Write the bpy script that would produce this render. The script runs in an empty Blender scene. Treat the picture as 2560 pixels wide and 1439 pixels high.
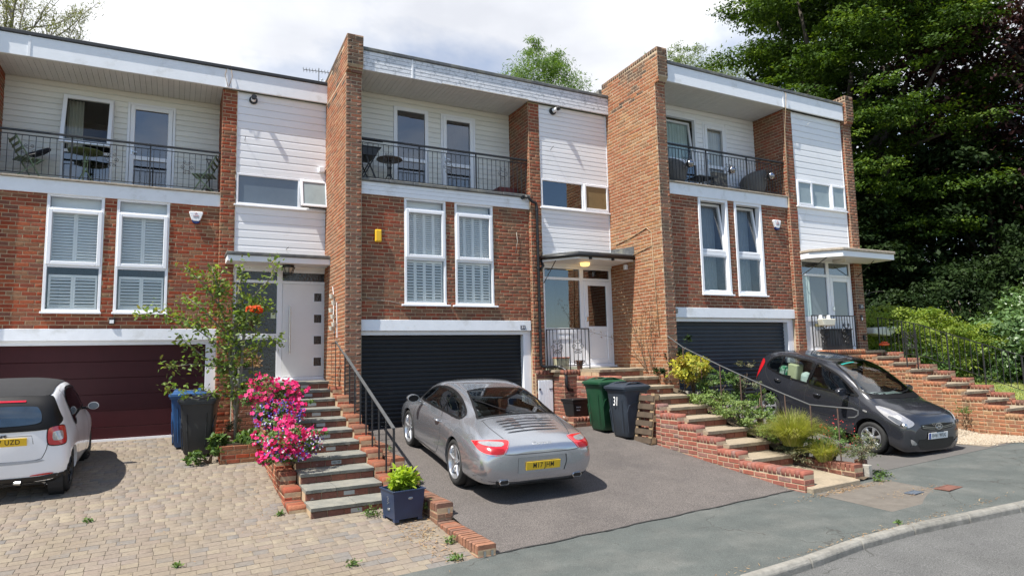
import bpy, bmesh, math, random
import numpy as np
from mathutils import Vector, Matrix
from mathutils.bvhtree import BVHTree
from mathutils.geometry import delaunay_2d_cdt
R = math.radians
random.seed(7); rng = np.random.default_rng(7)
scene = bpy.context.scene
col = scene.collection

# ---------------------------------------------------------------- camera
CAM = Vector((-3.3026, -12.5784, 1.3198))
cR = Vector((0.88724404, -0.46073337, -0.02286434)); cU = Vector((-0.02930228, -0.10575427, 0.99396047)); cF = Vector((0.46036876, 0.88121552, 0.10733038))
cam_d = bpy.data.cameras.new('camera'); cam = bpy.data.objects.new('camera', cam_d); col.objects.link(cam)
cam_d.sensor_width = 36; cam_d.lens = 22.785; cam_d.clip_end = 600; cam_d.clip_start = .05
m = Matrix((cR, cU, -cF)).transposed().to_4x4(); m.translation = CAM; cam.matrix_world = m
scene.camera = cam

# ---------------------------------------------------------------- light
SUNV = Vector((0.57, 0.147, -1.0)).normalized()      # direction in which the light travels
sd = bpy.data.lights.new('sun', 'SUN'); sun = bpy.data.objects.new('sun', sd); col.objects.link(sun)
sd.energy = 5.0; sd.angle = R(.55); sd.color = (1, .955, .88)
sun.rotation_euler = SUNV.to_track_quat('-Z', 'Y').to_euler(); sun.location = (-10, -5, 20)
w = bpy.data.worlds.new('World'); scene.world = w; w.use_nodes = True
nt = w.node_tree; nt.nodes.clear()
def N(nt, t, **k):
    n = nt.nodes.new(t)
    for a, b in k.items():
        if a.startswith('i_'): n.inputs[a[2:].replace('_', ' ')].default_value = b
        else: setattr(n, a, b)
    return n
out = N(nt, 'ShaderNodeOutputWorld'); bg = N(nt, 'ShaderNodeBackground'); sky = N(nt, 'ShaderNodeTexSky')
sky.sky_type = 'NISHITA'; sky.sun_disc = False; sky.sun_elevation = R(59.5); sky.sun_rotation = R(255.5); sky.dust_density = .15; sky.ozone_density = 3.0
bg.inputs[1].default_value = .11
tc = N(nt, 'ShaderNodeTexCoord'); mp = N(nt, 'ShaderNodeMapping'); mp.inputs['Scale'].default_value = (1.0, 1.0, 2.1); mp.inputs['Location'].default_value = (3.1, 1.4, 0.35)
n1 = N(nt, 'ShaderNodeTexNoise'); n1.inputs['Scale'].default_value = 1.5; n1.inputs['Detail'].default_value = 7; n1.inputs['Roughness'].default_value = .55; n1.inputs['Distortion'].default_value = .25
r1 = N(nt, 'ShaderNodeValToRGB'); r1.color_ramp.elements[0].position = .36; r1.color_ramp.elements[1].position = .52
n2 = N(nt, 'ShaderNodeTexNoise'); n2.inputs['Scale'].default_value = 2.6; n2.inputs['Detail'].default_value = 6; n2.inputs['Roughness'].default_value = .5
r2 = N(nt, 'ShaderNodeValToRGB'); r2.color_ramp.elements[0].position = .33; r2.color_ramp.elements[0].color = (4.6, 4.75, 5.15, 1); r2.color_ramp.elements[1].position = .62; r2.color_ramp.elements[1].color = (6.8, 6.9, 7.1, 1)
mx = N(nt, 'ShaderNodeMixRGB')
L = nt.links.new
L(tc.outputs['Generated'], mp.inputs[0]); L(mp.outputs[0], n1.inputs['Vector']); L(mp.outputs[0], n2.inputs['Vector'])

# cloud cover thins out towards the south, over the street behind the photographer
sx = N(nt, 'ShaderNodeSeparateXYZ'); L(tc.outputs['Generated'], sx.inputs[0])
ma = N(nt, 'ShaderNodeMath', operation='MULTIPLY_ADD'); ma.inputs[1].default_value = .17; ma.inputs[2].default_value = -.045; L(sx.outputs['Y'], ma.inputs[0])
ad = N(nt, 'ShaderNodeMath', operation='ADD'); L(n1.outputs['Fac'], ad.inputs[0]); L(ma.outputs[0], ad.inputs[1]); L(ad.outputs[0], r1.inputs[0]); L(n2.outputs['Fac'], r2.inputs[0]); L(r1.outputs[0], mx.inputs[0]); L(sky.outputs[0], mx.inputs[1]); L(r2.outputs[0], mx.inputs[2])
L(mx.outputs[0], bg.inputs[0]); L(bg.outputs[0], out.inputs[0])
scene.render.engine = 'CYCLES'
scene.view_settings.view_transform = 'Standard'; scene.view_settings.look = 'None'; scene.view_settings.exposure = 0.70; scene.view_settings.gamma = 1
scene.cycles.max_bounces = 8; scene.cycles.transparent_max_bounces = 12; scene.cycles.caustics_reflective = False; scene.cycles.caustics_refractive = False

# ---------------------------------------------------------------- materials
def mat(name, c=(.5, .5, .5), rough=.6, metal=0, var=.12, vscale=6, bump=0, bscale=40, spec=.5, coat=0, c2=None, c2pos=(.45, .6), c2scale=3, attr=None, detail=5, c2coord=None):
    """procedural surface: base colour, noise variation, optional second (stain) colour, optional per-piece ramp from attribute 'rnd'"""
    m = bpy.data.materials.new(name); m.use_nodes = True; t = m.node_tree; b = t.nodes['Principled BSDF']
    b.inputs['Roughness'].default_value = rough; b.inputs['Metallic'].default_value = metal
    b.inputs['Specular IOR Level'].default_value = spec; b.inputs['Coat Weight'].default_value = coat; b.inputs['Coat Roughness'].default_value = .03
    L = t.links.new
    tc = N(t, 'ShaderNodeTexCoord'); geo = N(t, 'ShaderNodeNewGeometry')
    src = geo.outputs['Position']
    if attr:
        a = N(t, 'ShaderNodeAttribute'); a.attribute_name = 'rnd'
        cr = N(t, 'ShaderNodeValToRGB'); cr.color_ramp.interpolation = 'LINEAR'
        e = cr.color_ramp.elements
        for i, cc in enumerate(attr):
            p = i / (len(attr) - 1)
            if i < 2: e[i].position = p if i == 0 else 1 / (len(attr) - 1); e[i].color = (*cc, 1)
            else: q = e.new(p); q.color = (*cc, 1)
        L(a.outputs['Fac'], cr.inputs[0]); base = cr.outputs[0]
    else:
        rgb = N(t, 'ShaderNodeRGB'); rgb.outputs[0].default_value = (*c, 1); base = rgb.outputs[0]
    if c2:
        n = N(t, 'ShaderNodeTexNoise'); n.inputs['Scale'].default_value = c2scale; n.inputs['Detail'].default_value = 8; n.inputs['Roughness'].default_value = .65; L(src, n.inputs['Vector'])
        rr = N(t, 'ShaderNodeValToRGB'); rr.color_ramp.elements[0].position = c2pos[0]; rr.color_ramp.elements[1].position = c2pos[1]; L(n.outputs['Fac'], rr.inputs[0])
        x = N(t, 'ShaderNodeMixRGB'); L(rr.outputs[0], x.inputs[0]); L(base, x.inputs[1]); x.inputs[2].default_value = (*c2, 1); base = x.outputs[0]
    if var:
        n = N(t, 'ShaderNodeTexNoise'); n.inputs['Scale'].default_value = vscale; n.inputs['Detail'].default_value = detail; n.inputs['Roughness'].default_value = .6; L(src, n.inputs['Vector'])
        mr = N(t, 'ShaderNodeMapRange'); mr.inputs['From Min'].default_value = .25; mr.inputs['From Max'].default_value = .75; mr.inputs['To Min'].default_value = 1 - var; mr.inputs['To Max'].default_value = 1 + var; L(n.outputs['Fac'], mr.inputs[0])
        x = N(t, 'ShaderNodeVectorMath', operation='SCALE'); L(base, x.inputs[0]); L(mr.outputs[0], x.inputs['Scale']); base = x.outputs[0]
    L(base, b.inputs['Base Color'])
    if bump:
        n = N(t, 'ShaderNodeTexNoise'); n.inputs['Scale'].default_value = bscale; n.inputs['Detail'].default_value = 4; L(src, n.inputs['Vector'])
        bp = N(t, 'ShaderNodeBump'); bp.inputs['Strength'].default_value = bump; bp.inputs['Distance'].default_value = .01; L(n.outputs['Fac'], bp.inputs['Height']); L(bp.outputs[0], b.inputs['Normal'])
    return m
def glass_mat(name, tint=(.55, .6, .6), ior=1.5, rough=.0, refl=1.0):
    m = bpy.data.materials.new(name); m.use_nodes = True; t = m.node_tree; t.nodes.clear()
    o = N(t, 'ShaderNodeOutputMaterial'); tr = N(t, 'ShaderNodeBsdfTransparent'); tr.inputs[0].default_value = (*tint, 1)
    g = N(t, 'ShaderNodeBsdfGlossy'); g.inputs['Roughness'].default_value = rough; g.inputs[0].default_value = (.95, .97, 1, 1)
    f = N(t, 'ShaderNodeFresnel'); gb = N(t, 'ShaderNodeNewGeometry'); im = N(t, 'ShaderNodeMapRange'); im.inputs['To Min'].default_value = ior; im.inputs['To Max'].default_value = 1 / ior; t.links.new(gb.outputs['Backfacing'], im.inputs[0]); t.links.new(im.outputs[0], f.inputs[0]); mu = N(t, 'ShaderNodeMath', operation='MULTIPLY'); mu.inputs[1].default_value = refl; mu.use_clamp = True
    geo = N(t, 'ShaderNodeNewGeometry'); n = N(t, 'ShaderNodeTexNoise'); n.inputs['Scale'].default_value = 1.3; bp = N(t, 'ShaderNodeBump'); bp.inputs['Strength'].default_value = .03; bp.inputs['Distance'].default_value = .05
    mm = N(t, 'ShaderNodeMixShader'); L = t.links.new
    L(geo.outputs['Position'], n.inputs['Vector']); L(n.outputs['Fac'], bp.inputs['Height']); L(bp.outputs[0], g.inputs['Normal'])
    L(f.outputs[0], mu.inputs[0]); L(mu.outputs[0], mm.inputs[0]); L(tr.outputs[0], mm.inputs[1]); L(g.outputs[0], mm.inputs[2]); L(mm.outputs[0], o.inputs[0])
    return m
def leaf_mat(name, cols, trans=.35, rough=.5, spec=.3):
    m = mat(name, attr=cols, rough=rough, var=.2, vscale=1.2, spec=spec)
    t = m.node_tree; b = t.nodes['Principled BSDF']; o = t.nodes['Material Output']
    tl = N(t, 'ShaderNodeBsdfTranslucent'); mm = N(t, 'ShaderNodeMixShader'); mm.inputs[0].default_value = trans
    src = b.inputs['Base Color'].links[0].from_socket
    sc = N(t, 'ShaderNodeMixRGB', blend_type='MULTIPLY'); sc.inputs[0].default_value = 1; sc.inputs[2].default_value = (1.5, 1.5, .6, 1)
    t.links.new(src, sc.inputs[1]); t.links.new(sc.outputs[0], tl.inputs[0]); t.links.new(b.outputs[0], mm.inputs[1]); t.links.new(tl.outputs[0], mm.inputs[2]); t.links.new(mm.outputs[0], o.inputs[0])
    return m
M = {}
RED = [(.25, .048, .022), (.32, .068, .028), (.18, .055, .035), (.34, .09, .04), (.18, .095, .055), (.27, .065, .032), (.25, .155, .085), (.30, .09, .05), (.14, .07, .05)]
RED31 = [(.25, .065, .035), (.30, .085, .045), (.19, .10, .06), (.27, .065, .035), (.16, .075, .05), (.31, .12, .065), (.21, .13, .08), (.29, .075, .04), (.14, .08, .055)]
YEL = [(.30, .135, .062), (.34, .175, .08), (.29, .10, .048), (.33, .155, .075), (.23, .135, .075), (.36, .21, .11), (.29, .10, .05), (.26, .15, .08)]
NEWB = [(.27, .085, .06), (.31, .12, .085), (.24, .095, .075), (.28, .085, .055), (.21, .13, .115), (.33, .13, .09)]
kw = dict(rough=.85, var=.22, vscale=22, bump=.5, bscale=60, spec=.25)
M['brick29'] = mat('red_brick_29', attr=RED, c2=(.13, .07, .04), c2pos=(.6, .8), c2scale=2.2, **kw)
M['brick31'] = mat('red_brick_31', attr=RED31, c2=(.16, .12, .075), c2pos=(.5, .75), c2scale=1.3, **kw)
M['brick33'] = mat('red_brick_33', attr=RED31, c2=(.2, .085, .05), c2pos=(.45, .7), c2scale=1.1, **kw)
M['brickfin'] = mat('party_wall_brick', attr=YEL, c2=(.27, .105, .055), c2pos=(.44, .62), c2scale=.75, **kw)
M['brickfront'] = mat('weathered_brick', attr=[(.22, .11, .07), (.27, .13, .08), (.18, .10, .075), (.30, .11, .06), (.23, .15, .1)], c2=(.10, .075, .055), c2pos=(.5, .7), c2scale=1.6, **kw)
M['brickfin1'] = mat('orange_party_wall_brick', attr=[(.31, .115, .055), (.34, .15, .075), (.27, .09, .045), (.33, .13, .065), (.22, .115, .07), (.36, .18, .095), (.30, .085, .04)], c2=(.24, .13, .08), c2pos=(.5, .72), c2scale=1.1, **kw)
M['bricktop'] = mat('lichened_brick', attr=[(.17, .10, .065), (.22, .12, .07), (.13, .09, .065), (.26, .11, .06)], c2=(.07, .055, .045), c2pos=(.42, .62), c2scale=3.5, **kw)
M['newbrick'] = mat('smooth_red_brick', attr=NEWB, c2=(.22, .12, .08), c2pos=(.6, .8), c2scale=3, **kw)
M['oldbrick'] = mat('stained_brick', attr=[(.24, .09, .06), (.18, .08, .06), (.28, .11, .07), (.14, .08, .06)], c2=(.45, .4, .36), c2pos=(.62, .7), c2scale=9, **kw)
M['orangebrick'] = mat('orange_wall_brick', attr=[(.32, .125, .065), (.37, .17, .09), (.26, .10, .06), (.35, .21, .11)], c2=(.2, .13, .08), c2pos=(.5, .7), c2scale=2.5, **kw)
M['mortar'] = mat('tan_mortar', (.42, .31, .195), rough=.95, var=.2, vscale=12, bump=.4)
M['mortar_pale'] = mat('pale_mortar', (.43, .335, .23), rough=.95, var=.2, vscale=12, bump=.4)
M['white'] = mat('white_paint', (.84, .85, .87), rough=.45, var=.03, vscale=2)
M['board'] = mat('white_cladding_paint', rough=.4, var=.03, vscale=1.5, attr=[(.83, .84, .86), (.87, .87, .88)], c2=(.70, .69, .66), c2pos=(.60, .85), c2scale=2.3)
M['board_cream'] = mat('cream_cladding_paint', rough=.6, var=.05, vscale=1.5, attr=[(.72, .71, .66), (.78, .77, .72)])
M['fascia_old'] = mat('peeling_white_fascia', (.76, .77, .80), rough=.7, var=.08, vscale=3, c2=(.42, .44, .47), c2pos=(.50, .68), c2scale=14, bump=.5, bscale=70)
M['fascia'] = mat('white_fascia_paint', (.84, .86, .89), rough=.5, var=.04, c2=(.60, .60, .58), c2pos=(.56, .8), c2scale=2.6)
M['upvc'] = mat('white_plastic', (.83, .84, .87), rough=.25, var=.015)
M['felt'] = mat('black_roof_felt', (.022, .025, .03), rough=.6, var=.3)
M['lead'] = mat('grey_lead_flashing', (.10, .105, .11), rough=.6, var=.35, vscale=9, c2=(.16, .16, .14), bump=.5, bscale=15)
M['coping_old'] = mat('weathered_timber_edge', (.36, .31, .25), rough=.9, var=.3, vscale=18)
M['glass'] = glass_mat('window_glass', (.95, .96, .96), 1.5, refl=1.05)
M['glass_dark'] = glass_mat('balcony_glass', (.42, .45, .48), 1.9, refl=1.6)
M['frost'] = mat('frosted_glass', (.30, .36, .37), rough=.22, var=.10, vscale=5, spec=.8)
M['frost_dark'] = mat('dark_patterned_glass', (.018, .02, .022), rough=.16, var=.4, vscale=25, bump=.8, bscale=28, spec=.8)
M['grey_glass'] = mat('grey_reflecting_glass', (.13, .16, .19), rough=.08, var=.05, spec=1)
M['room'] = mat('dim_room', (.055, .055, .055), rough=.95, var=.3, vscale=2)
M['shutter'] = mat('painted_shutter', (.86, .86, .83), rough=.5, var=.03)
M['curtain'] = mat('pale_curtain', (.62, .60, .54), rough=.9, var=.08, vscale=5)
M['curtain_teal'] = mat('pale_green_net_curtain', (.50, .62, .60), rough=.9, var=.08)
M['maroon'] = mat('maroon_garage_door', (.045, .007, .009), rough=.5, var=.12, vscale=5, bump=.15, bscale=90, spec=.25)
M['black_slat'] = mat('black_roller_slat', (.012, .013, .015), rough=.45, var=.15, spec=.3)
M['slate_slat'] = mat('slate_roller_slat', (.034, .041, .050), rough=.42, var=.12, spec=.35)
M['iron'] = mat('black_wrought_iron', (.018, .018, .02), rough=.45, var=.3, vscale=15)
M['rusty'] = mat('rusty_iron_rod', (.10, .06, .045), rough=.8, var=.3, vscale=15)
M['greyrail'] = mat('grey_painted_handrail', (.085, .088, .09), rough=.5, var=.2)
M['chrome'] = mat('brushed_steel', (.6, .6, .6), rough=.25, metal=1, var=.02)
M['blackplastic'] = mat('black_plastic', (.012, .012, .013), rough=.4, var=.2)
M['conc_dark'] = mat('dark_render', (.16, .155, .14), rough=.9, var=.3, vscale=5)
M['soffit'] = mat('soffit_paint', rough=.6, var=.05, attr=[(.66, .66, .64), (.70, .70, .68)])
M['stone_tread'] = mat('grey_stone_tread', (.175, .175, .155), rough=.85, var=.18, vscale=7, c2=(.26, .245, .20), c2pos=(.46, .68), bump=.8, bscale=30)
M['conc_tread'] = mat('buff_concrete_tread', (.32, .26, .185), rough=.9, var=.2, vscale=30, c2=(.20, .165, .12), c2pos=(.5, .75), c2scale=4, bump=.8, bscale=90)
M['conc'] = mat('grey_concrete', (.33, .31, .27), rough=.9, var=.2, vscale=20, c2=(.2, .18, .15), c2pos=(.5, .7), bump=.6)
M['kerb'] = mat('weathered_kerb_concrete', (.235, .225, .20), rough=.92, var=.25, vscale=14, c2=(.14, .135, .12), c2pos=(.48, .7), bump=.8, bscale=80)
M['terracotta'] = mat('terracotta', (.45, .15, .08), rough=.8, var=.15)
M['yellow'] = mat('yellow_alarm_plastic', (.85, .50, .02), rough=.35, var=.03)
M['navy'] = mat('navy_plastic', (.012, .03, .10), rough=.4, var=.1)
M['bluebox'] = mat('dark_blue_painted_metal', (.022, .038, .085), rough=.35, var=.2, vscale=5)
M['ink'] = mat('black_lettering', (.01, .01, .012), rough=.5, var=0)
M['letter_white'] = mat('white_lettering', (.85, .85, .85), rough=.5, var=0)

# ---------------------------------------------------------------- mesh building
def tag(o, label=None, cat=None, group=None, kind=None):
    if label: o['label'] = label
    if cat: o['category'] = cat
    if group: o['group'] = group
    if kind: o['kind'] = kind
    return o
def empty(name, loc=(0, 0, 0), rz=0, **k):
    o = bpy.data.objects.new(name, None); o.empty_display_size = .2; o.location = loc; o.rotation_euler = (0, 0, rz); col.objects.link(o); return tag(o, **k)
def link(name, me, m=None, parent=None, **k):
    if m is not None:
        mm = M[m] if isinstance(m, str) else m
        if not me.materials: me.materials.append(mm)
    o = bpy.data.objects.new(name, me); col.objects.link(o)
    if parent is not None: o.parent = parent
    return tag(o, **k)
class MB:
    def __init__(s): s.v = []; s.f = []; s.r = []; s.T = Matrix()
    def add(s, vs, fs, r=None):
        b = len(s.v); T = s.T
        for p in vs: s.v.append(tuple(T @ Vector(p)))
        for f in fs: s.f.append(tuple(i + b for i in f)); s.r.append(random.random() if r is None else r)
        return s
    def box(s, x0, x1, y0, y1, z0, z1, r=None):
        if r is None: r = random.random()
        return s.add([(x0, y0, z0), (x1, y0, z0), (x1, y1, z0), (x0, y1, z0), (x0, y0, z1), (x1, y0, z1), (x1, y1, z1), (x0, y1, z1)],
                     [(0, 3, 2, 1), (4, 5, 6, 7), (0, 1, 5, 4), (1, 2, 6, 5), (2, 3, 7, 6), (3, 0, 4, 7)], r)
    def bar(s, p, q, w, d=None, r=None):            # rectangular bar between two points
        p = Vector(p); q = Vector(q); a = (q - p).normalized(); d = d or w
        u = a.cross(Vector((0, 0, 1))); u = Vector((1, 0, 0)) if u.length < 1e-4 else u.normalized(); v = u.cross(a)
        c = [(-1, -1), (1, -1), (1, 1), (-1, 1)]
        vs = [e + u * i * w / 2 + v * j * d / 2 for e in (p, q) for i, j in c]
        return s.add(vs, [(0, 1, 2, 3), (7, 6, 5, 4)] + [(i, i + 4, (i + 1) % 4 + 4, (i + 1) % 4) for i in range(4)], r)
    def tube(s, pts, rad, n=8, cap=True, r=None):
        pts = [Vector(p) for p in pts]; k = len(pts); rad = rad if isinstance(rad, (list, tuple)) else [rad] * k
        if r is None: r = random.random()
        vs = []; up = None
        for i, p in enumerate(pts):
            a = (pts[min(i + 1, k - 1)] - pts[max(i - 1, 0)])
            a = a.normalized() if a.length > 1e-9 else Vector((0, 0, 1))
            if up is None: up = a.orthogonal().normalized()
            u = (up - a * up.dot(a)); u = u.normalized() if u.length > 1e-6 else a.orthogonal().normalized(); up = u; v = a.cross(u)
            vs += [p + (u * math.cos(2 * math.pi * j / n) + v * math.sin(2 * math.pi * j / n)) * rad[i] for j in range(n)]
        fs = [(i * n + j, i * n + (j + 1) % n, (i + 1) * n + (j + 1) % n, (i + 1) * n + j) for i in range(k - 1) for j in range(n)]
        if cap: fs += [tuple(range(n - 1, -1, -1)), tuple(range((k - 1) * n, k * n))]
        return s.add(vs, fs, r)
    def lathe(s, prof, n=24, c=(0, 0, 0), axis='z', r=None):   # prof: (radius, height)
        c = Vector(c); vs = []
        for (a, h) in prof:
            for j in range(n):
                t = 2 * math.pi * j / n; x, y = a * math.cos(t), a * math.sin(t)
                vs.append(c + (Vector((x, y, h)) if axis == 'z' else Vector((h, x, y)) if axis == 'x' else Vector((x, h, y))))
        k = len(prof)
        fs = [(i * n + j, i * n + (j + 1) % n, (i + 1) * n + (j + 1) % n, (i + 1) * n + j) for i in range(k - 1) for j in range(n)]
        if axis == 'y': fs = [tuple(reversed(f)) for f in fs]
        return s.add(vs, fs, 0.5 if r is None else r)
    def prism(s, poly, p0, p1, axis='z', r=None):
        """extrude a 2-D polygon between two coordinates along an axis ('z': xy, 'y': xz, 'x': yz)"""
        n = len(poly)
        g = {'z': lambda a, b, h: (a, b, h), 'y': lambda a, b, h: (a, h, b), 'x': lambda a, b, h: (h, a, b)}[axis]
        vs = [g(a, b, p0) for a, b in poly] + [g(a, b, p1) for a, b in poly]
        fs = [tuple(range(n - 1, -1, -1)), tuple(range(n, 2 * n))] + [(i, (i + 1) % n, (i + 1) % n + n, i + n) for i in range(n)]
        return s.add(vs, fs, r)
    def mesh(s, name='m', smooth=False):
        me = bpy.data.meshes.new(name); me.from_pydata(s.v, [], s.f); me.validate(); 
        a = me.attributes.new('rnd', 'FLOAT', 'FACE')
        if len(me.polygons) == len(s.r): a.data.foreach_set('value', s.r)
        bm = bmesh.new(); bm.from_mesh(me); bmesh.ops.recalc_face_normals(bm, faces=bm.faces); bm.to_mesh(me); bm.free()
        if smooth: me.shade_smooth()
        return me
    def build(s, name, m, parent=None, smooth=False, bevel=0, auto=None, **k):
        me = s.mesh(name, smooth); o = link(name, me, m, parent, **k)
        if auto: me.set_sharp_from_angle(angle=R(auto))
        if bevel:
            b = o.modifiers.new('bevel', 'BEVEL'); b.width = bevel; b.segments = 2 if bevel > .012 else 1; b.limit_method = 'ANGLE'; b.angle_limit = R(40)
        return o
def box(name, m, parent, x0, x1, y0, y1, z0, z1, bevel=0, **k): return MB().box(x0, x1, y0, y1, z0, z1).build(name, m, parent, bevel=bevel, **k)
def text(name, body, size, loc, rot, m, parent=None, depth=.002, sx=1, align='CENTER', shear=0, sp=1, bold=0, **k):
    c = bpy.data.curves.new(name, 'FONT'); c.body = body; c.size = size; c.extrude = depth; c.align_x = align; c.align_y = 'CENTER'; c.shear = shear; c.space_character = sp; c.offset = bold
    t = bpy.data.objects.new(name, c); me = bpy.data.meshes.new_from_object(t); bpy.data.objects.remove(t)
    o = link(name, me, m, parent, **k); o.location = loc; o.rotation_euler = rot; o.scale = (sx, 1, 1); return o
def np_mesh(name, v, f, rnd=None, smooth=False, dom='FACE'):
    """v (n,3), f (m,3 or 4) numpy arrays"""
    me = bpy.data.meshes.new(name); k = f.shape[1]
    me.vertices.add(len(v)); me.vertices.foreach_set('co', np.asarray(v, np.float32).ravel())
    me.loops.add(f.size); me.loops.foreach_set('vertex_index', f.astype(np.int32).ravel())
    me.polygons.add(len(f)); me.polygons.foreach_set('loop_start', np.arange(0, f.size, k, dtype=np.int32)); me.polygons.foreach_set('loop_total', np.full(len(f), k, np.int32))
    me.update(calc_edges=True)
    if rnd is not None:
        a = me.attributes.new('rnd', 'FLOAT', 'FACE'); a.data.foreach_set('value', np.asarray(rnd, np.float32))
    if smooth: me.shade_smooth()
    return me

# ---------------------------------------------------------------- bricks: every piece a block of its own
def chamfer_block(c=.06, full=False, jit=.0, ry=None):
    """unit block: x,z in -.5...5, y 0 (front) to 1 (back); chamfered front edges (or all edges)"""
    cx, cz, cy = c * .45, c, .07
    def J(): return random.uniform(-jit, jit)
    v = [(-.5, cy, -.5), (.5, cy, -.5), (.5, cy, .5), (-.5, cy, .5), (-.5 + cx, 0, -.5 + cz), (.5 - cx, 0, -.5 + cz), (.5 - cx, 0, .5 - cz), (-.5 + cx, 0, .5 - cz)]
    v = [(a + J() * .4, b, d + J()) for a, b, d in v]
    if not full:
        v += [(-.5, 1, -.5), (.5, 1, -.5), (.5, 1, .5), (-.5, 1, .5)]
        f = [(4, 5, 6, 7), (0, 1, 5, 4), (1, 2, 6, 5), (2, 3, 7, 6), (3, 0, 4, 7), (8, 9, 1, 0), (9, 10, 2, 1), (10, 11, 3, 2), (11, 8, 0, 3)]
        return v, f
    v += [(a, 1 - cy, d) for a, b, d in v[:4]] + [(a, 1, d) for a, b, d in v[4:8]]
    f = [(4, 5, 6, 7), (0, 1, 5, 4), (1, 2, 6, 5), (2, 3, 7, 6), (3, 0, 4, 7), (8, 9, 1, 0), (9, 10, 2, 1), (10, 11, 3, 2), (11, 8, 0, 3),
         (13, 12, 15, 14), (9, 8, 12, 13), (10, 9, 13, 14), (11, 10, 14, 15), (8, 11, 15, 12)]
    return v, f
class Bricks:
    """pieces of one thing; the 300 that show largest become objects, the rest one joined part"""
    LIMIT = 300
    def __init__(s, thing, name='brick', full=False, jit=.03, cham=.08):
        s.thing = thing; s.items = []; s.name = name; s.full = full; s.jit = jit; s.cham = cham
    def add(s, parent, c, U, Nn, l, d, h, mt, z=None):
        """c: centre of the front face; U: length axis; Nn: outward normal (thing-local)"""
        s.items.append((parent, Vector(c), Vector(U).normalized(), Vector(Nn).normalized(), l, d, h, mt, random.random()))
    def flush(s):

        T0 = Matrix.Translation(s.thing.location) @ s.thing.rotation_euler.to_matrix().to_4x4() if s.thing is not None else Matrix()
        def score(it):
            p = T0 @ it[1]; d = p - CAM; z = d.dot(cF)
            if z < .5: return 0
            x = d.dot(cR) / z; y = d.dot(cU) / z
            nn = T0.to_3x3() @ it[3]; fc = -nn.dot(d.normalized())
            if s.full: fc = max(fc, .3)
            if abs(x) > .79 or abs(y) > .444: return 0
            return it[4] * it[6] / z / z * max(fc, 0)
        order = sorted(range(len(s.items)), key=lambda i: -score(s.items[i]))
        solo = [i for i in order[:s.LIMIT] if score(s.items[i]) > 0]; ss = set(solo)
        shared = {}
        for i in solo:
            par, c, U, Nn, l, d, h, mt, rn = s.items[i]
            key = (mt, int(rn * 12), int(random.random() * 2))
            if key not in shared:
                v, f = chamfer_block(s.cham, s.full, s.jit); b = MB(); b.add(v, f, (int(rn * 12) + .5) / 12); me = b.mesh(s.name); me.materials.append(M[mt]); shared[key] = me
            o = bpy.data.objects.new(s.name, shared[key]); col.objects.link(o); o.parent = par
            W = U.cross(-Nn) ; W = -W if W.z < 0 and abs(W.z) > .01 else W
            Y = -Nn; mm = Matrix((U * l, Y * d, Y.cross(U) * -h if False else U.cross(Y) * h)).transposed().to_4x4(); mm.translation = c + Vector((0, 0, 0)); o.matrix_local = mm
        rest = {}
        for i in range(len(s.items)):
            if i in ss: continue
            it = s.items[i]; rest.setdefault((id(it[0]), it[7]), []).append(it)
        for (pid, mt), its in rest.items():
            V = []; F = []; RR = []
            var = [chamfer_block(s.cham, s.full, s.jit) for _ in range(6)]; fa = np.array(var[0][1]); va = [np.array(x[0]) for x in var]
            for k, (par, c, U, Nn, l, d, h, _, rn) in enumerate(its):
                Y = -Nn; A = np.array([U * l, Y * d, U.cross(Y) * h]); V.append(va[k % 6] @ A + np.array(c)); F.append(fa + len(va[0]) * k); RR += [rn] * len(fa)
            me = np_mesh('bricks', np.concatenate(V), np.concatenate(F), RR)
            o = link(s.name + '_stack' if False else s.name + 's', me, mt, its[0][0], kind='stuff')
CO, BL = .075, .225
def brickwork(reg, parent, o, U, W, H, Nn, mt, holes=(), phase=0, keep=None, proud=.0045, depth=.03, z0=0, mats=None):
    """running-bond brick faces over a rectangle: o = bottom-left corner on the mortar plane, U = direction along the wall"""
    o = Vector(o); U = Vector(U); Nn = Vector(Nn); nrow = int(round(H / CO))
    for r in range(nrow):
        z = (r + .5) * CO
        if z > H: break
        off = (phase + (r % 2) * .5) * BL + (.02 * math.sin(r * 2.1))
        k = -1; segs = []
        while True:
            a = k * BL - off % BL; b = a + BL; k += 1
            if a > W: break
            a = max(a, 0); b = min(b, W)
            if b - a < .03: continue
            segs.append([a, b])
        for hx0, hx1, hz0, hz1 in holes:
            if hz0 - .03 < z < hz1 + .03:
                ns = []
                for a, b in segs:
                    if b <= hx0 or a >= hx1: ns.append([a, b]); continue
                    if a < hx0 - .03: ns.append([a, hx0])
                    if b > hx1 + .03: ns.append([hx1, b])
                segs = ns
        for a, b in segs:
            u = (a + b) / 2
            if keep and not keep(u, z): continue
            l = b - a - .013
            if l < .02: continue
            mm = mats(u, z) if mats else mt
            reg.add(parent, o + U * u + Vector((0, 0, z + random.uniform(-.002, .002))) + Nn * (proud + random.uniform(-.0022, .0022)), U, Nn, l, depth, CO - .0145 + random.uniform(-.002, .002), mm)
def coping(reg, parent, p, q, wdt, ztop, mt, h=.1025, pitch=.0765, Wd=None):
    """brick on edge coping from p to q (xy), bricks lie across the wall"""
    p = Vector((p[0], p[1], 0)); q = Vector((q[0], q[1], 0)); a = (q - p); Ln = a.length; a.normalize(); c = Vector((a.y, -a.x, 0))
    n = max(1, int(Ln / pitch)); st = Ln / n
    for i in range(n):
        cc = p + a * (i + .5) * st + Vector((0, 0, ztop - h / 2 + random.uniform(-.003, .003)))
        reg.add(parent, cc + c * wdt / 2, a, c, st - .011, wdt + random.uniform(-.004, .004), h, mt)
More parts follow.
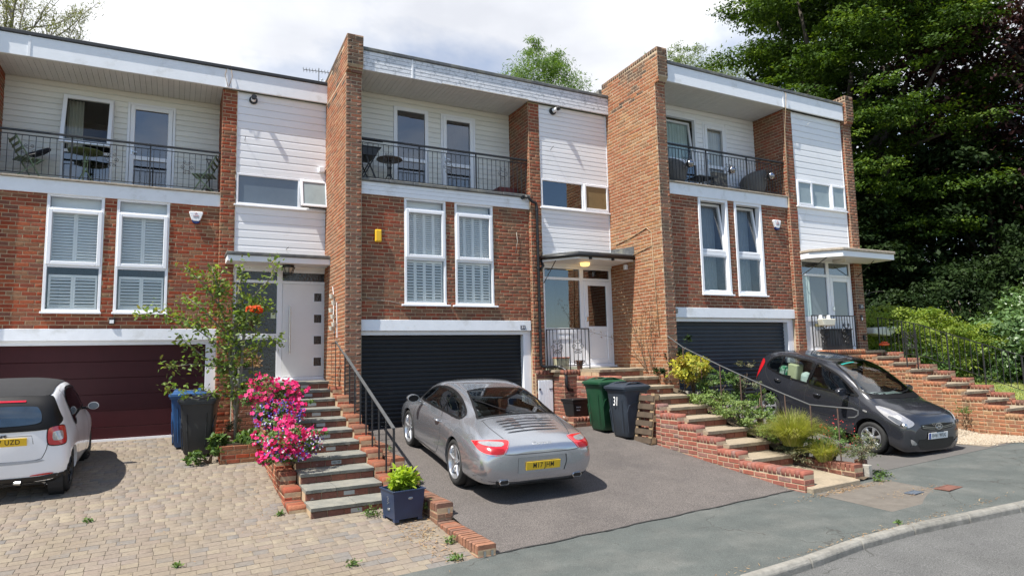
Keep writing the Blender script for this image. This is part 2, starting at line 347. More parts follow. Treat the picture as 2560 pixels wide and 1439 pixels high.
# ================================================================ GROUND LEVELS
def zs(x): return -.81 + .032 * max(min(x, 30), -30)
def z29(x, y):
    t = min(max((1.82 - y) / 7.75, 0), 1); return -.06 * (1 - t) + zs(x) * t - .05 * math.sin(math.pi * t)
def z31(x, y):
    t = min(max(-y / 5.93, 0), 1); return t * zs(x)
def z33(x, y):
    return float(np.interp(-y, [1.75, 2.6, 4.95, 5.93], [.15, -.10, -.53 + .02 * (x - 8.8), zs(x)])) + .0
def zpav(x, y): return zs(x) - .04 * min(max((-5.93 - y) / 1.7, 0), 1)
def sheet(name, x0, x1, y0, y1, nx, ny, zf, m, dz=0, parent=None, **k):
    X, Y = np.meshgrid(np.linspace(x0, x1, nx), np.linspace(y0, y1, ny)); v = np.array([(a, b, zf(a, b) + dz) for a, b in zip(X.ravel(), Y.ravel())])
    i = np.arange(nx * ny).reshape(ny, nx); f = np.stack([i[:-1, :-1], i[:-1, 1:], i[1:, 1:], i[1:, :-1]], -1).reshape(-1, 4)
    return link(name, np_mesh(name, v, f, smooth=True), m, parent, **k)

# ================================================================ HOUSES
XW = [.812, 1.721, 1.927, 2.828]; XP0, XP1, XL = 3.736, 4.02, 5.93
ZL0, ZL1, ZS, ZB0, ZB1, ZR0, ZR1, ZT = 1.9135, 2.131, 2.445, 4.642, 4.90, 7.15, 7.55, 7.627
ZRA, ZWB, ZWT = 5.81, 4.72, 5.393
YB, YR, YP, YC, YBK = -.042, -.19, -.09, -.055, .875
def boards(parent, mt, x0, x1, z0, z1, y, pitch, holes=(), name='board', gap=.006, t=.018, tilt=.006):
    n = int(round((z1 - z0) / pitch)); p = (z1 - z0) / n
    for i in range(n):
        a, b = z0 + i * p, z0 + (i + 1) * p; segs = [[x0, x1]]
        for hx0, hx1, hz0, hz1 in holes:
            if (a + b) / 2 > hz0 and (a + b) / 2 < hz1:
                ns = []
                for s, e in segs:
                    if e <= hx0 or s >= hx1: ns.append([s, e]); continue
                    if s < hx0: ns.append([s, hx0])
                    if e > hx1: ns.append([hx1, e])
                segs = ns
        for s, e in segs:
            mb = MB(); rr = random.random(); yj = random.uniform(0, .0015)
            # shiplap profile: lower edge stands proud, top tucked behind
            mb.prism([(y - t + yj, a + gap), (y - t + yj, a + p * .80), (y - t + .008 + yj, a + p * .90), (y - t + .011 + yj, b), (y, b), (y, a + gap)], s + .002, e - .002, 'x', rr)
            mb.build(name, mt, parent)
def frame_bars(mb, x0, x1, z0, z1, y0, y1, w, vs=(), hs=()):
    mb.box(x0, x0 + w, y0, y1, z0, z1); mb.box(x1 - w, x1, y0, y1, z0, z1)
    mb.box(x0 + w, x1 - w, y0, y1, z0, z0 + w); mb.box(x0 + w, x1 - w, y0, y1, z1 - w, z1)
    for v, ww in vs: mb.box(v - ww / 2, v + ww / 2, y0 + .002, y1 - .002, z0 + w, z1 - w)
    for h, a, b, ww in hs: mb.box(a, b, y0 + .003, y1 - .003, h - ww / 2, h + ww / 2)
def pane(parent, m, x0, x1, z0, z1, y, name='pane', t=.006): return MB().box(x0, x1, y, y + t, z0, z1).build(name, m, parent)
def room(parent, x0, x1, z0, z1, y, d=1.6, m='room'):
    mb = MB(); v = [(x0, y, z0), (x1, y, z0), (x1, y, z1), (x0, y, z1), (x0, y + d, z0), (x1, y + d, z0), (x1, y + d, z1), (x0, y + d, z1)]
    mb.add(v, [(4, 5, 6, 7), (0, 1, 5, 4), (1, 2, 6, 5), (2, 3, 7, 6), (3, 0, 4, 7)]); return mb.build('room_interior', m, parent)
def drape(parent, m, x0, x1, z0, z1, y, n=14, amp=.03):
    k = n * 6; v = []; 
    for i in range(k + 1):
        x = x0 + (x1 - x0) * i / k; yy = y + amp * math.sin(i / 6 * 2 * math.pi) * (1 + .3 * math.sin(i * .7))
        v += [(x, yy, z0), (x, yy, z1)]
    mb = MB(); mb.add(v, [(2 * i, 2 * i + 2, 2 * i + 3, 2 * i + 1) for i in range(k)]); return mb.build('curtain', m, parent, smooth=True)
def scroll(mb, x, y, z, s=1, ax=Vector((1, 0, 0)), r=.006):
    """wrought iron scroll flower: four spirals round a stem"""
    up = Vector((0, 0, 1)); c = Vector((x, y, z))
    for sx in (-1, 1):
        for (ox, oz, rad, dirv, turns) in ((.045, .10, .035, 1, 1.3), (.075, .0, .045, 1, 1.4), (.035, -.115, .032, -1, 1.3)):
            pts = []
            for i in range(15):
                t = i / 14; a = (-math.pi / 2 + t * turns * 2 * math.pi) * dirv; rr = rad * (1 - .8 * t)
                pts.append(c + ax * sx * (ox + rr * math.cos(a)) * s + up * (oz + rr * math.sin(a)) * s)
            pts.insert(0, c + up * (oz - rad * 1.6 * dirv) * s); mb.tube(pts, r * s, 5, r=.5)
def shutters(parent, x0, x1, z0, z1, y, npan, n, mt='shutter', solo=True, tilt=35):
    """plantation shutter: stiles and rails with tilted slats"""
    g = MB(); wpan = (x1 - x0) / npan; st = .035 if solo else .03
    for i in range(npan):
        a = x0 + i * wpan; b = a + wpan
        g.box(a + .001, a + st, y, y + .028, z0, z1); g.box(b - st, b - .001, y, y + .028, z0, z1)
        g.box(a + st, b - st, y + .001, y + .027, z0, z0 + .05); g.box(a + st, b - st, y + .001, y + .027, z1 - .05, z1)
    g.build('shutter_frame', mt, parent)
    p = (z1 - z0 - .1) / n; allm = MB()
    for i in range(npan):
        a = x0 + i * wpan + st + .002; b = x0 + (i + 1) * wpan - st - .002
        for j in range(n):
            zc = z0 + .05 + (j + .5) * p; h = p * .56; c, s = math.cos(R(tilt)), math.sin(R(tilt))
            poly = [(y + .012 - h * c - .003 * s, zc - h * s + .003), (y + .012 + h * c - .003, zc + h * s + .003), (y + .012 + h * c + .003, zc + h * s - .003), (y + .012 - h * c + .003, zc - h * s - .003)]
            mb = MB() if solo else allm; mb.prism(poly, a, b, 'x')
            if solo: mb.build('slat', mt, parent)
    if not solo: allm.build('slats', mt, parent, kind='stuff')
def balusters(parent, x0, x1, y, zb, zt2, posts, scrolls, zr, n, wave=False):
    mb = MB(); mb.box(x0, x1, y - .025, y + .025, zr - .035, zr); mb.build('handrail', 'iron', parent, bevel=.004)
    mb = MB(); mb.box(x0, x1, y - .010, y + .010, zt2 - .006, zt2 + .006); mb.box(x0, x1, y - .010, y + .010, zb - .006, zb + .006); mb.build('rail_bar', 'iron', parent)
    for i in range(n):
        x = x0 + (i + .5) * (x1 - x0) / n
        if min(abs(x - p) for p in posts) < .04: continue
        MB().bar((x, y, zb), (x, y, zt2), .010).build('baluster', 'iron', parent)
    for p in posts: MB().box(p - .013, p + .013, y - .013, y + .013, ZB1 + .03, zr - .03).build('post', 'iron', parent)
    for sx in scrolls:
        mb = MB(); scroll(mb, sx, y, (zb + zt2) / 2 + .06, 1.0, r=.005); mb.build('scroll', 'iron', parent)

def house(key, origin, lab, brick, garage, gmat, gpitch):
    T = empty('terraced_house', origin, label=lab, cat='house'); bpy.context.view_layer.update()
    BR = Bricks(T)
    # ---- shell: mortar backing of the window wall, with openings for the two windows
    mb = MB(); y0, y1 = 0, .25
    for a, b, z0, z1 in ((-.12, XW[0], ZL1, ZB0), (XW[1], XW[2], ZL1, ZB0), (XW[3], XP0 + .02, ZL1, ZB0), (XW[0], XW[1], ZL1, ZS), (XW[2], XW[3], ZL1, ZS)): mb.box(a, b, y0, y1, z0, z1)
    wall = mb.build('brick_wall', 'mortar' if key != 33 else 'mortar_pale', T)
    holes = [(XW[0] + .12, XW[1] + .12, ZS - ZL1, 9), (XW[2] + .12, XW[3] + .12, ZS - ZL1, 9)]
    brickwork(BR, wall, (-.12, 0, ZL1), (1, 0, 0), XP0 + .12, ZB0 - ZL1 + .02, (0, -1, 0), brick, holes, phase=.3)
    # ---- pier between window wall and entrance bay
    mb = MB(); mb.box(XP0, XP1, YP, .25, .0 if key != 29 else -.2, ZR0); pier = mb.build('brick_pier', 'mortar' if key != 33 else 'mortar_pale', T)
    pier2 = MB().box(XP0, XP1, .25, YBK + .05, ZB0, ZR0).build('brick_return', 'mortar', T)
    zb = 0 if key != 29 else -.2
    brickwork(BR, pier, (XP0, YP, zb), (1, 0, 0), XP1 - XP0, ZR0 - zb, (0, -1, 0), brick, phase=.25)
    brickwork(BR, pier, (XP0, YP, zb), (0, 1, 0), .09, ZB0 - zb, (-1, 0, 0), brick, phase=.1)
    brickwork(BR, pier2, (XP0, YP, ZB1), (0, 1, 0), YBK - YP, ZR0 - ZB1, (-1, 0, 0), brick if key != 29 else 'brick29', phase=.1)
    # ---- balcony band, slab, coping
    fm = 'fascia'
    bd = MB().box(-.12, XP0 + .004, YB, .03, ZB0, ZB1).build('balcony_band', fm, T, bevel=.004)
    if key == 31:
        for i in range(1, 3): box('band_groove', 'conc', bd, -.1, XP0, YB - .001, YB + .002, ZB0 + i * .086, ZB0 + i * .086 + .004)
    MB().box(-.12, XP0, .03, YBK, ZB1 - .12, ZB1 + .02).build('balcony_floor', 'conc', T)
    cm = {29: 'coping_old', 31: 'lead', 33: 'coping_old'}[key]
    if key == 31:
        x = -.1
        while x < XP0:
            x2 = min(x + random.uniform(.5, .75), XP0 + .02); MB().box(x, x2 - .004, YB - .05, .14, ZB1 + .002, ZB1 + .065 + random.uniform(-.004, .004)).build('coping_slab', cm, T, bevel=.012); x = x2
    else: MB().box(-.12, XP0 + .02, YB - .04, .14, ZB1 + .002, ZB1 + .035).build('coping', cm, T, bevel=.006)
    # ---- roof: slab, fascia with felt edge, soffit
    yb2 = YBK
    rl = (-.12 if key != 29 else -.45); re = XL
    fas = MB().box(rl, re, YR, YR + .05, ZR0, ZR1).build('roof_fascia', 'fascia_old' if key == 31 else 'fascia', T, bevel=.003)
    if key == 31:
        for i in range(1, 5): MB().box(rl, re - .01, YR - .002, YR + .01, ZR0 + i * .08, ZR0 + i * .08 + .005).build('groove', 'lead', fas)
        box('cover_strip', 'white', fas, .93, .96, YR - .012, YR, ZR0, ZR1, label='white vertical joint strip')
        box('dark_streak', 'coping_old', fas, 1.6, 3.7, YR - .006, YR + .02, ZR0 - .008, ZR0 + .012)
    elif key == 29: box('cover_strip', 'white', fas, .42, .46, YR - .01, YR, ZR0, ZR1); box('cover_strip', 'white', fas, XP0 + .05, XP0 + .09, YR - .01, YR, ZR0, ZR1)
    else: box('cover_strip', 'white', fas, XP0 - .1, XP0 - .07, YR - .01, YR, ZR0, ZR1)
    MB().box(rl, re, YR - .03, YR + .12, ZR1 + .002, ZT).build('felt_edge', 'felt' if key == 29 else 'lead', T, bevel=.012)
    MB().box(rl, re, YR + .12, 7.5, ZR1 - .1, ZT - .04).build('roof', 'lead', T)
    # soffit boards over the balcony run front to back
    n = 38; 
    for i in range(n):
        a = -.12 + i * (XP0 + .12) / n; b = a + (XP0 + .12) / n - .005
        MB().box(a, b, YR + .05, YBK, ZR0 + .002, ZR0 + .02).build('soffit_board', 'soffit', T)
    # ---- balcony back wall
    W = {29: [(.86, 1.74, 4.95, 6.90, 'win29'), (1.98, 2.87, 4.92, 6.92, 'door')],
         31: [(.86, 1.67, 4.95, 6.93, 'fixed'), (1.97, 2.83, 4.92, 6.93, 'door')],
         33: [(.62, 1.72, 4.95, 6.93, 'win33'), (1.93, 2.72, 4.92, 6.86, 'door33')]}[key]
    hs = [(a, b, c, d) for a, b, c, d, _ in W]
    bw = MB(); xs = [-.12] + [t for h in hs for t in h[:2]] + [XP0]
    for i in range(0, len(xs), 2): bw.box(xs[i], xs[i + 1], YBK + .001, YBK + .12, ZB1, ZR0)
    for a, b, c, d in hs: bw.box(a, b, YBK + .001, YBK + .12, d, ZR0)
    bwo = bw.build('balcony_back_wall', 'white', T)
    boards(bwo, 'board_cream' if key != 33 else 'board', -.12, XP0, ZB1 + .02, ZR0 - .0, YBK, .115, hs)
    gl = 'glass_dark'
    for x0, x1, z0, z1, kind in W:
        if kind.startswith('door'):
            d = MB(); frame_bars(d, x0, x1, z0, z1, YBK - .035, YBK + .05, .05); dr = d.build('balcony_door', 'upvc', T, bevel=.004)
            s = MB(); zm = z0 + .82; frame_bars(s, x0 + .055, x1 - .055, z0 + .055, z1 - .055, YBK - .045, YBK + .03, .085, hs=[(zm, x0 + .14, x1 - .14, .085)]); s.build('door_leaf', 'upvc', dr, bevel=.006)
            if key == 33: gl = 'glass'
            pane(dr, gl, x0 + .14, x1 - .14, zm + .043, z1 - .14, YBK); pane(dr, gl, x0 + .14, x1 - .14, z0 + .14, zm - .043, YBK)
            h = MB(); h.box(x0 + .085, x0 + .105, YBK - .065, YBK - .045, zm + .05, zm + .17); h.bar((x0 + .095, YBK - .075, zm + .12), (x0 + .19, YBK - .08, zm + .11), .016); h.build('handle', 'chrome', dr)
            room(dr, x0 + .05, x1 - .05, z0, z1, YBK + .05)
            drape(dr, 'curtain', x1 - .42, x1 - .13, z0 + .1, z1 - .1, YBK + .12, 6) if key != 29 else None
        elif kind == 'fixed':
            d = MB(); zm = z0 + .79; frame_bars(d, x0, x1, z0, z1, YBK - .035, YBK + .05, .085, hs=[(zm, x0 + .085, x1 - .085, .08)]); dr = d.build('balcony_window', 'upvc', T, bevel=.006)
            pane(dr, gl, x0 + .085, x1 - .085, zm + .04, z1 - .085, YBK); pane(dr, gl, x0 + .085, x1 - .085, z0 + .085, zm - .04, YBK); room(dr, x0 + .05, x1 - .05, z0, z1, YBK + .05); drape(dr, 'curtain', x0 + .1, x0 + .42, z0 + .05, z0 + .8, YBK + .1, 6)
        elif kind == 'win29':
            zm = z0 + .80; d = MB(); frame_bars(d, x0, x1, z0, z1, YBK - .03, YBK + .06, .05, hs=[(zm, x0 + .05, x1 - .05, .06)]); dr = d.build('balcony_window', 'upvc', T, bevel=.005)
            pane(dr, gl, x0 + .05, x1 - .05, z0 + .05, zm - .03, YBK); room(dr, x0 + .04, x1 - .04, z0, z1, YBK + .06); drape(dr, 'curtain', x0 + .06, x0 + .34, zm - .5, z1 - .06, YBK + .14, 5)
            # top-hung sash swung open at the bottom
            s = MB(); hh = z1 - .03 - zm; s.T = Matrix.Translation((0, YBK - .05, z1 - .03)) @ Matrix.Rotation(R(-17), 4, 'X')
            frame_bars(s, x0 + .01, x1 - .01, -hh, 0, -.03, .02, .07); s.build('open_sash', 'upvc', dr, bevel=.005)
            g = MB(); g.T = s.T; g.box(x0 + .08, x1 - .08, -.008, -.002, -hh + .07, -.07); g.build('pane', glass_mat('clear_pane', (.8, .82, .8), 1.5), dr)
        elif kind == 'win33':
            zm = z0 + .80; d = MB(); frame_bars(d, x0, x1, z0, z1, YBK - .05, YBK + .05, .075, hs=[(zm, x0 + .075, x1 - .075, .08)]); dr = d.build('balcony_window', 'upvc', T, bevel=.006)
            s = MB(); hh = z1 - .08 - zm - .04; s.T = Matrix.Translation((0, YBK + .03, zm + .04)) @ Matrix.Rotation(R(-7), 4, 'X'); frame_bars(s, x0 + .08, x1 - .08, 0, hh, -.03, .02, .055); s.build('tilted_sash', 'upvc', dr, bevel=.005)
            g = MB(); g.T = s.T; g.box(x0 + .135, x1 - .135, -.008, -.002, .055, hh - .055); g.build('pane', 'glass', dr)
            pane(dr, gl, x0 + .075, x1 - .075, z0 + .075, zm - .04, YBK); room(dr, x0 + .05, x1 - .05, z0, z1, YBK + .3); drape(dr, 'curtain_teal', x0 + .1, x1 - .1, z0 + .1, z1 - .1, YBK + .2, 10, .02)
    if key == 33: drape(T, 'curtain', 2.02, 2.64, 5.1, 6.75, YBK + .10, 8, .02)
    # ---- balcony railing
    balusters(T, -.10, XP0 + (.0), .005, ZB1 + .10, ZRA - .10, (1.15, 2.45), (.49, 1.80, 3.11), ZRA, 36) if key != 33 else balusters(T, -.10, XP0, .005, ZB1 + .10, ZRA - .10, (1.15, 2.45), (.53, 1.83, 3.13), ZRA, 40)
    # ---- main windows
    for wi, (x0, x1) in enumerate(((XW[0], XW[1]), (XW[2], XW[3]))):
        f = MB(); yw = .0
        zt1, zt2 = ZB0 - .27, ZS + .86     # transoms
        if key == 31: zt1, zt2 = ZB0 - .22, ZS + .95
        if key != 33:
            frame_bars(f, x0, x1, ZS, ZB0 + .01, yw - .012, yw + .06, .05, hs=[(zt1, x0 + .05, x1 - .05, .05), (zt2, x0 + .05, x1 - .05, .06)])
            wn = f.build('window', 'upvc', T, bevel=.005)
            s = MB(); frame_bars(s, x0 + .028, x1 - .028, zt2 + .012, zt1 - .008, yw - .035, yw + .02, .068); s.build('sash', 'upvc', wn, bevel=.008)
            pane(wn, 'glass', x0 + .05, x1 - .05, zt1 + .025, ZB0, yw + .015); pane(wn, 'glass', x0 + .09, x1 - .09, zt2 + .075, zt1 - .07, yw); pane(wn, 'glass', x0 + .05, x1 - .05, ZS + .05, zt2 - .03, yw + .015)
            if key == 29:
                shutters(wn, x0 + .07, x1 - .07, zt2 + .05, zt1 - .03, yw + .075, 2, 16, tilt=48); shutters(wn, x0 + .07, x1 - .07, ZS + .05, zt2 - .16, yw + .075, 2, 9, tilt=36)
                box('blind_head', 'shutter', wn, x0 + .05, x1 - .05, yw + .12, yw + .15, zt1, ZB0)
            else:
                shutters(wn, x0 + .055, x1 - .055, zt2 + .05, zt1 - .02, yw + .075, 4, 20, solo=False, tilt=46); shutters(wn, x0 + .055, x1 - .055, ZS + .05, zt2 - .03, yw + .075, 4, 13, solo=False, tilt=36)
                box('blind_head', 'shutter', wn, x0 + .05, x1 - .05, yw + .12, yw + .15, zt1, ZB0)
            MB().box(x0 - (.07 if key == 31 else .02), x1 + (.07 if key == 31 else .02), yw - .07, yw + .0, ZS - .035, ZS + .003).build('sill', 'upvc', wn, bevel=.006)
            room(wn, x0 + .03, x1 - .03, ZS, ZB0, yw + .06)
        else:
            frame_bars(f, x0, x1, ZS, ZB0 + .01, yw - .02, yw + .12, .07)
            wn = f.build('window', 'upvc', T, bevel=.005)
            g = MB(); zt2 = ZS + .93; g.box(x0 + .07, x1 - .07, yw + .02, yw + .10, zt2 - .04, zt2 + .04); frame_bars(g, x0 + .07, x1 - .07, ZS + .07, zt2 - .04, yw + .03, yw + .09, .03); g.build('lower_frame', 'upvc', wn, bevel=.004)
            s = MB(); hh = ZB0 - .06 - zt2 - .045; s.T = Matrix.Translation((0, yw + .05, zt2 + .045)) @ Matrix.Rotation(R(-7.5), 4, 'X'); frame_bars(s, x0 + .075, x1 - .075, 0, hh, -.03, .03, .055); s.build('tilted_sash', 'upvc', wn, bevel=.006)
            q = MB(); q.T = s.T; q.box(x0 + .13, x1 - .13, -.01, -.004, .055, hh - .055); q.build('pane', 'glass', wn)
            pane(wn, 'glass', x0 + .1, x1 - .1, ZS + .1, zt2 - .04, yw + .05)
            MB().box(x0 - .03, x1 + .03, yw - .07, yw - .02, ZS - .035, ZS + .003).build('sill', 'upvc', wn, bevel=.006)
            room(wn, x0 + .06, x1 - .06, ZS, ZB0, yw + .12); drape(wn, mat('grey_net', (.25, .28, .29), rough=.9), x0 + .08, x1 - .08, ZS + .05, ZB0 - .05, yw + .36, 9, .012)
    # ---- lintel band and garage
    xg1 = XP0 - .19; zg = 1.83
    lin = MB().box(-.12, XP0 - (.03 if key == 31 else .0), -.03, .10, ZL0, ZL1).build('garage_lintel', 'fascia', T, bevel=.004)
    MB().box(-.12, XP0 - .003, .05, .22, zg, ZL0 - .002).build('garage_head', 'white', T, bevel=.003)
    MB().box(xg1, XP0 - .003, .05, .24, (0 if key != 29 else -.12), zg).build('garage_jamb', 'white', T, bevel=.003)
    MB().box(-.12, -.06, .10, .24, (-.02 if key != 29 else -.12), zg).build('garage_jamb', 'white', T, bevel=.003)
    gd = MB().box(-.12, xg1 + .01, .19, .23, -.12, zg).build('garage_door', gmat, T)
    zb_ = -.02; nn = int(round((zg - zb_) / gpitch)); p = (zg - zb_) / nn
    for i in range(nn):
        a = zb_ + i * p; s = MB()
        if key == 29: s.box(-.10, xg1, .165, .19, a + .004, a + p - .004)
        else: s.prism([(.188, a + .002), (.176, a + .006), (.170, a + p * .5), (.176, a + p - .012), (.186, a + p - .006), (.188, a + p - .004)], -.10, xg1, 'x')
        s.build('door_panel' if key == 29 else 'slat', gmat, gd, smooth=False, bevel=.003 if key == 29 else 0)
    if key == 29: box('threshold_strip', 'white', gd, -.1, xg1, .13, .165, -.03, .072)
    # ---- cladding of the entrance bay
    cb = MB()
    for a, b in ((ZWT, ZR0), (3.68, ZWB)): cb.box(XP1, XL, YC, YC + .12, a, b)
    cl = cb.build('bay_backing', 'white', T); pt = {29: .165, 31: .107, 33: .155}[key]
    boards(cl, 'board', XP1 + .02, XL - .02, ZWT + .01, ZR0, YC, pt, name='cladding_board'); boards(cl, 'board', XP1 + .02, XL - .02, 3.70, ZWB - .03, YC, pt, name='cladding_board')
    [box('edge_trim', 'white', cl, x, x + .022, YC - .024, YC, a, b) for x in (XP1, XL - .022) for a, b in ((ZWT, ZR0), (3.68, ZWB - .03))]
    # band window
    f = MB(); vs = {29: [(5.30, .06)], 31: [(5.19, .07)], 33: [(XP1 + .60, .07), (XP1 + 1.32, .07)]}[key]
    frame_bars(f, XP1 + .01, XL - .01, ZWB, ZWT, YC - .03, YC + .05, .045, vs=vs); bwn = f.build('band_window', 'upvc', T, bevel=.005)
    MB().box(XP1 - .03, XL + .0, YC - .075, YC - .0, ZWB - .035, ZWB).build('sill', 'upvc', bwn, bevel=.006)
    xs = [XP1 + .055] + [v for v, _ in vs] + [XL - .055]
    for i in range(len(xs) - 1):
        a = xs[i] + (.03 if i else 0); b = xs[i + 1] - (.03 if i < len(xs) - 2 else 0); op = (key, i) in ((29, 1), (31, 1), (33, 0), (33, 2))
        gm = {29: 'grey_glass', 31: 'glass_dark', 33: 'frost'}[key]
        if op:
            s = MB(); hh = ZWT - ZWB - .05
            s.T = Matrix.Translation((0, YC - .025, ZWT - .02)) @ Matrix.Rotation(R(-13 if key == 29 else 0), 4, 'X')
            frame_bars(s, a - .015, b + .015, -hh, 0, -.03, .02, .05); s.build('sash', 'upvc', bwn, bevel=.005)
            g = MB(); g.T = s.T; g.box(a + .035, b - .035, -.01, -.004, -hh + .05, -.05); g.build('pane', 'frost' if key != 31 else mat('warm_blind', (.22, .16, .08), rough=.3), bwn)
        else: pane(bwn, gm, a, b, ZWB + .045, ZWT - .045, YC + .0)
    room(bwn, XP1 + .05, XL - .05, ZWB, ZWT, YC + .05)
    return T, BR

def fin(T, BR, x0, x1, yback, zb, top_front=7.82, top_back=7.66, side='brickfin', front='brickfront', left=True, right=False, right_back=None, zleft=None, nm='party_wall', corbel=True):
    """brick party wall standing proud of the facades, corbelled at the top"""
    yf, yu = -.13, -.25
    mb = MB(); mb.box(x0, x1, yf, yback, zb, 7.05)
    mb.prism([(yu, 7.2), (yu, top_front - .02), (yback, top_back - .02), (yback, 7.05), (yf, 7.05)], x0, x1, 'x')
    p = mb.build(nm, 'mortar_pale', T)
    hz = 7.05 - zb
    def mz(u, z):
        return 'bricktop' if z + zb > 7.35 + .35 * math.sin(u * 5) + .2 * math.sin(z * 9) else (side if z + zb > 0 else side)
    # left face: lower part then corbelled head
    if left:
        zl = zleft if zleft is not None else zb
        brickwork(BR, p, (x0, yback, zl), (0, -1, 0), yback - yf, 7.05 - zl, (-1, 0, 0), side, mats=lambda u, z: 'bricktop' if z + zl > 6.9 and random.random() < .3 else side)
        slope = (top_front - top_back) / (yback - yu)
        brickwork(BR, p, (x0, yback, 7.05), (0, -1, 0), yback - yu, top_front - 7.05 - .09, (-1, 0, 0), side, keep=lambda u, z: z + 7.05 < top_back - .09 + slope * u - .02, mats=lambda u, z: 'bricktop' if z > .45 + .3 * math.sin(u * 4) + random.uniform(-.15, .15) else side)
        # sloping brick-on-edge top
        n = int((yback - yu) / .0765)
        for i in range(n):
            y = yback - (i + .5) * (yback - yu) / n; z = top_back + slope * (yback - y)
            BR.add(p, (x0 - .004, y, z - .05), (0, -1, slope), (-1, 0, 0), .064, (x1 - x0) + .008, .1025, 'bricktop')
    if right: brickwork(BR, p, (x1, yf, ZB1 - .3), (0, 1, 0), (right_back or yback) - yf, 7.2 - ZB1 + .3, (1, 0, 0), 'brick29', phase=.2)
    # front face
    W = x1 - x0; rows = int((top_front - zb) / CO)
    for r in range(rows):
        z = zb + (r + .5) * CO
        if z > top_front - .1: break
        y = yf
        if z > 7.05: y = yf + (yu - yf) * min(1, math.ceil((z - 7.05) / .075) / 3)
        cut = [0, .22, W] if r % 2 else [0, W - .22, W]
        if z > 7.7: pass
        for a, b in zip(cut[:-1], cut[1:]):
            BR.add(p, (x0 + (a + b) / 2, y - .006 + random.uniform(-.003, .003), z), (1, 0, 0), (0, -1, 0), b - a - .012, .14, CO - .0115, 'bricktop' if z > 7.2 else front)
    for i, (a, b) in enumerate(((0, W / 2), (W / 2, W))): BR.add(p, (x0 + (a + b) / 2, yu - .008, top_front - .055 - .03 * i), (1, 0, 0), (0, -1, 0), b - a - .01, .2, .1, 'bricktop')
    return p

O29, O31, O33 = (-6.278, 1.826, -.091), (0, 0, 0), (6.3135, -1.784, .20)
H29, B29 = house(29, O29, 'left house of the terrace with maroon garage door and green balcony chairs', 'brick29', None, 'maroon', .30)
H31, B31 = house(31, O31, 'middle house of the terrace with yellow alarm box and silver sports car outside', 'brick31', None, 'black_slat', .085)
H33, B33 = house(33, O33, 'right-hand end house of the terrace with slate grey roller garage door', 'brick33', None, 'slate_slat', .088)
# party walls: left of 29, between 29/31, between 31/33, right end
fin(H29, B29, -.47, -.10, 1.2, -.3, right=True, right_back=YBK)
fin(H31, B31, -.42, -.10, 1.826 + .05, -.75, side='brickfin1', zleft=-.4)
fin(H33, B33, 5.93 - 6.3135, -.10, 1.784 + .05, -.5, side='brickfin', zleft=-.2, top_front=7.87, top_back=7.80)
fin(H33, B33, 5.97, 6.28, 1.5, -.4, left=True, side='brick33', top_front=7.84, top_back=7.78)
# side returns above neighbour roofs (rendered upstand)
for T, o in ((H31, 0), (H33, 0)): MB().prism([(1.93, 7.5), (3.4, 7.5), (1.93, 7.72)], -.40, -.12, 'x').build('parapet_upstand', 'conc_dark', T)
MB().prism([(1.51, 7.5), (4.2, 7.5), (1.51, 7.78)], 5.99, 6.26, 'x').build('parapet_upstand', 'conc_dark', H33)
MB().box(5.97, 6.27, 1.5, 7.5, -.4, 7.55).build('end_wall', 'mortar_pale', H33)

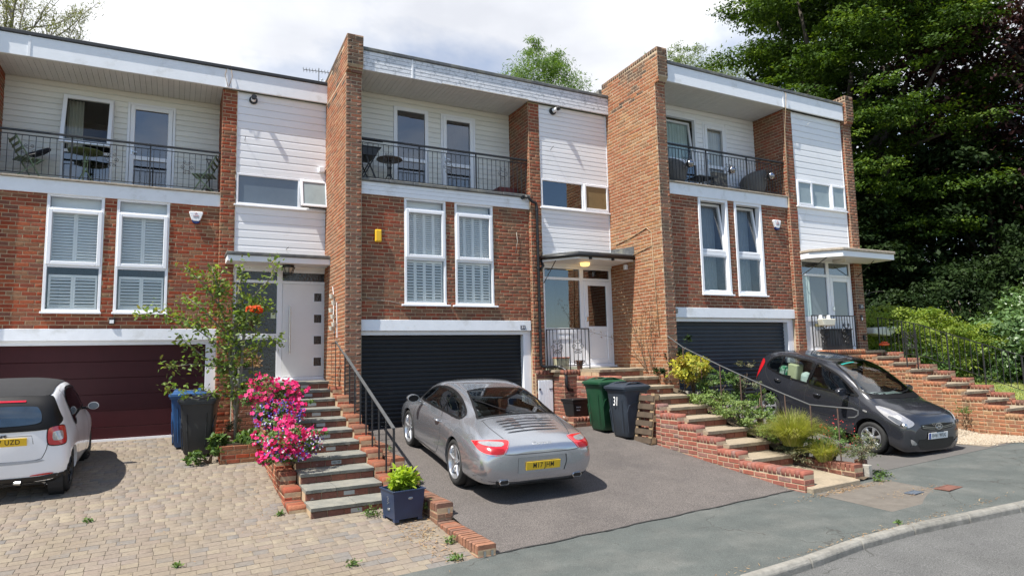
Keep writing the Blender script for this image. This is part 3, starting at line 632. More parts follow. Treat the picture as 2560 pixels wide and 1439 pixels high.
# ---- entrance bays ------------------------------------------------------------
def door_unit(T, key):
    y = YC; zt = 3.33
    zth = {29: 1.06, 31: 1.09, 33: 1.10}[key]
    f = MB(); xm = {29: 4.93, 31: 5.07, 33: 5.02}[key]; zt2 = {29: 3.12, 31: 3.10, 33: 3.0}[key]
    x0, x1 = XP1 + .01, XL - .01
    f.box(x0, x1, y, y + .08, zth, zth + .06); f.box(x0, x1, y + .001, y + .079, zt, zt + .06)
    for a, b in ((x0, x0 + .05), (xm - .055, xm + .055), (x1 - .06, x1)): f.box(a, b, y + .002, y + .078, zth + .06, zt)
    f.box(x0 + .05, xm - .055, y + .003, y + .077, zt2 - .03, zt2 + .03); f.box(xm + .055, x1 - .06, y + .003, y + .077, zt2 - .03, zt2 + .03)
    ds = f.build('door_frame', 'upvc', T, bevel=.004)
    MB().box(x0, x1, y - .03, y + .1, zt + .06, 3.70).build('head_panel', 'white', T)
    box('threshold', 'upvc', ds, xm - .08, x1 + .02, y - .10, y, zth - .03, zth + .015, bevel=.005)
    # toplights
    tg = 'frost_dark' if key == 29 else 'glass_dark'
    pane(ds, tg, x0 + .05, xm - .055, zt2 + .03, zt, y + .03); pane(ds, tg, xm + .055, x1 - .06, zt2 + .03, zt, y + .03)
    # side light
    zm = 1.97 - (0 if key == 29 else .06)
    s = MB(); s.box(x0 + .05, xm - .055, y + .001, y + .075, zm - .06, zm + .06); s.build('side_rail', 'upvc', ds, bevel=.003)
    sg = {29: 'frost_dark', 31: 'glass_dark', 33: 'grey_glass'}[key]
    pane(ds, sg, x0 + .05, xm - .055, zm + .06, zt2 - .03, y + .03)
    if key == 29: pane(ds, sg, x0 + .05, xm - .055, zth + .06, zm - .06, y + .03); box('letter_box', 'chrome', ds, x0 + .33, x0 + .65, y - .012, y, zm - .025, zm + .025, bevel=.003)
    else: box('side_panel', 'upvc', ds, x0 + .05, xm - .055, y + .02, y + .05, zth + .06, zm - .06); [box('letter_box', 'white', ds, x0 + .4 + i * .17, x0 + .54 + i * .17, y + .005, y + .02, zm - .19, zm - .12, bevel=.003) for i in range(2)] if key == 31 else box('letter_box', mat('brass', (.5, .4, .2), rough=.3, metal=1), ds, x0 + .38, x0 + .7, y + .005, y + .02, zm - .19, zm - .12, bevel=.003)
    # door leaf
    a, b, c, d = xm + .055, x1 - .06, zth + .06, zt2 - .03
    if key == 29:
        lf = MB().box(a + .004, b - .004, y - .004, y + .05, c + .004, d - .004).build('front_door', mat('white_door', (.80, .80, .80), rough=.35, var=.02), T, bevel=.003)
        for i in range(4):
            zc = d - .28 - i * .46; q = MB(); frame_bars(q, a + .63, a + .83, zc - .11, zc + .11, y - .014, y - .004, .022); q.build('door_light_frame', 'upvc', lf); pane(lf, 'frost_dark', a + .65, a + .81, zc - .09, zc + .09, y - .006)
        h = MB(); xh = a + .15; h.tube([(xh, y - .07, 1.62), (xh, y - .07, 2.62)], .014, 10); [h.tube([(xh, y - .07, z), (xh, y - .004, z)], .009, 8) for z in (1.75, 2.48)]; h.build('pull_handle', 'chrome', lf, smooth=True, auto=50)
        box('lock', 'chrome', lf, a + .03, a + .07, y - .012, y - .004, 1.86, 1.92, bevel=.006)
        box('sticker', mat('pale_green_sticker', (.6, .68, .45)), ds, xm - .17, xm - .075, y + .022, y + .03, 2.35, 2.47)
    else:
        q = MB(); zp = c + .80 if key == 31 else c + .78; frame_bars(q, a + .004, b - .004, c + .004, d - .004, y - .008, y + .05, .105, hs=[(zp, a + .11, b - .11, .12)]); lf = q.build('front_door', 'upvc', T, bevel=.008)
        pane(lf, 'glass_dark' if key == 31 else 'grey_glass', a + .11, b - .11, zp + .06, d - .11, y + .02); box('door_panel', 'upvc', lf, a + .11, b - .11, y + .01, y + .03, c + .11, zp - .06)
        q = MB(); frame_bars(q, a + .15, b - .15, c + .15, zp - .10, y + .0, y + .01, .018); q.build('panel_moulding', 'upvc', lf, bevel=.003)
        box('handle', 'chrome', lf, a + .03, a + .09, y - .03, y - .008, zp + .18, zp + .28, bevel=.006)
    room(ds, x0 + .05, x1 - .05, zth, zt, y + .08, 1.8)
    if key == 31: drape(ds, 'curtain_teal', x0 + .06, x0 + .36, zm + .07, zt2 - .04, y + .14, 7, .02)
    if key == 33: drape(ds, 'curtain_teal', x0 + .03, x0 + .3, zm + .07, zt2 - .04, y + .005 + .005, 3, .004)
    # brick plinth below the door bay
    return ds
for T, k in ((H29, 29), (H31, 31), (H33, 33)): door_unit(T, k)
# canopies
def canopy(T, key):
    if key == 29: poly = [(XP1 - .16, YC), (XP1 - .16, -.62), (XL + .10, -.62), (XL + .0, YC)]; z0, z1 = 3.45, 3.57
    elif key == 31: poly = [(XP1 - .05, YC), (XP1 + .0, -.30), (XP1 + .42, -.90), (XL + .0, -.90), (XL, YC)]; z0, z1 = 3.44, 3.53
    else: poly = [(XP1 - .02, YC), (XP1 - .02, -.32), (XP1 + .48, -.88), (XL + .56, -.88), (XL + .56, -.14), (XL + .36, -.14), (XL, YC)]; z0, z1 = 3.36, 3.50
    o = MB().prism(poly, z0, z1, 'z').build('canopy', 'white', T, bevel=.004)
    big = [(a + (.02 if a > 5 else -.02) * (1 if a < XL - .1 or key == 33 else 0), b - (.035 if b < -.2 else 0)) for a, b in poly]
    MB().prism(big, z1 + .002, z1 + .07, 'z').build('canopy_felt', 'lead' if key != 33 else 'coping_old', o, bevel=.012)
    return o
c29, c31, c33 = canopy(H29, 29), canopy(H31, 31), canopy(H33, 33)
# guttering round the middle canopy and the lead flashing up the wall
g = MB(); g.tube([(XP1 - .06, YC - .02, 3.55), (XP1 - .02, -.33, 3.52), (XP1 + .41, -.95, 3.52), (XL - .01, -.95, 3.52)], .045, 10); g.build('gutter', 'blackplastic', c31, smooth=True)
for x in (XP1 + .7, XP1 + 1.3): box('gutter_bracket', 'blackplastic', c31, x, x + .04, -.96, -.9, 3.43, 3.5)
MB().prism([(-.95, 3.60), (-.95, 3.78), (YC, 3.83), (YC, 3.60)], XL - .012, XL - .002, 'x').build('flashing', 'lead', c31)
MB().tube([(XP1 - .06, YC - .03, 3.50), (XP1 - .02, -.14, 3.36), (XP1 - .10, -.15, 3.26)], .03, 8).build('gutter_outlet', 'blackplastic', c31, smooth=True)
# porch lights
mb = MB(); mb.lathe([(.0, 0), (.12, 0), (.12, -.03), (.10, -.05)], 20, (5.05, -.35, 3.44)); mb.build('porch_lamp', 'blackplastic', c29)
mb = MB(); 
for i in range(8):
    t = i * math.pi / 4; mb.tube([(5.05 + .13 * math.cos(t), -.35 + .13 * math.sin(t), 3.40), (5.05 + .085 * math.cos(t), -.35 + .085 * math.sin(t), 3.27)], .006, 5)
mb.lathe([(.135, -.04), (.14, -.04), (.14, -.055), (.135, -.055)], 20, (5.05, -.35, 3.44)); mb.lathe([(.085, -.165), (.09, -.165), (.09, -.175), (.0, -.18)], 20, (5.05, -.35, 3.44)); mb.build('lamp_cage', 'blackplastic', c29)
mb = MB(); mb.lathe([(.12, -.05), (.075, -.16), (0, -.165)], 16, (5.05, -.35, 3.44)); mb.build('lamp_glass', mat('lamp_glass', (.45, .42, .35), rough=.3), c29, smooth=True)
lit = bpy.data.materials.new('lit_lamp'); lit.use_nodes = True; lb = lit.node_tree.nodes['Principled BSDF']; lb.inputs['Base Color'].default_value = (.8, .6, .3, 1); lb.inputs['Emission Color'].default_value = (1, .62, .2, 1); lb.inputs['Emission Strength'].default_value = 1.1
mb = MB(); mb.lathe([(.11, 0), (.11, -.05), (.08, -.075), (0, -.08)], 20, (4.98, -.35, 3.44)); mb.build('porch_lamp', lit, c31, smooth=True, auto=40)
mb = MB(); mb.lathe([(.15, 0), (.15, -.05), (.12, -.075), (0, -.085)], 24, (4.98, -.42, 3.36)); o = mb.build('porch_lamp', mat('dull_lamp_cover', (.55, .52, .45), rough=.4), c33, smooth=True, auto=40); 
for s_, T in (((XP1 + .0, -.30), H33), ((XL + .15, -.25), H33)):
    MB().tube([(s_[0], YC - .04, 2.98), (s_[0] + (.30 if s_[0] < 5 else .02), -.60, 3.37)], .010, 6).build('canopy_stay', 'iron', c33)
MB().tube([(XP1 + .02, YC - .02, 2.98), (XP1 + .12, -.45, 3.44)], .010, 6).build('canopy_stay', 'iron', c31)

# ---- things fixed to the walls (parts of their houses)
# rainwater pipe of the middle house
mb = MB(); xp = 3.86; yq = YP - .07
mb.tube([(3.58, -.12, 4.90), (3.66, -.15, 4.89), (3.74, yq, 4.80), (xp - .02, yq, 4.77), (xp, yq, 4.68), (xp, yq, 1.16), (xp + .03, yq - .01, 1.12), (xp + .12, yq - .02, 1.11), (4.2, -.30, 1.11)], .034, 10)
mb.tube([(4.14, -.30, 1.11), (4.2, -.32, 1.11), (4.24, -.42, 1.08), (4.24, -.55, 1.04), (4.24, -.58, .70), (4.28, -.57, .62), (4.40, -.56, .60)], .038, 10)
dp = mb.build('rainwater_pipe', 'blackplastic', H31, smooth=True)
for z in (4.62, 3.9, 3.3, 2.6, 1.9, 1.3): MB().lathe([(.040, -.025), (.044, -.025), (.044, .025), (.040, .025)], 12, (xp, yq, z)).build('pipe_collar', 'blackplastic', dp)
MB().tube([(3.56, .02, 4.90), (3.56, -.10, 4.90)], .045, 12).build('pipe_outlet', 'blackplastic', dp)
# alarm boxes
def alarm(T, x, z, y=-.0):
    mb = MB(); P = [(-.13, .075), (-.12, .10), (.12, .10), (.13, .075), (.08, -.07), (.05, -.10), (-.05, -.10), (-.08, -.07)]
    mb.prism([(x + a, z + b) for a, b in P], y - .07, y - .01, 'y'); o = mb.build('alarm_box', 'white', T, bevel=.012)
    mb = MB(); mb.prism([(x + a, z + b) for a, b in ((-.078, -.075), (.078, -.075), (.06, -.13), (0, -.15), (-.06, -.13))], y - .066, y - .012, 'y'); mb.build('strobe', mat('blue_lens', (.015, .03, .14), rough=.2), o, bevel=.008)
    text('lettering', 'SUSSEX', .032, (x, y - .073, z + .012), (R(90), 0, 0), mat('red_print', (.4, .05, .05)), o, .001); text('lettering', '01323 849', .024, (x, y - .073, z - .02), (R(90), 0, 0), 'ink', o, .001)
    mb = MB(); mb.prism([(x - .03, z + .05), (x, z + .075), (x + .03, z + .05), (x, z + .06)], y - .074, y - .070, 'y'); mb.build('emblem', mat('red_print2', (.45, .05, .05)), o)
alarm(H29, 3.30, 4.40); alarm(H33, 3.30, 4.20)
ya = MB().box(.19, .32, -.08, -.005, 3.68, 3.93).build('alarm_box', 'yellow', H31, bevel=.012); box('alarm_front', 'yellow', ya, .205, .305, -.088, -.08, 3.70, 3.91, bevel=.008)
# number plates of the houses
np_ = MB().box(3.44, 3.56, -.042, -.03, 1.94, 2.03).build('number_plate', mat('navy_enamel', (.012, .015, .05), rough=.3), H31, bevel=.004); text('numerals', '31', .085, (3.50, -.044, 1.985), (R(90), 0, 0), 'letter_white', np_, .001, 1.1, bold=.002)
np_ = MB().box(6.02, 6.20, -.155, -.135, 2.17, 2.29).build('number_plate', mat('slate_plate', (.03, .035, .05), rough=.4), H33, bevel=.004); text('numerals', '33', .095, (6.13, -.157, 2.23), (R(90), 0, 0), 'letter_white', np_, .001)
box('doorbell', 'blackplastic', H33, 6.05, 6.12, -.165, -.135, 1.86, 2.02, bevel=.01); box('doorbell_button', 'letter_white', H33, 6.062, 6.108, -.169, -.166, 1.88, 1.95, bevel=.003)
box('key_safe', 'blackplastic', H33, 6.09, 6.16, -.18, -.135, 1.36, 1.5, bevel=.012)
box('vent_box', 'upvc', H31, 5.96 - .10, 5.96 - .035, -.70, -.62, 3.28, 3.40, bevel=.006)
box('sensor', 'conc', H33, -.10, .02, -.075, -.035, 2.0, 2.1, bevel=.01)
# security lamps on the cladding
for T, x, z, tlt in ((H29, 4.33, 7.0, 1), (H31, 4.40, 7.03, -1)):
    mb = MB(); mb.lathe([(.0, 0), (.085, 0), (.085, -.03), (.0, -.03)], 20, (x, YC - .02, z), 'y'); o = mb.build('camera_base', 'blackplastic', T)
    mb = MB(); dv = Vector((.10 if tlt < 0 else .0, -.14, .05 if tlt < 0 else .03)); p0 = Vector((x, YC - .05, z)); mb.tube([p0, p0 + dv * .6], .05, 14); mb.build('camera_body', 'upvc', o, smooth=True, auto=50)
    MB().tube([p0 + dv * .6, p0 + dv], .052, 14).build('camera_head', 'blackplastic', o, smooth=True, auto=50)
# small vent hood, brackets on the cladding
box('vent_hood', 'upvc', H29, 5.70, 5.83, YC - .10, YC - .018, 5.58, 5.70, bevel=.015)
for T, x in ((H31, 4.32), (H29, 4.18), (H33, 4.55)):
    MB().tube([(x, YC - .02, 6.1 if T is not H33 else 6.85), (x, YC - .16, 6.14 if T is not H33 else 6.88)], .006, 5).build('wall_hook', 'iron' if T is not H33 else 'upvc', T)
MB().tube([(5.04, YC - .02, 3.82), (5.08, YC - .1, 3.86)], .006, 5).build('wall_hook', 'iron', H29)
mb = MB(); mb.box(2.62 - .75, 2.72 - .75, -.06, -.01, 2.22, 2.34); o = mb.build('floodlight', 'blackplastic', H29, bevel=.006); box('flood_glass', 'letter_white', o, 1.885, 1.955, -.066, -.06, 2.235, 2.30)
# cables
def cable(T, pts, r=.006, m='conc', nm='cable'): MB().tube(pts, r, 5).build(nm, m, T, smooth=True)
cable(H31, [(.02, -.02, 2.56), (.25, -.022, 2.52), (.5, -.022, 2.50), (.75, -.022, 2.45)]); cable(H31, [(-.07, -.02, 4.6), (-.08, -.02, 4.3), (-.1, -.02, 4.15)])
cable(H33, [(-.40, 1.5, 3.72), (-.40, .9, 3.80), (-.40, .35, 3.92), (-.40, .20, 3.80), (-.40, .15, 2.6), (-.40, .08, 1.5)], .009, 'mortar')
cable(H33, [(-.40, 1.75, 3.30), (-.40, .9, 3.38), (-.40, .18, 3.50)], .008, 'mortar')
cable(H31, [(3.40, -.02, 4.1), (3.42, -.03, 3.9), (3.36, -.03, 3.62)], .007)
cable(H33, [(3.70, -.14, 7.6), (3.72, -.23, 7.5), (3.70, -.22, 7.2), (3.72, -.12, 6.6), (3.71, -.11, 5.0)], .008, 'mortar'); cable(H29, [(3.80, -.2, 7.62), (3.76, -.22, 7.4), (3.82, -.22, 7.16)], .006, 'mortar'); cable(H29, [(3.86, -.2, 7.64), (3.90, -.22, 7.4), (3.84, -.22, 7.18)], .006, 'mortar')
# service door, brickwork below entrance of the middle house is built with its steps
for q in (B29, B31, B33): q.flush()
def rebase(T, loc):
    loc = Vector(loc); d = loc - T.location; T.location = loc
    for c in T.children: c.location = c.location - d

# ================================================================ GROUND, ROAD, PAVEMENT, DRIVES
KX0, KX1 = -14, 30
def zgr(x, y): return zs(x) - .30
sheet('ground', -160, 200, -150, 170, 12, 12, lambda x, y: -1.7 if x < 60 else -1.7, mat('earth_ground', (.10, .10, .06), rough=.95, var=.3), kind='structure')
m_road = mat('road_asphalt', (.118, .118, .115), rough=.9, var=.16, vscale=1.4, c2=(.095, .095, .095), c2pos=(.52, .8), c2scale=2.2, bump=.9, bscale=110)
m_pav = mat('pavement_asphalt', (.083, .093, .088), rough=.9, var=.16, vscale=3.0, c2=(.128, .132, .122), c2pos=(.45, .75), c2scale=1.6, bump=.6, bscale=140)
m_drv = mat('driveway_asphalt', (.134, .118, .109), rough=.92, var=.12, vscale=2.2, c2=(.095, .085, .081), c2pos=(.48, .72), c2scale=.7, bump=1.0, bscale=150)
def speckle(m, amt=.45, scale=260, lo=.35, hi=.72):
    t = m.node_tree; b = t.nodes['Principled BSDF']; src = b.inputs['Base Color'].links[0].from_socket
    g = N(t, 'ShaderNodeNewGeometry'); v = N(t, 'ShaderNodeTexNoise'); v.inputs['Scale'].default_value = scale; v.inputs['Detail'].default_value = 1; t.links.new(g.outputs['Position'], v.inputs['Vector'])
    mr = N(t, 'ShaderNodeMapRange'); mr.inputs['From Min'].default_value = lo; mr.inputs['From Max'].default_value = hi; mr.inputs['To Min'].default_value = 1 - amt; mr.inputs['To Max'].default_value = 1 + amt; t.links.new(v.outputs['Fac'], mr.inputs[0])
    x = N(t, 'ShaderNodeVectorMath', operation='SCALE'); t.links.new(src, x.inputs[0]); t.links.new(mr.outputs[0], x.inputs['Scale']); t.links.new(x.outputs[0], b.inputs['Base Color'])
speckle(m_road, .42, 90); speckle(m_pav, .28, 110); speckle(m_drv, .55, 100)
def cracks(m, scale=1.1, width=.012, dark=.35):
    """thin irregular cracks in asphalt: distance to warped cell borders, broken up by noise"""
    t = m.node_tree; b = t.nodes['Principled BSDF']; src = b.inputs['Base Color'].links[0].from_socket; L = t.links.new
    g = N(t, 'ShaderNodeNewGeometry'); n = N(t, 'ShaderNodeTexNoise'); n.inputs['Scale'].default_value = 3; n.inputs['Detail'].default_value = 6; L(g.outputs['Position'], n.inputs['Vector'])
    a = N(t, 'ShaderNodeVectorMath', operation='SCALE'); a.inputs['Scale'].default_value = .5; L(n.outputs['Color'], a.inputs[0]); ad = N(t, 'ShaderNodeVectorMath', operation='ADD'); L(g.outputs['Position'], ad.inputs[0]); L(a.outputs[0], ad.inputs[1])
    v = N(t, 'ShaderNodeTexVoronoi', feature='DISTANCE_TO_EDGE'); v.inputs['Scale'].default_value = scale; L(ad.outputs[0], v.inputs['Vector'])
    lt = N(t, 'ShaderNodeMath', operation='LESS_THAN'); lt.inputs[1].default_value = width; L(v.outputs['Distance'], lt.inputs[0])
    n2 = N(t, 'ShaderNodeTexNoise'); n2.inputs['Scale'].default_value = .9; L(g.outputs['Position'], n2.inputs['Vector']); gt = N(t, 'ShaderNodeMath', operation='GREATER_THAN'); gt.inputs[1].default_value = .55; L(n2.outputs['Fac'], gt.inputs[0])
    mu = N(t, 'ShaderNodeMath', operation='MULTIPLY'); L(lt.outputs[0], mu.inputs[0]); L(gt.outputs[0], mu.inputs[1])
    mx = N(t, 'ShaderNodeMixRGB'); mx.inputs[2].default_value = (.05, .05, .045, 1); m2 = N(t, 'ShaderNodeMath', operation='MULTIPLY'); m2.inputs[1].default_value = .8; L(mu.outputs[0], m2.inputs[0]); L(m2.outputs[0], mx.inputs[0]); L(src, mx.inputs[1]); L(mx.outputs[0], b.inputs['Base Color'])
cracks(m_pav, 1.0, .009); cracks(m_road, .8, .009)
sheet('road', KX0 - 20, 60, -40, -7.60, 40, 20, lambda x, y: zs(x) - .125, m_road, kind='structure')
def kerb_y(x): return float(np.interp(x, [-14, 1.3, 2.45, 3.3, 3.8, 4.5, 5.3, 6.4, 10, 30], [-7.95, -7.83, -7.81, -7.74, -7.71, -7.77, -7.87, -8.0, -8.4, -10.5]))
pv = sheet('pavement', KX0, 50, -7.70, -5.9, 130, 10, zpav, m_pav, kind='structure')
for v in pv.data.vertices:
    t = (v.co.y + 7.70) / 1.8; yk = kerb_y(v.co.x) + .002; v.co.y = yk + (-5.9 - yk) * t; v.co.z = zs(v.co.x) - .04 * (1 - t)
# lighter brown patch where the footway was dug up
sheet('pavement_patch', 4.7, 6.2, -7.35, -6.25, 8, 8, zpav, mat('brown_patch_asphalt', (.15, .132, .112), rough=.9, var=.2, bump=1, bscale=150), .004, kind='structure')
KB = empty('kerb', (0, 0, 0), kind='structure')
x = KX0; i = 0
while x < 24:
    ln = .915; mb = MB(); a, b = x + .006, x + ln - .006; ya, yb = kerb_y(a), kerb_y(b); dip = 0
    za, zb = zs(a) - .04 + .012, zs(b) - .04 + .012
    vs = []
    for (xx, yy, zz) in ((a, ya, za), (b, yb, zb)): vs += [(xx, yy - .115, zz - .3), (xx, yy - .115, zz - .035), (xx, yy - .085, zz), (xx, yy + .0, zz), (xx, yy, zz - .3)]
    mb.add(vs, [(0, 1, 2, 3, 4), (9, 8, 7, 6, 5)] + [(k, (k + 1) % 5, (k + 1) % 5 + 5, k + 5) for k in range(5)])
    if x > -6: mb.build('kerbstone', 'kerb', KB, bevel=.008)
    x += ln
KB['kind'] = 'structure'
sheet('driveway', 0 - .12, 4.75, -5.93, .2, 20, 26, z31, m_drv, .004, kind='structure')
sheet('driveway_end', 5.9, 12, -5.93, -1.6, 20, 20, z33, mat('end_driveway_asphalt', (.12, .112, .105), rough=.92, var=.15, vscale=2.2, bump=1, bscale=150), .004, kind='structure')
# ragged joint line between drive and footway
mb = MB(); px = [(-.1 + i * .12) for i in range(42)]
for i in range(len(px) - 1):
    w1 = .010 + .012 * abs(math.sin(i * 1.7)); y1 = -5.93 + .015 * math.sin(i * .9) + random.uniform(-.008, .008)
    if i == 0: yp = y1
    mb.add([(px[i], yp - w1, zs(px[i]) + .008), (px[i + 1], y1 - w1, zs(px[i + 1]) + .008), (px[i + 1], y1 + w1 * .6, zs(px[i + 1]) + .0085), (px[i], yp + w1 * .6, zs(px[i]) + .0085)], [(0, 1, 2, 3)]); yp = y1
mb.build('tar_joint', mat('tar', (.03, .03, .03), rough=.7), kind='structure')
# iron covers in the footway
for (x, y, w_, h_, mm, lb) in ((6.38, -7.1, .40, .20, mat('rust_cover', (.17, .075, .055), rough=.8, var=.3, bump=1, bscale=60), 'small rust red inspection cover in the pavement'), (5.78, -6.98, .26, .14, mat('bluish_cover', (.09, .11, .14), rough=.7), 'small bluish stopcock cover in the pavement beside the brown patch')):
    T = empty('inspection_cover', (x, y, zpav(x, y) + .006), .1, label=lb, cat='drain cover')
    f = MB(); frame_bars(f, -w_ / 2, w_ / 2, -h_ / 2, h_ / 2, 0, .01, .02); 
    f.v = [(a, c, b) for a, b, c in f.v]; f.build('cover_frame', mm, T); box('cover_plate', mm, T, -w_ / 2 + .022, w_ / 2 - .022, -h_ / 2 + .022, h_ / 2 - .022, -.005, .008, bevel=.003)

# ---- block paving of the left drive: every block its own piece
PAV = empty('paved_driveway', (-4.5, -2, -.45), kind='structure')
sheet('jointing_sand', -10.5, -.3, -5.95, 2.05, 50, 50, z29, mat('jointing_sand', (.20, .165, .125), rough=.95, var=.3), -.007, kind='structure')
M['paver'] = mat('tumbled_paver', attr=[(.235, .195, .152), (.215, .18, .145), (.262, .222, .166), (.19, .163, .139), (.226, .18, .147), (.175, .162, .15), (.243, .198, .15), (.203, .168, .137), (.228, .19, .155)], rough=.9, var=.16, vscale=26, bump=.5, bscale=60, spec=.2, c2=(.19, .155, .115), c2pos=(.46, .78), c2scale=1.0)
class Pav(Bricks): pass
PB = Pav(None, 'paver', jit=.018, cham=.04); PB.full = False
rows = []; y = -5.93
while y < 2.0: rows.append(y); y += .128
def on_paving(x, y):
    if x > -.36: return False
    if x > -1.92 and y > -3.25: return False
    if x > -1.75 and y > -3.75: return False
    if x > -2.58 and y > -.50: return False
    return True
for r, y in enumerate(rows):
    x = -10.3 + random.uniform(0, .2)
    while x < -.3:
        l = random.choice([.135, .165, .165, .195]); xc, yc = x + l / 2, y + .064; x += l
        if not on_paving(xc, yc): continue
        e = .1; nx = -(z29(xc + e, yc) - z29(xc - e, yc)) / (2 * e); ny = -(z29(xc, yc + e) - z29(xc, yc - e)) / (2 * e)
        nn = Vector((nx + random.uniform(-.006, .006), ny + random.uniform(-.006, .006), 1)).normalized()
        U = Vector((1, random.uniform(-.012, .012), 0)); U = (U - nn * U.dot(nn)).normalized()
        PB.add(None, Vector((xc, yc, z29(xc, yc) + random.uniform(-.0012, .0012))), U, nn, l - .006, .022, .128 - .006, 'paver')
PB.thing = None
for k in range(len(PB.items)): it = list(PB.items[k]); it[0] = PAV; it[1] = it[1] - PAV.location; PB.items[k] = tuple(it)
class _P: location = PAV.location; rotation_euler = PAV.rotation_euler; matrix_world = None
PB.thing = _P; PB.flush()

# ---- gravel strip beside the end drive
m_gr = mat('pale_gravel', attr=[(.34, .275, .20), (.44, .37, .28), (.27, .21, .15), (.48, .42, .33), (.31, .235, .165)], rough=.8, var=.15)
sheet('gravel_bed', 9.95, 11.62, -5.85, -3.2, 8, 12, z33, mat('gravel_base', (.24, .195, .145), rough=.95, var=.3, vscale=60), .008, kind='structure')
ng = 15000; gx = rng.uniform(9.95, 11.60, ng); gy = rng.uniform(-6.1, -3.3, ng); keep = (gy > -5.75 - .25 * rng.random(ng) + .15 * np.sin(gx * 5)) & (gx > 10.0 + .12 * np.sin(gy * 4)); gx, gy = gx[keep], gy[keep]; ng = len(gx)
gz = np.array([z33(a, b) if b > -5.93 else zpav(a, b) for a, b in zip(gx, gy)]) + .012
oc = np.array([(1, 0, 0), (0, 1, 0), (-1, 0, 0), (0, -1, 0), (0, 0, .6), (0, 0, -.6)]); of = np.array([(0, 1, 4), (1, 2, 4), (2, 3, 4), (3, 0, 4), (1, 0, 5), (2, 1, 5), (3, 2, 5), (0, 3, 5)])
sc = rng.uniform(.009, .02, (ng, 1, 1)) * rng.uniform(.7, 1.3, (ng, 1, 3)); th = rng.uniform(0, 6.28, ng); cs, sn = np.cos(th), np.sin(th)
vv = oc[None] * sc + rng.uniform(-.003, .003, (ng, 6, 3)); vx = vv[:, :, 0] * cs[:, None] - vv[:, :, 1] * sn[:, None]; vy = vv[:, :, 0] * sn[:, None] + vv[:, :, 1] * cs[:, None]
vv = np.stack([vx + gx[:, None], vy + gy[:, None], vv[:, :, 2] + gz[:, None]], -1).reshape(-1, 3); ff = (of[None] + (np.arange(ng) * 6)[:, None, None]).reshape(-1, 3)
link('gravel', np_mesh('gravel', vv, ff, np.repeat(rng.random(ng), 8)), m_gr, kind='stuff', label='pale gravel spread between the end drive and the step wall', cat='gravel')

# ================================================================ STEPS
def tread(T, mt, x0, x1, yf, dep, zt, th=.05, over=.02, split=None):
    cuts = [x0] + (split or []) + [x1]
    for a, b in zip(cuts[:-1], cuts[1:]): 
        mb = MB(); j = [random.uniform(-.006, .006) for _ in range(4)]
        n = 6; top = []; 
        xs = [a + .003 + (b - a - .006) * k / n for k in range(n + 1)]
        vs = []
        for k, xx in enumerate(xs):
            jj = random.uniform(-.008, .008) if 0 < k < n else 0
            vs += [(xx, yf - over + jj, zt - .008), (xx, yf - over + jj + .012, zt), (xx, yf + dep, zt), (xx, yf + dep, zt - th), (xx, yf - over + jj + .006, zt - th)]
        fs = [(0, 1, 2, 3, 4), tuple(5 * n + q for q in (4, 3, 2, 1, 0))]
        for k in range(n): fs += [(5 * k + q, 5 * k + (q + 1) % 5, 5 * k + 5 + (q + 1) % 5, 5 * k + 5 + q) for q in range(5)]
        mb.add(vs, fs); mb.build('tread', mt, T)
# --- left flight (11 treads), house 29
S29 = empty('front_steps', (-1.15, -1.2, 0), label='eleven grey stone steps with pink petunias spilling over their left wall', cat='steps'); S29.location = (0, 0, 0)
RB = Bricks(S29, full=True, jit=.02)
TB = dict(zt=.952, r=.149, yt=.739, g=.447, xl=-1.66, xr=-.53)
core = MB(); mort = core
for k in range(11):
    z = TB['zt'] - k * TB['r']; y = TB['yt'] - k * TB['g']; xs_ = TB['xr'] - .009 * k; xl = -1.59 - .009 * k
    y1 = YC + 1.826 - .02 if k == 0 else y + TB['g'] + .03
    tread(S29, 'stone_tread', xl, xs_, y, y1 - y, z, split=[xl + .50 + random.uniform(-.1, .1)])
    core.box(xl + .005, xs_ - .005, y + .02, y1 + .1, z - .6 if k > 5 else z - 1.2, z - .052)
    rb = MB()
    for q in range(5):
        a = xl + .01 + q * .215; b = min(a + .205, xs_ - .01)
        if b > a + .03: RB.add(None, ((a + b) / 2, y + .006, z - .052 - .05), (1, 0, 0), (0, -1, 0), b - a, .06, .085, 'oldbrick')
    RB.items[-5:] = RB.items[-5:]
    if 0 <= k < 11 and k != 8:
        tl = MB().box(xl + .52, xl + .67, y + .0015, y + .008, z - .125, z - .068).build('number_tile', mat('pale_tile', (.42, .41, .38), rough=.5) if k == 0 else bpy.data.materials.get('pale_tile'), S29, bevel=.002)
        if k == 7: text('lettering', 'No 29', .045, (xl + .595, y - .0005, z - .097), (R(90), 0, 0), 'ink', tl, .001)
sc_ = core.build('step_core', 'mortar', S29)
def fixparent(reg, par):
    reg.items = [(par,) + it[1:] if it[0] is None else it for it in reg.items]
fixparent(RB, sc_)
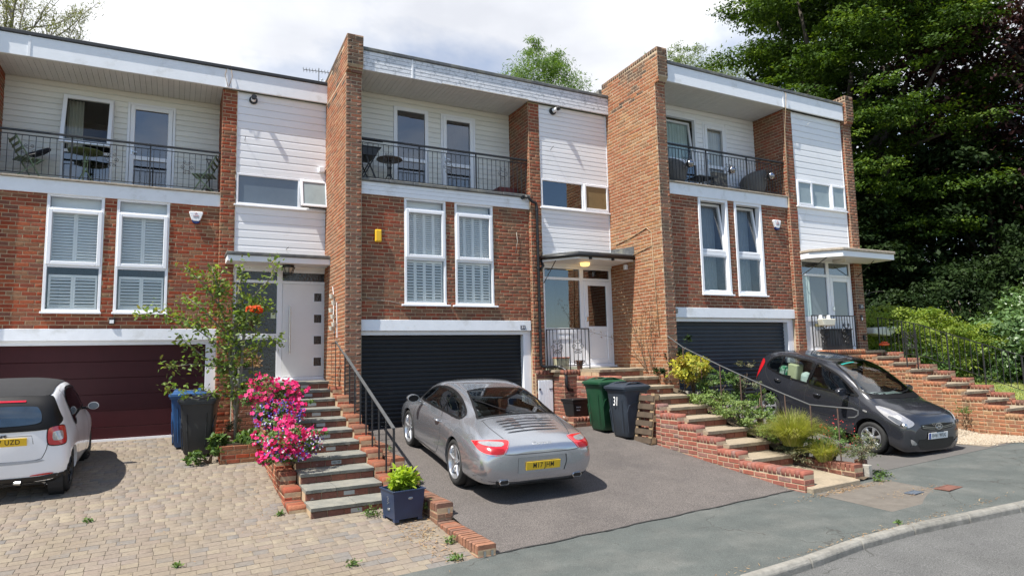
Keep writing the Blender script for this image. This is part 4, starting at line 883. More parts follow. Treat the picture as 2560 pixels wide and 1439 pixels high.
def step_wall(T, RG, x0, x1, levels, zf, mt, ybk=None, left=True, right=False, cop=True, front=True, nm='side_wall', copw=None):
    """levels: list of (y_front, y_back, z_top), walls of coursed brick with brick-on-edge copings"""
    mb = MB(); objs = []
    for (ya, yb, zt) in levels: mb.box(x0 + .004, x1 - .004, ya + .004, yb, min(zf(x0, ya), zf(x0, yb)) - .25, zt - .055)
    w_ = mb.build(nm, 'mortar_pale' if mt in ('newbrick',) else 'mortar', T)
    for (ya, yb, zt) in levels:
        coping(RG, w_, ((x0 + x1) / 2, ya), ((x0 + x1) / 2, yb), x1 - x0 + .006, zt, mt)
        zb = zt - .1125; n = int((zb - (min(zf(x0, ya), zf(x0, yb)) - .1)) / CO) + 1
        for (xx, nn) in ((x0, -1), (x1, 1)):
            if (nn < 0 and left) or (nn > 0 and right):
                for r in range(n):
                    z = zb - (r + .5) * CO; a = ya; yy = ya - ((r % 2) * .11)
                    while yy < yb:
                        s_ = max(yy, ya); e_ = min(yy + BL, yb); yy += BL
                        if e_ - s_ < .03 or z < zf(xx, (s_ + e_) / 2) - .06: continue
                        RG.add(w_, (xx + nn * .003, (s_ + e_) / 2, z), (0, -nn * -1.0 if False else (1 if nn > 0 else -1), 0), (nn, 0, 0), e_ - s_ - .013, .09, CO - .0145, mt)
        if front:
            for r in range(n):
                z = zb - (r + .5) * CO
                if z < zf(x0, ya) - .06: continue
                for a, b in (((x0, x1),) if r % 2 else ((x0, (x0 + x1) / 2 - .0), ((x0 + x1) / 2, x1))):
                    RG.add(w_, ((a + b) / 2, ya - .003, z), (1, 0, 0), (0, -1, 0), b - a - .010, .1, CO - .0145, mt)
    return w_
# left cheek wall, tops step down with the treads
lv = []
for k in range(0, 11):
    z = TB['zt'] - k * TB['r'] + .03; y = TB['yt'] - k * TB['g']
    lv.append((y - .02 + .47 * 0 + (.44 if k < 11 else 0), y + TB['g'] + .44, z))
L0 = [(-3.42 + i * .41, -3.42 + (i + 1) * .41, -.555 + i * .158) for i in range(8)]
L0 = [(a, b + .0, c) for a, b, c in L0]
step_wall(S29, RB, -1.90, -1.675, L0, z29, 'brick31', right=True)
# right cheek wall carrying the railing
R0 = [(TB['yt'] - TB['g'] * k - .02 , TB['yt'] - TB['g'] * (k - 1) - .02, TB['zt'] - TB['r'] * (k) + .06 + .04) for k in range(1, 10)]
R0 = [(-3.72, -3.30, -.43)] + [(-3.30 + .42 * i * 1.0, -3.30 + .42 * (i + 1), -.34 + .149 * i) for i in range(9)]
step_wall(S29, RB, -.60, -.36, R0, z31, 'brick31', left=False, right=True)
rebase(S29, (-1.15, -1.5, -.6)) if False else None
RB.flush(); rebase(S29, (-1.15, -3.7, -.7))
# --- low boundary wall stepping down beside the middle drive
LW = empty('garden_wall', (0, 0, 0), label='low stepped brick wall beside the blue planter, dividing paved and tarmac drives', cat='garden wall')
LB = Bricks(LW, full=True, jit=.03)
step_wall(LW, LB, -.32, -.10, [(-5.93, -4.72, -.69), (-4.70, -3.45, -.48), (-3.45, -2.75, -.31), (-2.75, -1.9, -.16), (-1.9, -1.0, -.05), (-1.0, -.2, .06)], lambda x, y: min(z29(x, y), z31(x, y)) if y < -3.7 else z31(x, y), 'brickfront', left=True, right=True)
for (y, z) in ((-5.94, -.78), (-4.71, -.57)):
    for dx in ((-.25, -.16) if y < -5 else (-.17,)): MB().box(dx - .015, dx + .015, y - .02, y - .008, z - .03, z + .03).build('metal_clip', 'chrome', LW)
LB.flush(); rebase(LW, (-.2, -4, -.7))

# --- raised brick bed in front of house 29's pier
BD = empty('raised_flower_bed', (0, 0, 0), label='low brick flower bed between the wheelie bins and the stone steps', cat='flower bed'); BB = Bricks(BD, full=True, jit=.02)
mb = MB(); mb.box(-2.555, -1.93, -.42, 1.70, -.6, -.055); w_ = mb.build('bed_walls', 'mortar', BD)
brickwork(BB, w_, (-2.56, -.425, -.42), (1, 0, 0), .66, .40, (0, -1, 0), 'brick29', depth=.09); brickwork(BB, w_, (-2.56, 1.70, -.42), (0, -1, 0), 2.12, .40, (-1, 0, 0), 'brick29', depth=.09)
MB().box(-2.45, -1.93, -.33, 1.68, -.054, -.03).build('soil', mat('dark_soil', (.05, .035, .022), rough=.95, var=.4, bump=1), BD)
# brick face under the entrance platform of house 29
mb = MB(); mb.box(-2.24, -1.60, 1.10, 1.70, -.4, .90); w2 = mb.build('platform_wall', 'mortar', BD)
brickwork(BB, w2, (-2.24, 1.095, -.15), (1, 0, 0), .64, 1.05, (0, -1, 0), 'oldbrick'); brickwork(BB, w2, (-2.245, 1.70, -.15), (0, -1, 0), .6, 1.05, (-1, 0, 0), 'oldbrick')
MB().box(-2.26, -1.58, 1.08, 1.76, .902, .952).build('platform_slab', 'stone_tread', BD, bevel=.006)
BB.flush(); rebase(BD, (-2.2, .5, -.3))

# --- middle flight (treads of buff concrete), house 31
S31 = empty('front_steps', (0, 0, 0), label='buff concrete steps between the number 31 wheelie bins and the yellow shrub', cat='steps'); SB = Bricks(S31, full=True, jit=.02)
zt0, rr0, yt0, g0 = 1.044, .173, -1.264, .475
core = MB()
for k in range(9):
    z = zt0 - k * rr0; y = yt0 - k * g0; xl, xr = 4.88 - .012 * k, 5.80 - .006 * k
    if k == 0: xl, y1 = 4.62, YC - .02
    else: y1 = y + g0 + .03
    tread(S31, 'conc_tread', xl, xr, y, y1 - y, z, th=.06, over=.025, split=[xl + .45] if k in (0, 1) else None)
    core.box(xl + .005, xr - .005, y + .02, y1 + (.1 if k else 0), z - (1.2 if k < 5 else .5), z - .062)
    for q in range(5):
        a = xl + .01 + q * .215; b = min(a + .205, xr - .01)
        if b > a + .03: SB.add(None, ((a + b) / 2, y + .006, z - .062 - .05), (1, 0, 0), (0, -1, 0), b - a, .06, .088, 'oldbrick')
# long bottom landing
mb = MB(); zl = -.515; mb.add([(4.70, -6.22, zl - .08), (5.72, -6.24, zl - .055), (5.80, -4.98, zl), (4.70, -4.98, zl), (4.70, -6.22, zl - .2), (5.72, -6.24, zl - .2), (5.80, -4.98, zl - .2), (4.70, -4.98, zl - .2)], [(0, 1, 2, 3), (7, 6, 5, 4), (0, 4, 5, 1), (1, 5, 6, 2), (2, 6, 7, 3), (3, 7, 4, 0)]); mb.build('landing', 'conc_tread', S31, bevel=.01)
core.box(4.60, 5.93, -1.0, YC - .03, -.1, .98); core.box(4.19, 4.62, -.36, YC - .03, -.1, .98)
sc_ = core.build('step_core', 'mortar', S31); fixparent(SB, sc_)
MB().box(4.07, 4.63, -.40, YC - .02, .984, 1.035).build('platform_slab', 'conc_tread', S31, bevel=.006)
# left cheek wall in smooth red brick
lw = [(-6.12, -4.93, -.375)] + [(-4.93 + .46 * i, -4.93 + .46 * (i + 1), -.235 + .163 * i) for i in range(8)]
step_wall(S31, SB, 4.66, 4.875, lw, z31, 'newbrick', left=True)
# big side block, dark column and cupboard wall
mb = MB(); mb.box(4.504, 4.90, -1.42, -.42, -.4, .80); w3 = mb.build('block_wall', 'mortar_pale', S31)
coping(SB, w3, (4.62, -1.42), (4.62, -.42), .235, .90, 'newbrick'); coping(SB, w3, (4.72, -1.31), (5.0, -1.31), .22, .90, 'newbrick')
brickwork(SB, w3, (4.50, -.42, -.13), (0, -1, 0), 1.0, .92, (-1, 0, 0), 'newbrick'); brickwork(SB, w3, (4.50, -1.424, -.13), (1, 0, 0), .40, .92, (0, -1, 0), 'newbrick')
mb = MB(); mb.box(4.184, 4.56, -.575, -.14, -.3, .93); w4 = mb.build('column_wall', 'mortar', S31)
brickwork(SB, w4, (4.18, -.14, -.15), (0, -1, 0), .435, 1.05, (-1, 0, 0), 'oldbrick'); brickwork(SB, w4, (4.18, -.579, -.15), (1, 0, 0), .38, 1.05, (0, -1, 0), 'oldbrick'); coping(SB, w4, (4.2, -.49), (4.60, -.49), .22, 1.035, 'oldbrick')
mb = MB(); mb.box(3.745, 4.19, -.125, -.08, -.1, .98); w5 = mb.build('cupboard_wall', 'mortar', S31)
brickwork(SB, w5, (3.745, -.129, -.05), (1, 0, 0), .44, 1.0, (0, -1, 0), 'oldbrick', holes=[(.035, .40, 0, .87)]); coping(SB, w5, (3.75, -.10), (4.19, -.10), .12, 1.035, 'oldbrick')
cd = MB(); [cd.box(3.785 + i * .072, 3.785 + (i + 1) * .072 - .004, -.165, -.14, .0, .82) for i in range(5)]; cdo = cd.build('cupboard_door', 'white', S31, bevel=.003)
box('hinge', 'iron', cdo, 4.05, 4.145, -.172, -.165, .62, .64); box('latch', 'iron', cdo, 3.79, 3.83, -.18, -.165, .61, .65)
mb = MB(); mb.box(4.03, 4.62, -1.13, -.60, -.4, -.02); w6 = mb.build('plinth', 'mortar', S31)
brickwork(SB, w6, (4.026, -.55, -.19), (0, -1, 0), .58, .16, (-1, 0, 0), 'oldbrick'); brickwork(SB, w6, (4.03, -1.134, -.19), (1, 0, 0), .6, .16, (0, -1, 0), 'oldbrick')
for i in range(3): coping(SB, w6, (4.03 + .0, -1.03 + i * .22), (4.62, -1.03 + i * .22), .21, .075, 'oldbrick')
SB.flush(); rebase(S31, (5.2, -5.5, -.6))
# --- soil bank and low front wall on the right of the middle flight
PBK = empty('planted_bank', (0, 0, 0), label='sloping planted strip beside the concrete steps, edged by a low brick wall', cat='flower bed'); QB = Bricks(PBK, full=True, jit=.03)
def zbank(x, y):
    t = min(max((-y - 1.3) / 4.2, 0), 1); return .95 - 1.42 * t - .10 * max(0, (x - 6.0))
mb = MB(); v = []
for i in range(24):
    y = -1.2 - i * 4.95 / 23
    for j in range(5):
        x = 5.80 + j * .12; v.append((x, y, (zbank(x, y) - .12 if j < 4 else -.7) + random.uniform(-.02, .02)))
mb.add(v, [(i * 5 + j, i * 5 + j + 1, i * 5 + j + 6, i * 5 + j + 5) for i in range(23) for j in range(4)]); mb.build('soil', 'mortar' if False else mat('bank_soil', (.09, .065, .04), rough=.95, var=.4, bump=1), PBK)
step_wall(PBK, QB, 5.86, 6.06, [(-6.06, -4.9, -.40)], lambda x, y: zs(x) + .05, 'oldbrick', left=True, right=True)
mb = MB()
for i in range(8): mb.box(6.28, 6.34, -1.9 - .5 * (i + 1), -1.9 - .5 * i, -.8, zbank(6.3, -2.1 - .5 * i) - .10)
mb.build('bank_retaining_edge', 'conc', PBK)
MB().box(6.10, 6.19, -6.12, -6.0, -.72, -.42).build('broken_block', 'conc', PBK, bevel=.01); MB().box(6.22, 6.34, -5.95, -5.8, -.72, -.38).build('broken_block', 'oldbrick', PBK, bevel=.01)
QB.flush(); rebase(PBK, (6, -4, -.5))

# --- right-hand flight of the end house
S33 = empty('front_steps', (0, 0, 0), label='mossy steps behind the dark hatchback climbing to the end house door', cat='steps'); EB = Bricks(S33, full=True, jit=.02)
core = MB()
for k in range(1, 14):
    z = 1.463 - .154 * k; y = -1.824 - .392 * k + .0; xl, xr = 11.87 - .022 * k, 12.80 - .02 * k
    y1 = -1.86 if k == 1 else y + .41
    if k == 1: xl = 10.2
    tread(S33, 'conc_tread', xl, xr, y, y1 - y, z, th=.06, over=.03)
    core.box(xl + .005, xr, y + .02, y1 + .1, z - 1.0, z - .062)
    for q in range(4 if k > 1 else 11):
        a = xl + .01 + q * .225; b = min(a + .215, xr)
        if b > a + .03: EB.add(None, ((a + b) / 2, y + .006, z - .062 - .045), (1, 0, 0), (0, -1, 0), b - a, .06, .08, 'oldbrick')
core.box(10.35, 12.8, -2.2, -1.80, .1, 1.24)
sc_ = core.build('step_core', 'mortar', S33); fixparent(EB, sc_)
lw = [(-1.824 - .392 * k - .02, -1.824 - .392 * (k - 1) - .02, 1.463 - .154 * k + .05) for k in range(2, 13)]
step_wall(S33, EB, 11.60, 11.83, lw[3:], z33, 'orangebrick', left=True)
step_wall(S33, EB, 11.66, 11.87, lw[:3], z33, 'orangebrick', left=True)
step_wall(S33, EB, 12.72, 12.92, [(a, b, c + .05) for a, b, c in lw], lambda x, y: z33(x, y), 'oldbrick', left=True)
# platform front wall
mb = MB(); mb.box(10.32, 11.70, -2.34, -2.0, -.1, 1.22); w7 = mb.build('platform_wall', 'mortar', S33)
coping(EB, w7, (10.32, -2.24), (11.84, -2.24), .22, 1.335, 'orangebrick'); brickwork(EB, w7, (10.32, -2.344, -.0), (1, 0, 0), 1.4, 1.22, (0, -1, 0), 'orangebrick'); brickwork(EB, w7, (10.316, -1.9, 0), (0, -1, 0), .45, 1.22, (-1, 0, 0), 'orangebrick')
EB.flush(); rebase(S33, (12, -4, -.3))

# ================================================================ HANDRAILS
def rail_thing(label, loc): return empty('handrail', loc, label=label, cat='handrail')
HR = rail_thing('black handrail with plain bars running down beside the grey stone steps', (0, 0, 0))
top = [(-.42, .60, 1.74), (-.44, -3.30, .345)]
mb = MB(); mb.bar(top[0], top[1], .05, .022); mb.build('top_rail', 'greyrail', HR, bevel=.003)
n = 10
for i in range(n + 1):
    t = i / n; y = top[0][1] + (top[1][1] - top[0][1]) * t; z = top[0][2] + (top[1][2] - top[0][2]) * t; x = -.42 - .02 * t
    k = max(0, int((-3.30 - y) / -.42)); zb = -.34 + .149 * min(8, int(max(0, (y + 3.30) / .42)))
    MB().bar((x, y, zb - .02), (x, y, z - .01), .022 if i not in (0, n) else .028).build('upright', 'iron', HR)
mb = MB(); mb.bar((-.42, .60, 1.74), (-.42, .60, .95), .02); mb.bar((-.42, .60, 1.70), (-.42, 1.0, 1.70), .014); mb.bar((-.42, 1.0, 1.70), (-.42, 1.0, .97), .014); mb.bar((-.42, .60, 1.02), (-.42, 1.0, 1.02), .012); mb.build('end_panel', 'iron', HR)
rebase(HR, (-.43, -1.3, .2))
HR = rail_thing('long grey handrail on thin rusty rods above the planted strip', (0, 0, 0))
P = [(5.95, -1.62, 1.76), (5.95, -1.89, 1.72), (5.95, -2.36, 1.46), (5.95, -3.35, 1.09), (5.95, -4.30, .76), (5.95, -4.80, .60), (5.95, -5.29, .45), (5.95, -5.80, .435), (5.97, -6.02, .43), (6.0, -6.09, .40), (6.0, -6.09, .34), (5.97, -6.05, .30), (5.95, -5.95, .29)]
MB().tube(P, .0115, 8).build('top_rail', 'greyrail', HR, smooth=True)
for y, z in ((-2.36, 1.45), (-2.86, 1.27), (-3.35, 1.09), (-3.84, .92), (-4.30, .76), (-4.80, .60), (-5.29, .45), (-5.78, .43)):
    zb = zbank(5.95, y) - .16
    MB().tube([(5.95, y, zb), (5.95, y, z)], .011, 7).build('rod', 'rusty', HR)
mb = MB(); x = 5.95
for a, b in (((x, -1.52, .98), (x, -1.52, 1.77)), ((x, -1.89, .98), (x, -1.89, 1.74)), ((x, -1.52, 1.77), (x, -1.89, 1.77)), ((x, -1.52, 1.08), (x, -1.89, 1.08)), ((x, -1.70, 1.08), (x, -1.70, 1.77))): mb.bar(a, b, .016)
scroll(mb, x, -1.70, 1.42, 1.1, Vector((0, 1, 0)), .006); mb.build('scroll_panel', 'iron', HR)
rebase(HR, (5.95, -3.8, .2))
# platform railing of the middle house, bowed in plan
HR = empty('platform_railing', (0, 0, 0), label='small bowed black railing with two scroll flowers beside the middle front door', cat='railing')
bp_ = [(4.06, -.10), (4.10, -.26), (4.22, -.40), (4.40, -.50), (4.62, -.56), (4.86, -.58)]
mb = MB(); mb.tube([(a, b, 1.93) for a, b in bp_], .014, 6); mb.tube([(a, b, 1.13) for a, b in bp_], .008, 6); mb.build('rail', 'iron', HR)
def along(pts, t):
    L_ = [(Vector(pts[i + 1]) - Vector(pts[i])).length for i in range(len(pts) - 1)]; s = t * sum(L_)
    for i, l in enumerate(L_):
        if s <= l or i == len(L_) - 1: return Vector(pts[i]).lerp(Vector(pts[i + 1]), min(1, s / l)), (Vector(pts[i + 1]) - Vector(pts[i])).normalized()
        s -= l
for i in range(12):
    (p, d_) = along(bp_, i / 11); 
    MB().bar((p.x, p.y, 1.13 if i not in (0, 6, 11) else 1.03), (p.x, p.y, 1.93), .012 if i not in (0, 6, 11) else .018).build('baluster', 'iron', HR)
    if i in (3, 8):
        mb = MB(); scroll(mb, p.x, p.y, 1.55, 1.15, Vector((d_.x, d_.y, 0)), .006); mb.build('scroll', 'iron', HR)
rebase(HR, (4.5, -.4, 1.04))
# railing in front of the end house door
HR = empty('platform_railing', (0, 0, 0), label='tall black railing with scroll flowers before the end house door', cat='railing')
xa, xb, yy = 10.32, 11.95, -2.06
mb = MB(); mb.box(xa, xb, yy - .02, yy + .02, 2.16, 2.185); mb.box(xa, xb, yy - .008, yy + .008, 1.42, 1.432); mb.build('rail', 'iron', HR)
for i in range(17):
    x = xa + .01 + i * (xb - xa - .02) / 16; MB().bar((x, yy, 1.31 if i in (0, 16) else 1.42), (x, yy, 2.17), .011 if i not in (0, 16) else .02).build('baluster', 'iron', HR)
for x in (xa + .42, xb - .38):
    mb = MB(); scroll(mb, x, yy - .01, 1.80, 1.5, r=.007); scroll(mb, x, yy - .01, 1.66, 1.2, r=.007); mb.build('scroll', 'iron', HR)
rebase(HR, (11, -2.06, 1.31))
# long railings flanking the end steps
def sloped_rail(label, x, y0, z0, y1, z1, n, x1=None, h=.75, extra=None):
    x1 = x if x1 is None else x1; HR = empty('handrail', (0, 0, 0), label=label, cat='handrail')
    pts = [(x, y0, z0), (x1, y1, z1)]; mb = MB(); mb.bar(pts[0], pts[1], .032, .016); mb.bar((x, y0, z0 - h), (x1, y1, z1 - h), .02, .012); mb.build('rail', 'iron', HR)
    for i in range(n + 1):
        t = i / n; p = Vector(pts[0]).lerp(Vector(pts[1]), t); w_ = i % 6 == 0
        MB().bar(p - Vector((0, 0, h + (.28 if w_ else 0))), p, .024 if w_ else .011).build('upright' if w_ else 'baluster', 'iron', HR)
    if extra: extra(HR)
    rebase(HR, (x, (y0 + y1) / 2, (z0 + z1) / 2 - 1)); return HR
sloped_rail('black iron handrail descending over the lawn side of the mossy steps', 12.98, -2.9, 1.95, -6.2, .75, 26, 12.85)
def _ex(HR):
    mb = MB(); X = 12.0
    for y in (-3.25, -3.50): mb.bar((X, y, .85), (X, y, 1.75), .022)
    mb.bar((X, -3.25, 1.7), (X, -3.5, 1.7), .014); mb.bar((X, -3.25, 1.2), (X, -3.5, 1.2), .012); scroll(mb, X, -3.38, 1.5, 1.3, Vector((0, 1, 0)), .007); mb.build('scroll_panel', 'iron', HR)
sloped_rail('black railing from the end house platform to the first step turn', 12.95, -2.0, 2.15, -2.9, 1.95, 9, 12.98, .8, _ex)
# ================================================================ CARS
def cr(a, b, c, d, t): return .5 * ((2 * b) + (-a + c) * t + (2 * a - 5 * b + 4 * c - d) * t * t + (-a + 3 * b - 3 * c + d) * t ** 3)
def resample(P, n, closed=False):
    P = np.array(P, float); k = len(P); cum = np.r_[0, np.cumsum(np.linalg.norm(np.diff(P, axis=0), axis=1))]; o = []
    for s in np.linspace(0, cum[-1], n):
        i = min(max(np.searchsorted(cum, s) - 1, 0), k - 2); t = (s - cum[i]) / max(cum[i + 1] - cum[i], 1e-9)
        o.append(cr(P[max(i - 1, 0)], P[i], P[i + 1], P[min(i + 2, k - 1)], t))
    return np.array(o)
def smooth_poly(P, n=10, sharp=()):
    """closed Catmull-Rom outline through 2-D points"""
    k = len(P); o = []
    for i in range(k):
        a, b, c, d = [np.array(P[(i + j) % k], float) for j in (-1, 0, 1, 2)]
        for j in range(n): o.append(tuple(cr(a, b, c, d, j / n)))
    return o
def loft(stations, arches, dy=.035, per=36):
    """stations: (y, [(x,z)...]) half sections from bottom centre to top centre"""
    ys = np.array([s[0] for s in stations]); S = np.array([s[1] for s in stations], float)   # (n,K,2)
    yy = np.unique(np.r_[np.arange(ys[0], ys[-1], dy), ys[0], ys[-1], ys[0] + .01, ys[-1] - .01, ys[0] + .003, ys[-1] - .003])
    rowsv = []
    for y in yy:
        i = min(max(np.searchsorted(ys, y) - 1, 0), len(ys) - 2); h = ys[i + 1] - ys[i]; t = (y - ys[i]) / h
        m0 = (S[i + 1] - S[i - 1]) / (ys[i + 1] - ys[i - 1]) * h if i > 0 else (S[i + 1] - S[i]) * (1 if True else 0)
        m1 = (S[i + 2] - S[i]) / (ys[i + 2] - ys[i]) * h if i + 2 < len(ys) else (S[i + 1] - S[i])
        a = S[i]; b = S[i + 1]; sec = (2 * t ** 3 - 3 * t * t + 1) * a + (t ** 3 - 2 * t * t + t) * m0 + (-2 * t ** 3 + 3 * t * t) * b + (t ** 3 - t * t) * m1
        r = resample(sec, per); r[0, 0] = 0; r[-1, 0] = 0; r[:, 0] = np.maximum(r[:, 0], 0)
        rowsv.append(r)
    V = []; n = len(yy); m = 2 * per - 2
    for y, r in zip(yy, rowsv):
        V += [(x, y, z) for x, z in r] + [(-x, y, z) for x, z in r[-2:0:-1]]
    F = [(i * m + j, i * m + (j + 1) % m, (i + 1) * m + (j + 1) % m, (i + 1) * m + j) for i in range(n - 1) for j in range(m)]
    F += [tuple(range(m - 1, -1, -1)), tuple(range((n - 1) * m, n * m))]
    bm = bmesh.new(); vs = [bm.verts.new(v) for v in V]
    for f in F: 
        try: bm.faces.new([vs[k] for k in f])
        except ValueError: pass
    bmesh.ops.remove_doubles(bm, verts=bm.verts, dist=.0004)
    bmesh.ops.recalc_face_normals(bm, faces=bm.faces)
    return bm
def cut_arches(bm, arches, xmin):
    for (yc, zc, R_) in arches:
        dead = [f for f in bm.faces if abs(f.calc_center_median().x) > xmin and (f.calc_center_median().y - yc) ** 2 + (f.calc_center_median().z - zc) ** 2 < R_ * R_ and f.calc_center_median().z < zc + R_]
        bmesh.ops.delete(bm, geom=dead, context='FACES')
        ed = [e for e in bm.edges if e.is_boundary]; vs = {v for e in ed for v in e.verts}
        for v in vs:
            if abs(v.co.x) < xmin: continue
            d = Vector((0, v.co.y - yc, v.co.z - zc)); l = d.length
            if abs(l - R_) < .10 and l > 1e-4: v.co.y = yc + d.y / l * R_; v.co.z = zc + d.z / l * R_
        # turned-in lip
        ed = [e for e in bm.edges if e.is_boundary and all(abs(math.hypot(v.co.y - yc, v.co.z - zc) - R_) < .012 and abs(v.co.x) > xmin for v in e.verts)]
        r = bmesh.ops.extrude_edge_only(bm, edges=ed)
        for v in [g for g in r['geom'] if isinstance(g, bmesh.types.BMVert)]:
            v.co.x *= .955; d = Vector((0, v.co.y - yc, v.co.z - zc)); l = d.length; v.co.y = yc + d.y * (R_ - .004) / l; v.co.z = zc + d.z * (R_ - .004) / l
class Car:
    def __init__(s, T, bm, paint):
        s.T = T; s.bm = bm; s.paint = paint; s.bvh = BVHTree.FromBMesh(bm); s.cuts = []
    def patch(s, name, m, poly, view, off=.003, res=.03, smooth=6, cut=0, parent=None, side=1, th=0, miss=False, flat=True, **k):
        """panel that follows the body: poly in 2-D as seen along `view`; 'side' (y,z), 'top' (x,y), 'rear'/'front' (x,z), or an angle pair"""
        P = smooth_poly(poly, smooth) if smooth else [tuple(p) for p in poly]
        if smooth == 0:
            q = []
            for i in range(len(P)):
                a, b = np.array(P[i]), np.array(P[(i + 1) % len(P)]); n = max(1, int(np.linalg.norm(b - a) / res)); q += [tuple(a + (b - a) * j / n) for j in range(n)]
            P = q
        xs = [p[0] for p in P]; ys = [p[1] for p in P]; pts = list(P); n0 = len(P)
        def inside(x, y):
            c = False; j = n0 - 1
            for i in range(n0):
                if (P[i][1] > y) != (P[j][1] > y) and x < (P[j][0] - P[i][0]) * (y - P[i][1]) / (P[j][1] - P[i][1]) + P[i][0]: c = not c
                j = i
            return c
        gx = np.arange(min(xs), max(xs), res); gy = np.arange(min(ys), max(ys), res)
        for a in gx:
            for b in gy:
                if inside(a, b) and min((a - p[0]) ** 2 + (b - p[1]) ** 2 for p in P) > (res * .45) ** 2: pts.append((a, b))
        r = delaunay_2d_cdt([Vector(p) for p in pts], [], [list(range(n0))], 1, 1e-6)
        A, D = s.basis(view, side); V = []
        for q in r[0]:
            o = A @ Vector((q.x, q.y, 0)) - D * 6; loc, nn, idx, dist = s.bvh.ray_cast(o, D)
            if loc is None:
                loc, nn, idx, dist = s.bvh.find_nearest(A @ Vector((q.x, q.y, 0)) - D * .8)
            if nn.dot(D) > 0: nn = -nn
            V.append(loc + nn * off)
        F = [tuple(f) for f in r[2]]
        if th:
            n = len(V); cnt = {}
            W = [v + (v - v) for v in V]; W = [V[i] + D * th for i in range(n)]
            for f in F:
                for a, b in zip(f, f[1:] + f[:1]): cnt[(a, b)] = 1
            be = [(a, b) for (a, b) in cnt if (b, a) not in cnt]; F = F + [(b, a, a + n, b + n) for a, b in be]; V = V + W
        me = bpy.data.meshes.new(name); me.from_pydata([tuple(v) for v in V], [], F)
        bb = bmesh.new(); bb.from_mesh(me); 
        for f in bb.faces:
            if f.normal.dot(D) > 0: f.normal_flip()
        bb.to_mesh(me); bb.free(); me.shade_smooth(); 
        if th: me.set_sharp_from_angle(angle=R(40))
        o = link(name, me, m, parent if parent is not None else s.T, **k)
        if cut: s.cuts.append((P, A, D, inside, cut))
        return o
    def basis(s, view, side=1):
        if view == 'side': D = Vector((-side, 0, 0)); A = Matrix(((0, 0, 0), (1, 0, 0), (0, 1, 0)))
        elif view == 'top': D = Vector((0, 0, -1)); A = Matrix(((1, 0, 0), (0, 1, 0), (0, 0, 0)))
        elif view == 'rear': D = Vector((0, 1, 0)); A = Matrix(((1, 0, 0), (0, 0, 0), (0, 1, 0)))
        elif view == 'front': D = Vector((0, -1, 0)); A = Matrix(((1, 0, 0), (0, 0, 0), (0, 1, 0)))
        else:   # (azimuth of viewer from +y, clockwise seen from above): x' horizontal across, z
            a = R(view); D = -Vector((math.sin(a), math.cos(a), 0)); rx = Vector((math.cos(a), -math.sin(a), 0)); A = Matrix((rx, Vector((0, 0, 1)), D)).transposed()
        return A, D
    def line(s, name, m, pts, view, w=.006, off=.002, side=1, parent=None, sm=5):
        """narrow strip following the body along a polyline"""
        P = resample(pts, max(2, int(len(pts) * sm))) if sm > 1 else np.array(pts, float); A, D = s.basis(view, side); V = []
        for i, p in enumerate(P):
            t = P[min(i + 1, len(P) - 1)] - P[max(i - 1, 0)]; t = t / max(np.linalg.norm(t), 1e-9); nr = np.array([-t[1], t[0]]) * w / 2
            for q in (p + nr, p - nr):
                loc, nn, idx, dist = s.bvh.ray_cast(A @ Vector((q[0], q[1], 0)) - D * 6, D)
                if loc is None: loc, nn, idx, dist = s.bvh.find_nearest(A @ Vector((q[0], q[1], 0)) - D * .8)
                if nn.dot(D) > 0: nn = -nn
                V.append(tuple(loc + nn * off))
        me = bpy.data.meshes.new(name); me.from_pydata(V, [], [(2 * i, 2 * i + 1, 2 * i + 3, 2 * i + 2) for i in range(len(P) - 1)]); return link(name, me, m, parent or s.T)
    def finish(s, arches, xmin, liner=True, underz=None):
        bm = s.bm
        for (P, A, D, inside, sh) in s.cuts:
            cx = sum(p[0] for p in P) / len(P); cy = sum(p[1] for p in P) / len(P); At = A.transposed(); dead = []
            for f in bm.faces:
                c = f.calc_center_median()
                if f.normal.dot(D) > -.12: continue
                q = At @ c
                if inside(cx + (q.x - cx) / sh, cy + (q.y - cy) / sh) and inside(q.x, q.y):
                    o = c - D * 6; l_, n_, i_, d_ = s.bvh.ray_cast(o, D)
                    if l_ is not None and (l_ - c).length < .12: dead.append(f)
            bmesh.ops.delete(bm, geom=dead, context='FACES')
        cut_arches(bm, arches, xmin)
        me = bpy.data.meshes.new('body'); bm.to_mesh(me); me.shade_smooth(); me.set_sharp_from_angle(angle=R(50)); o = link('body', me, s.paint, s.T)
        if liner:
            b2 = bm.copy()
            b2.normal_update()
            for v in b2.verts: v.co -= v.normal * .022
            for f in b2.faces: f.normal_flip()
            m2 = bpy.data.meshes.new('interior_lining'); b2.to_mesh(m2); b2.free(); m2.shade_smooth(); link('interior_lining', m2, M['car_trim'], s.T)
        bm.free(); return o
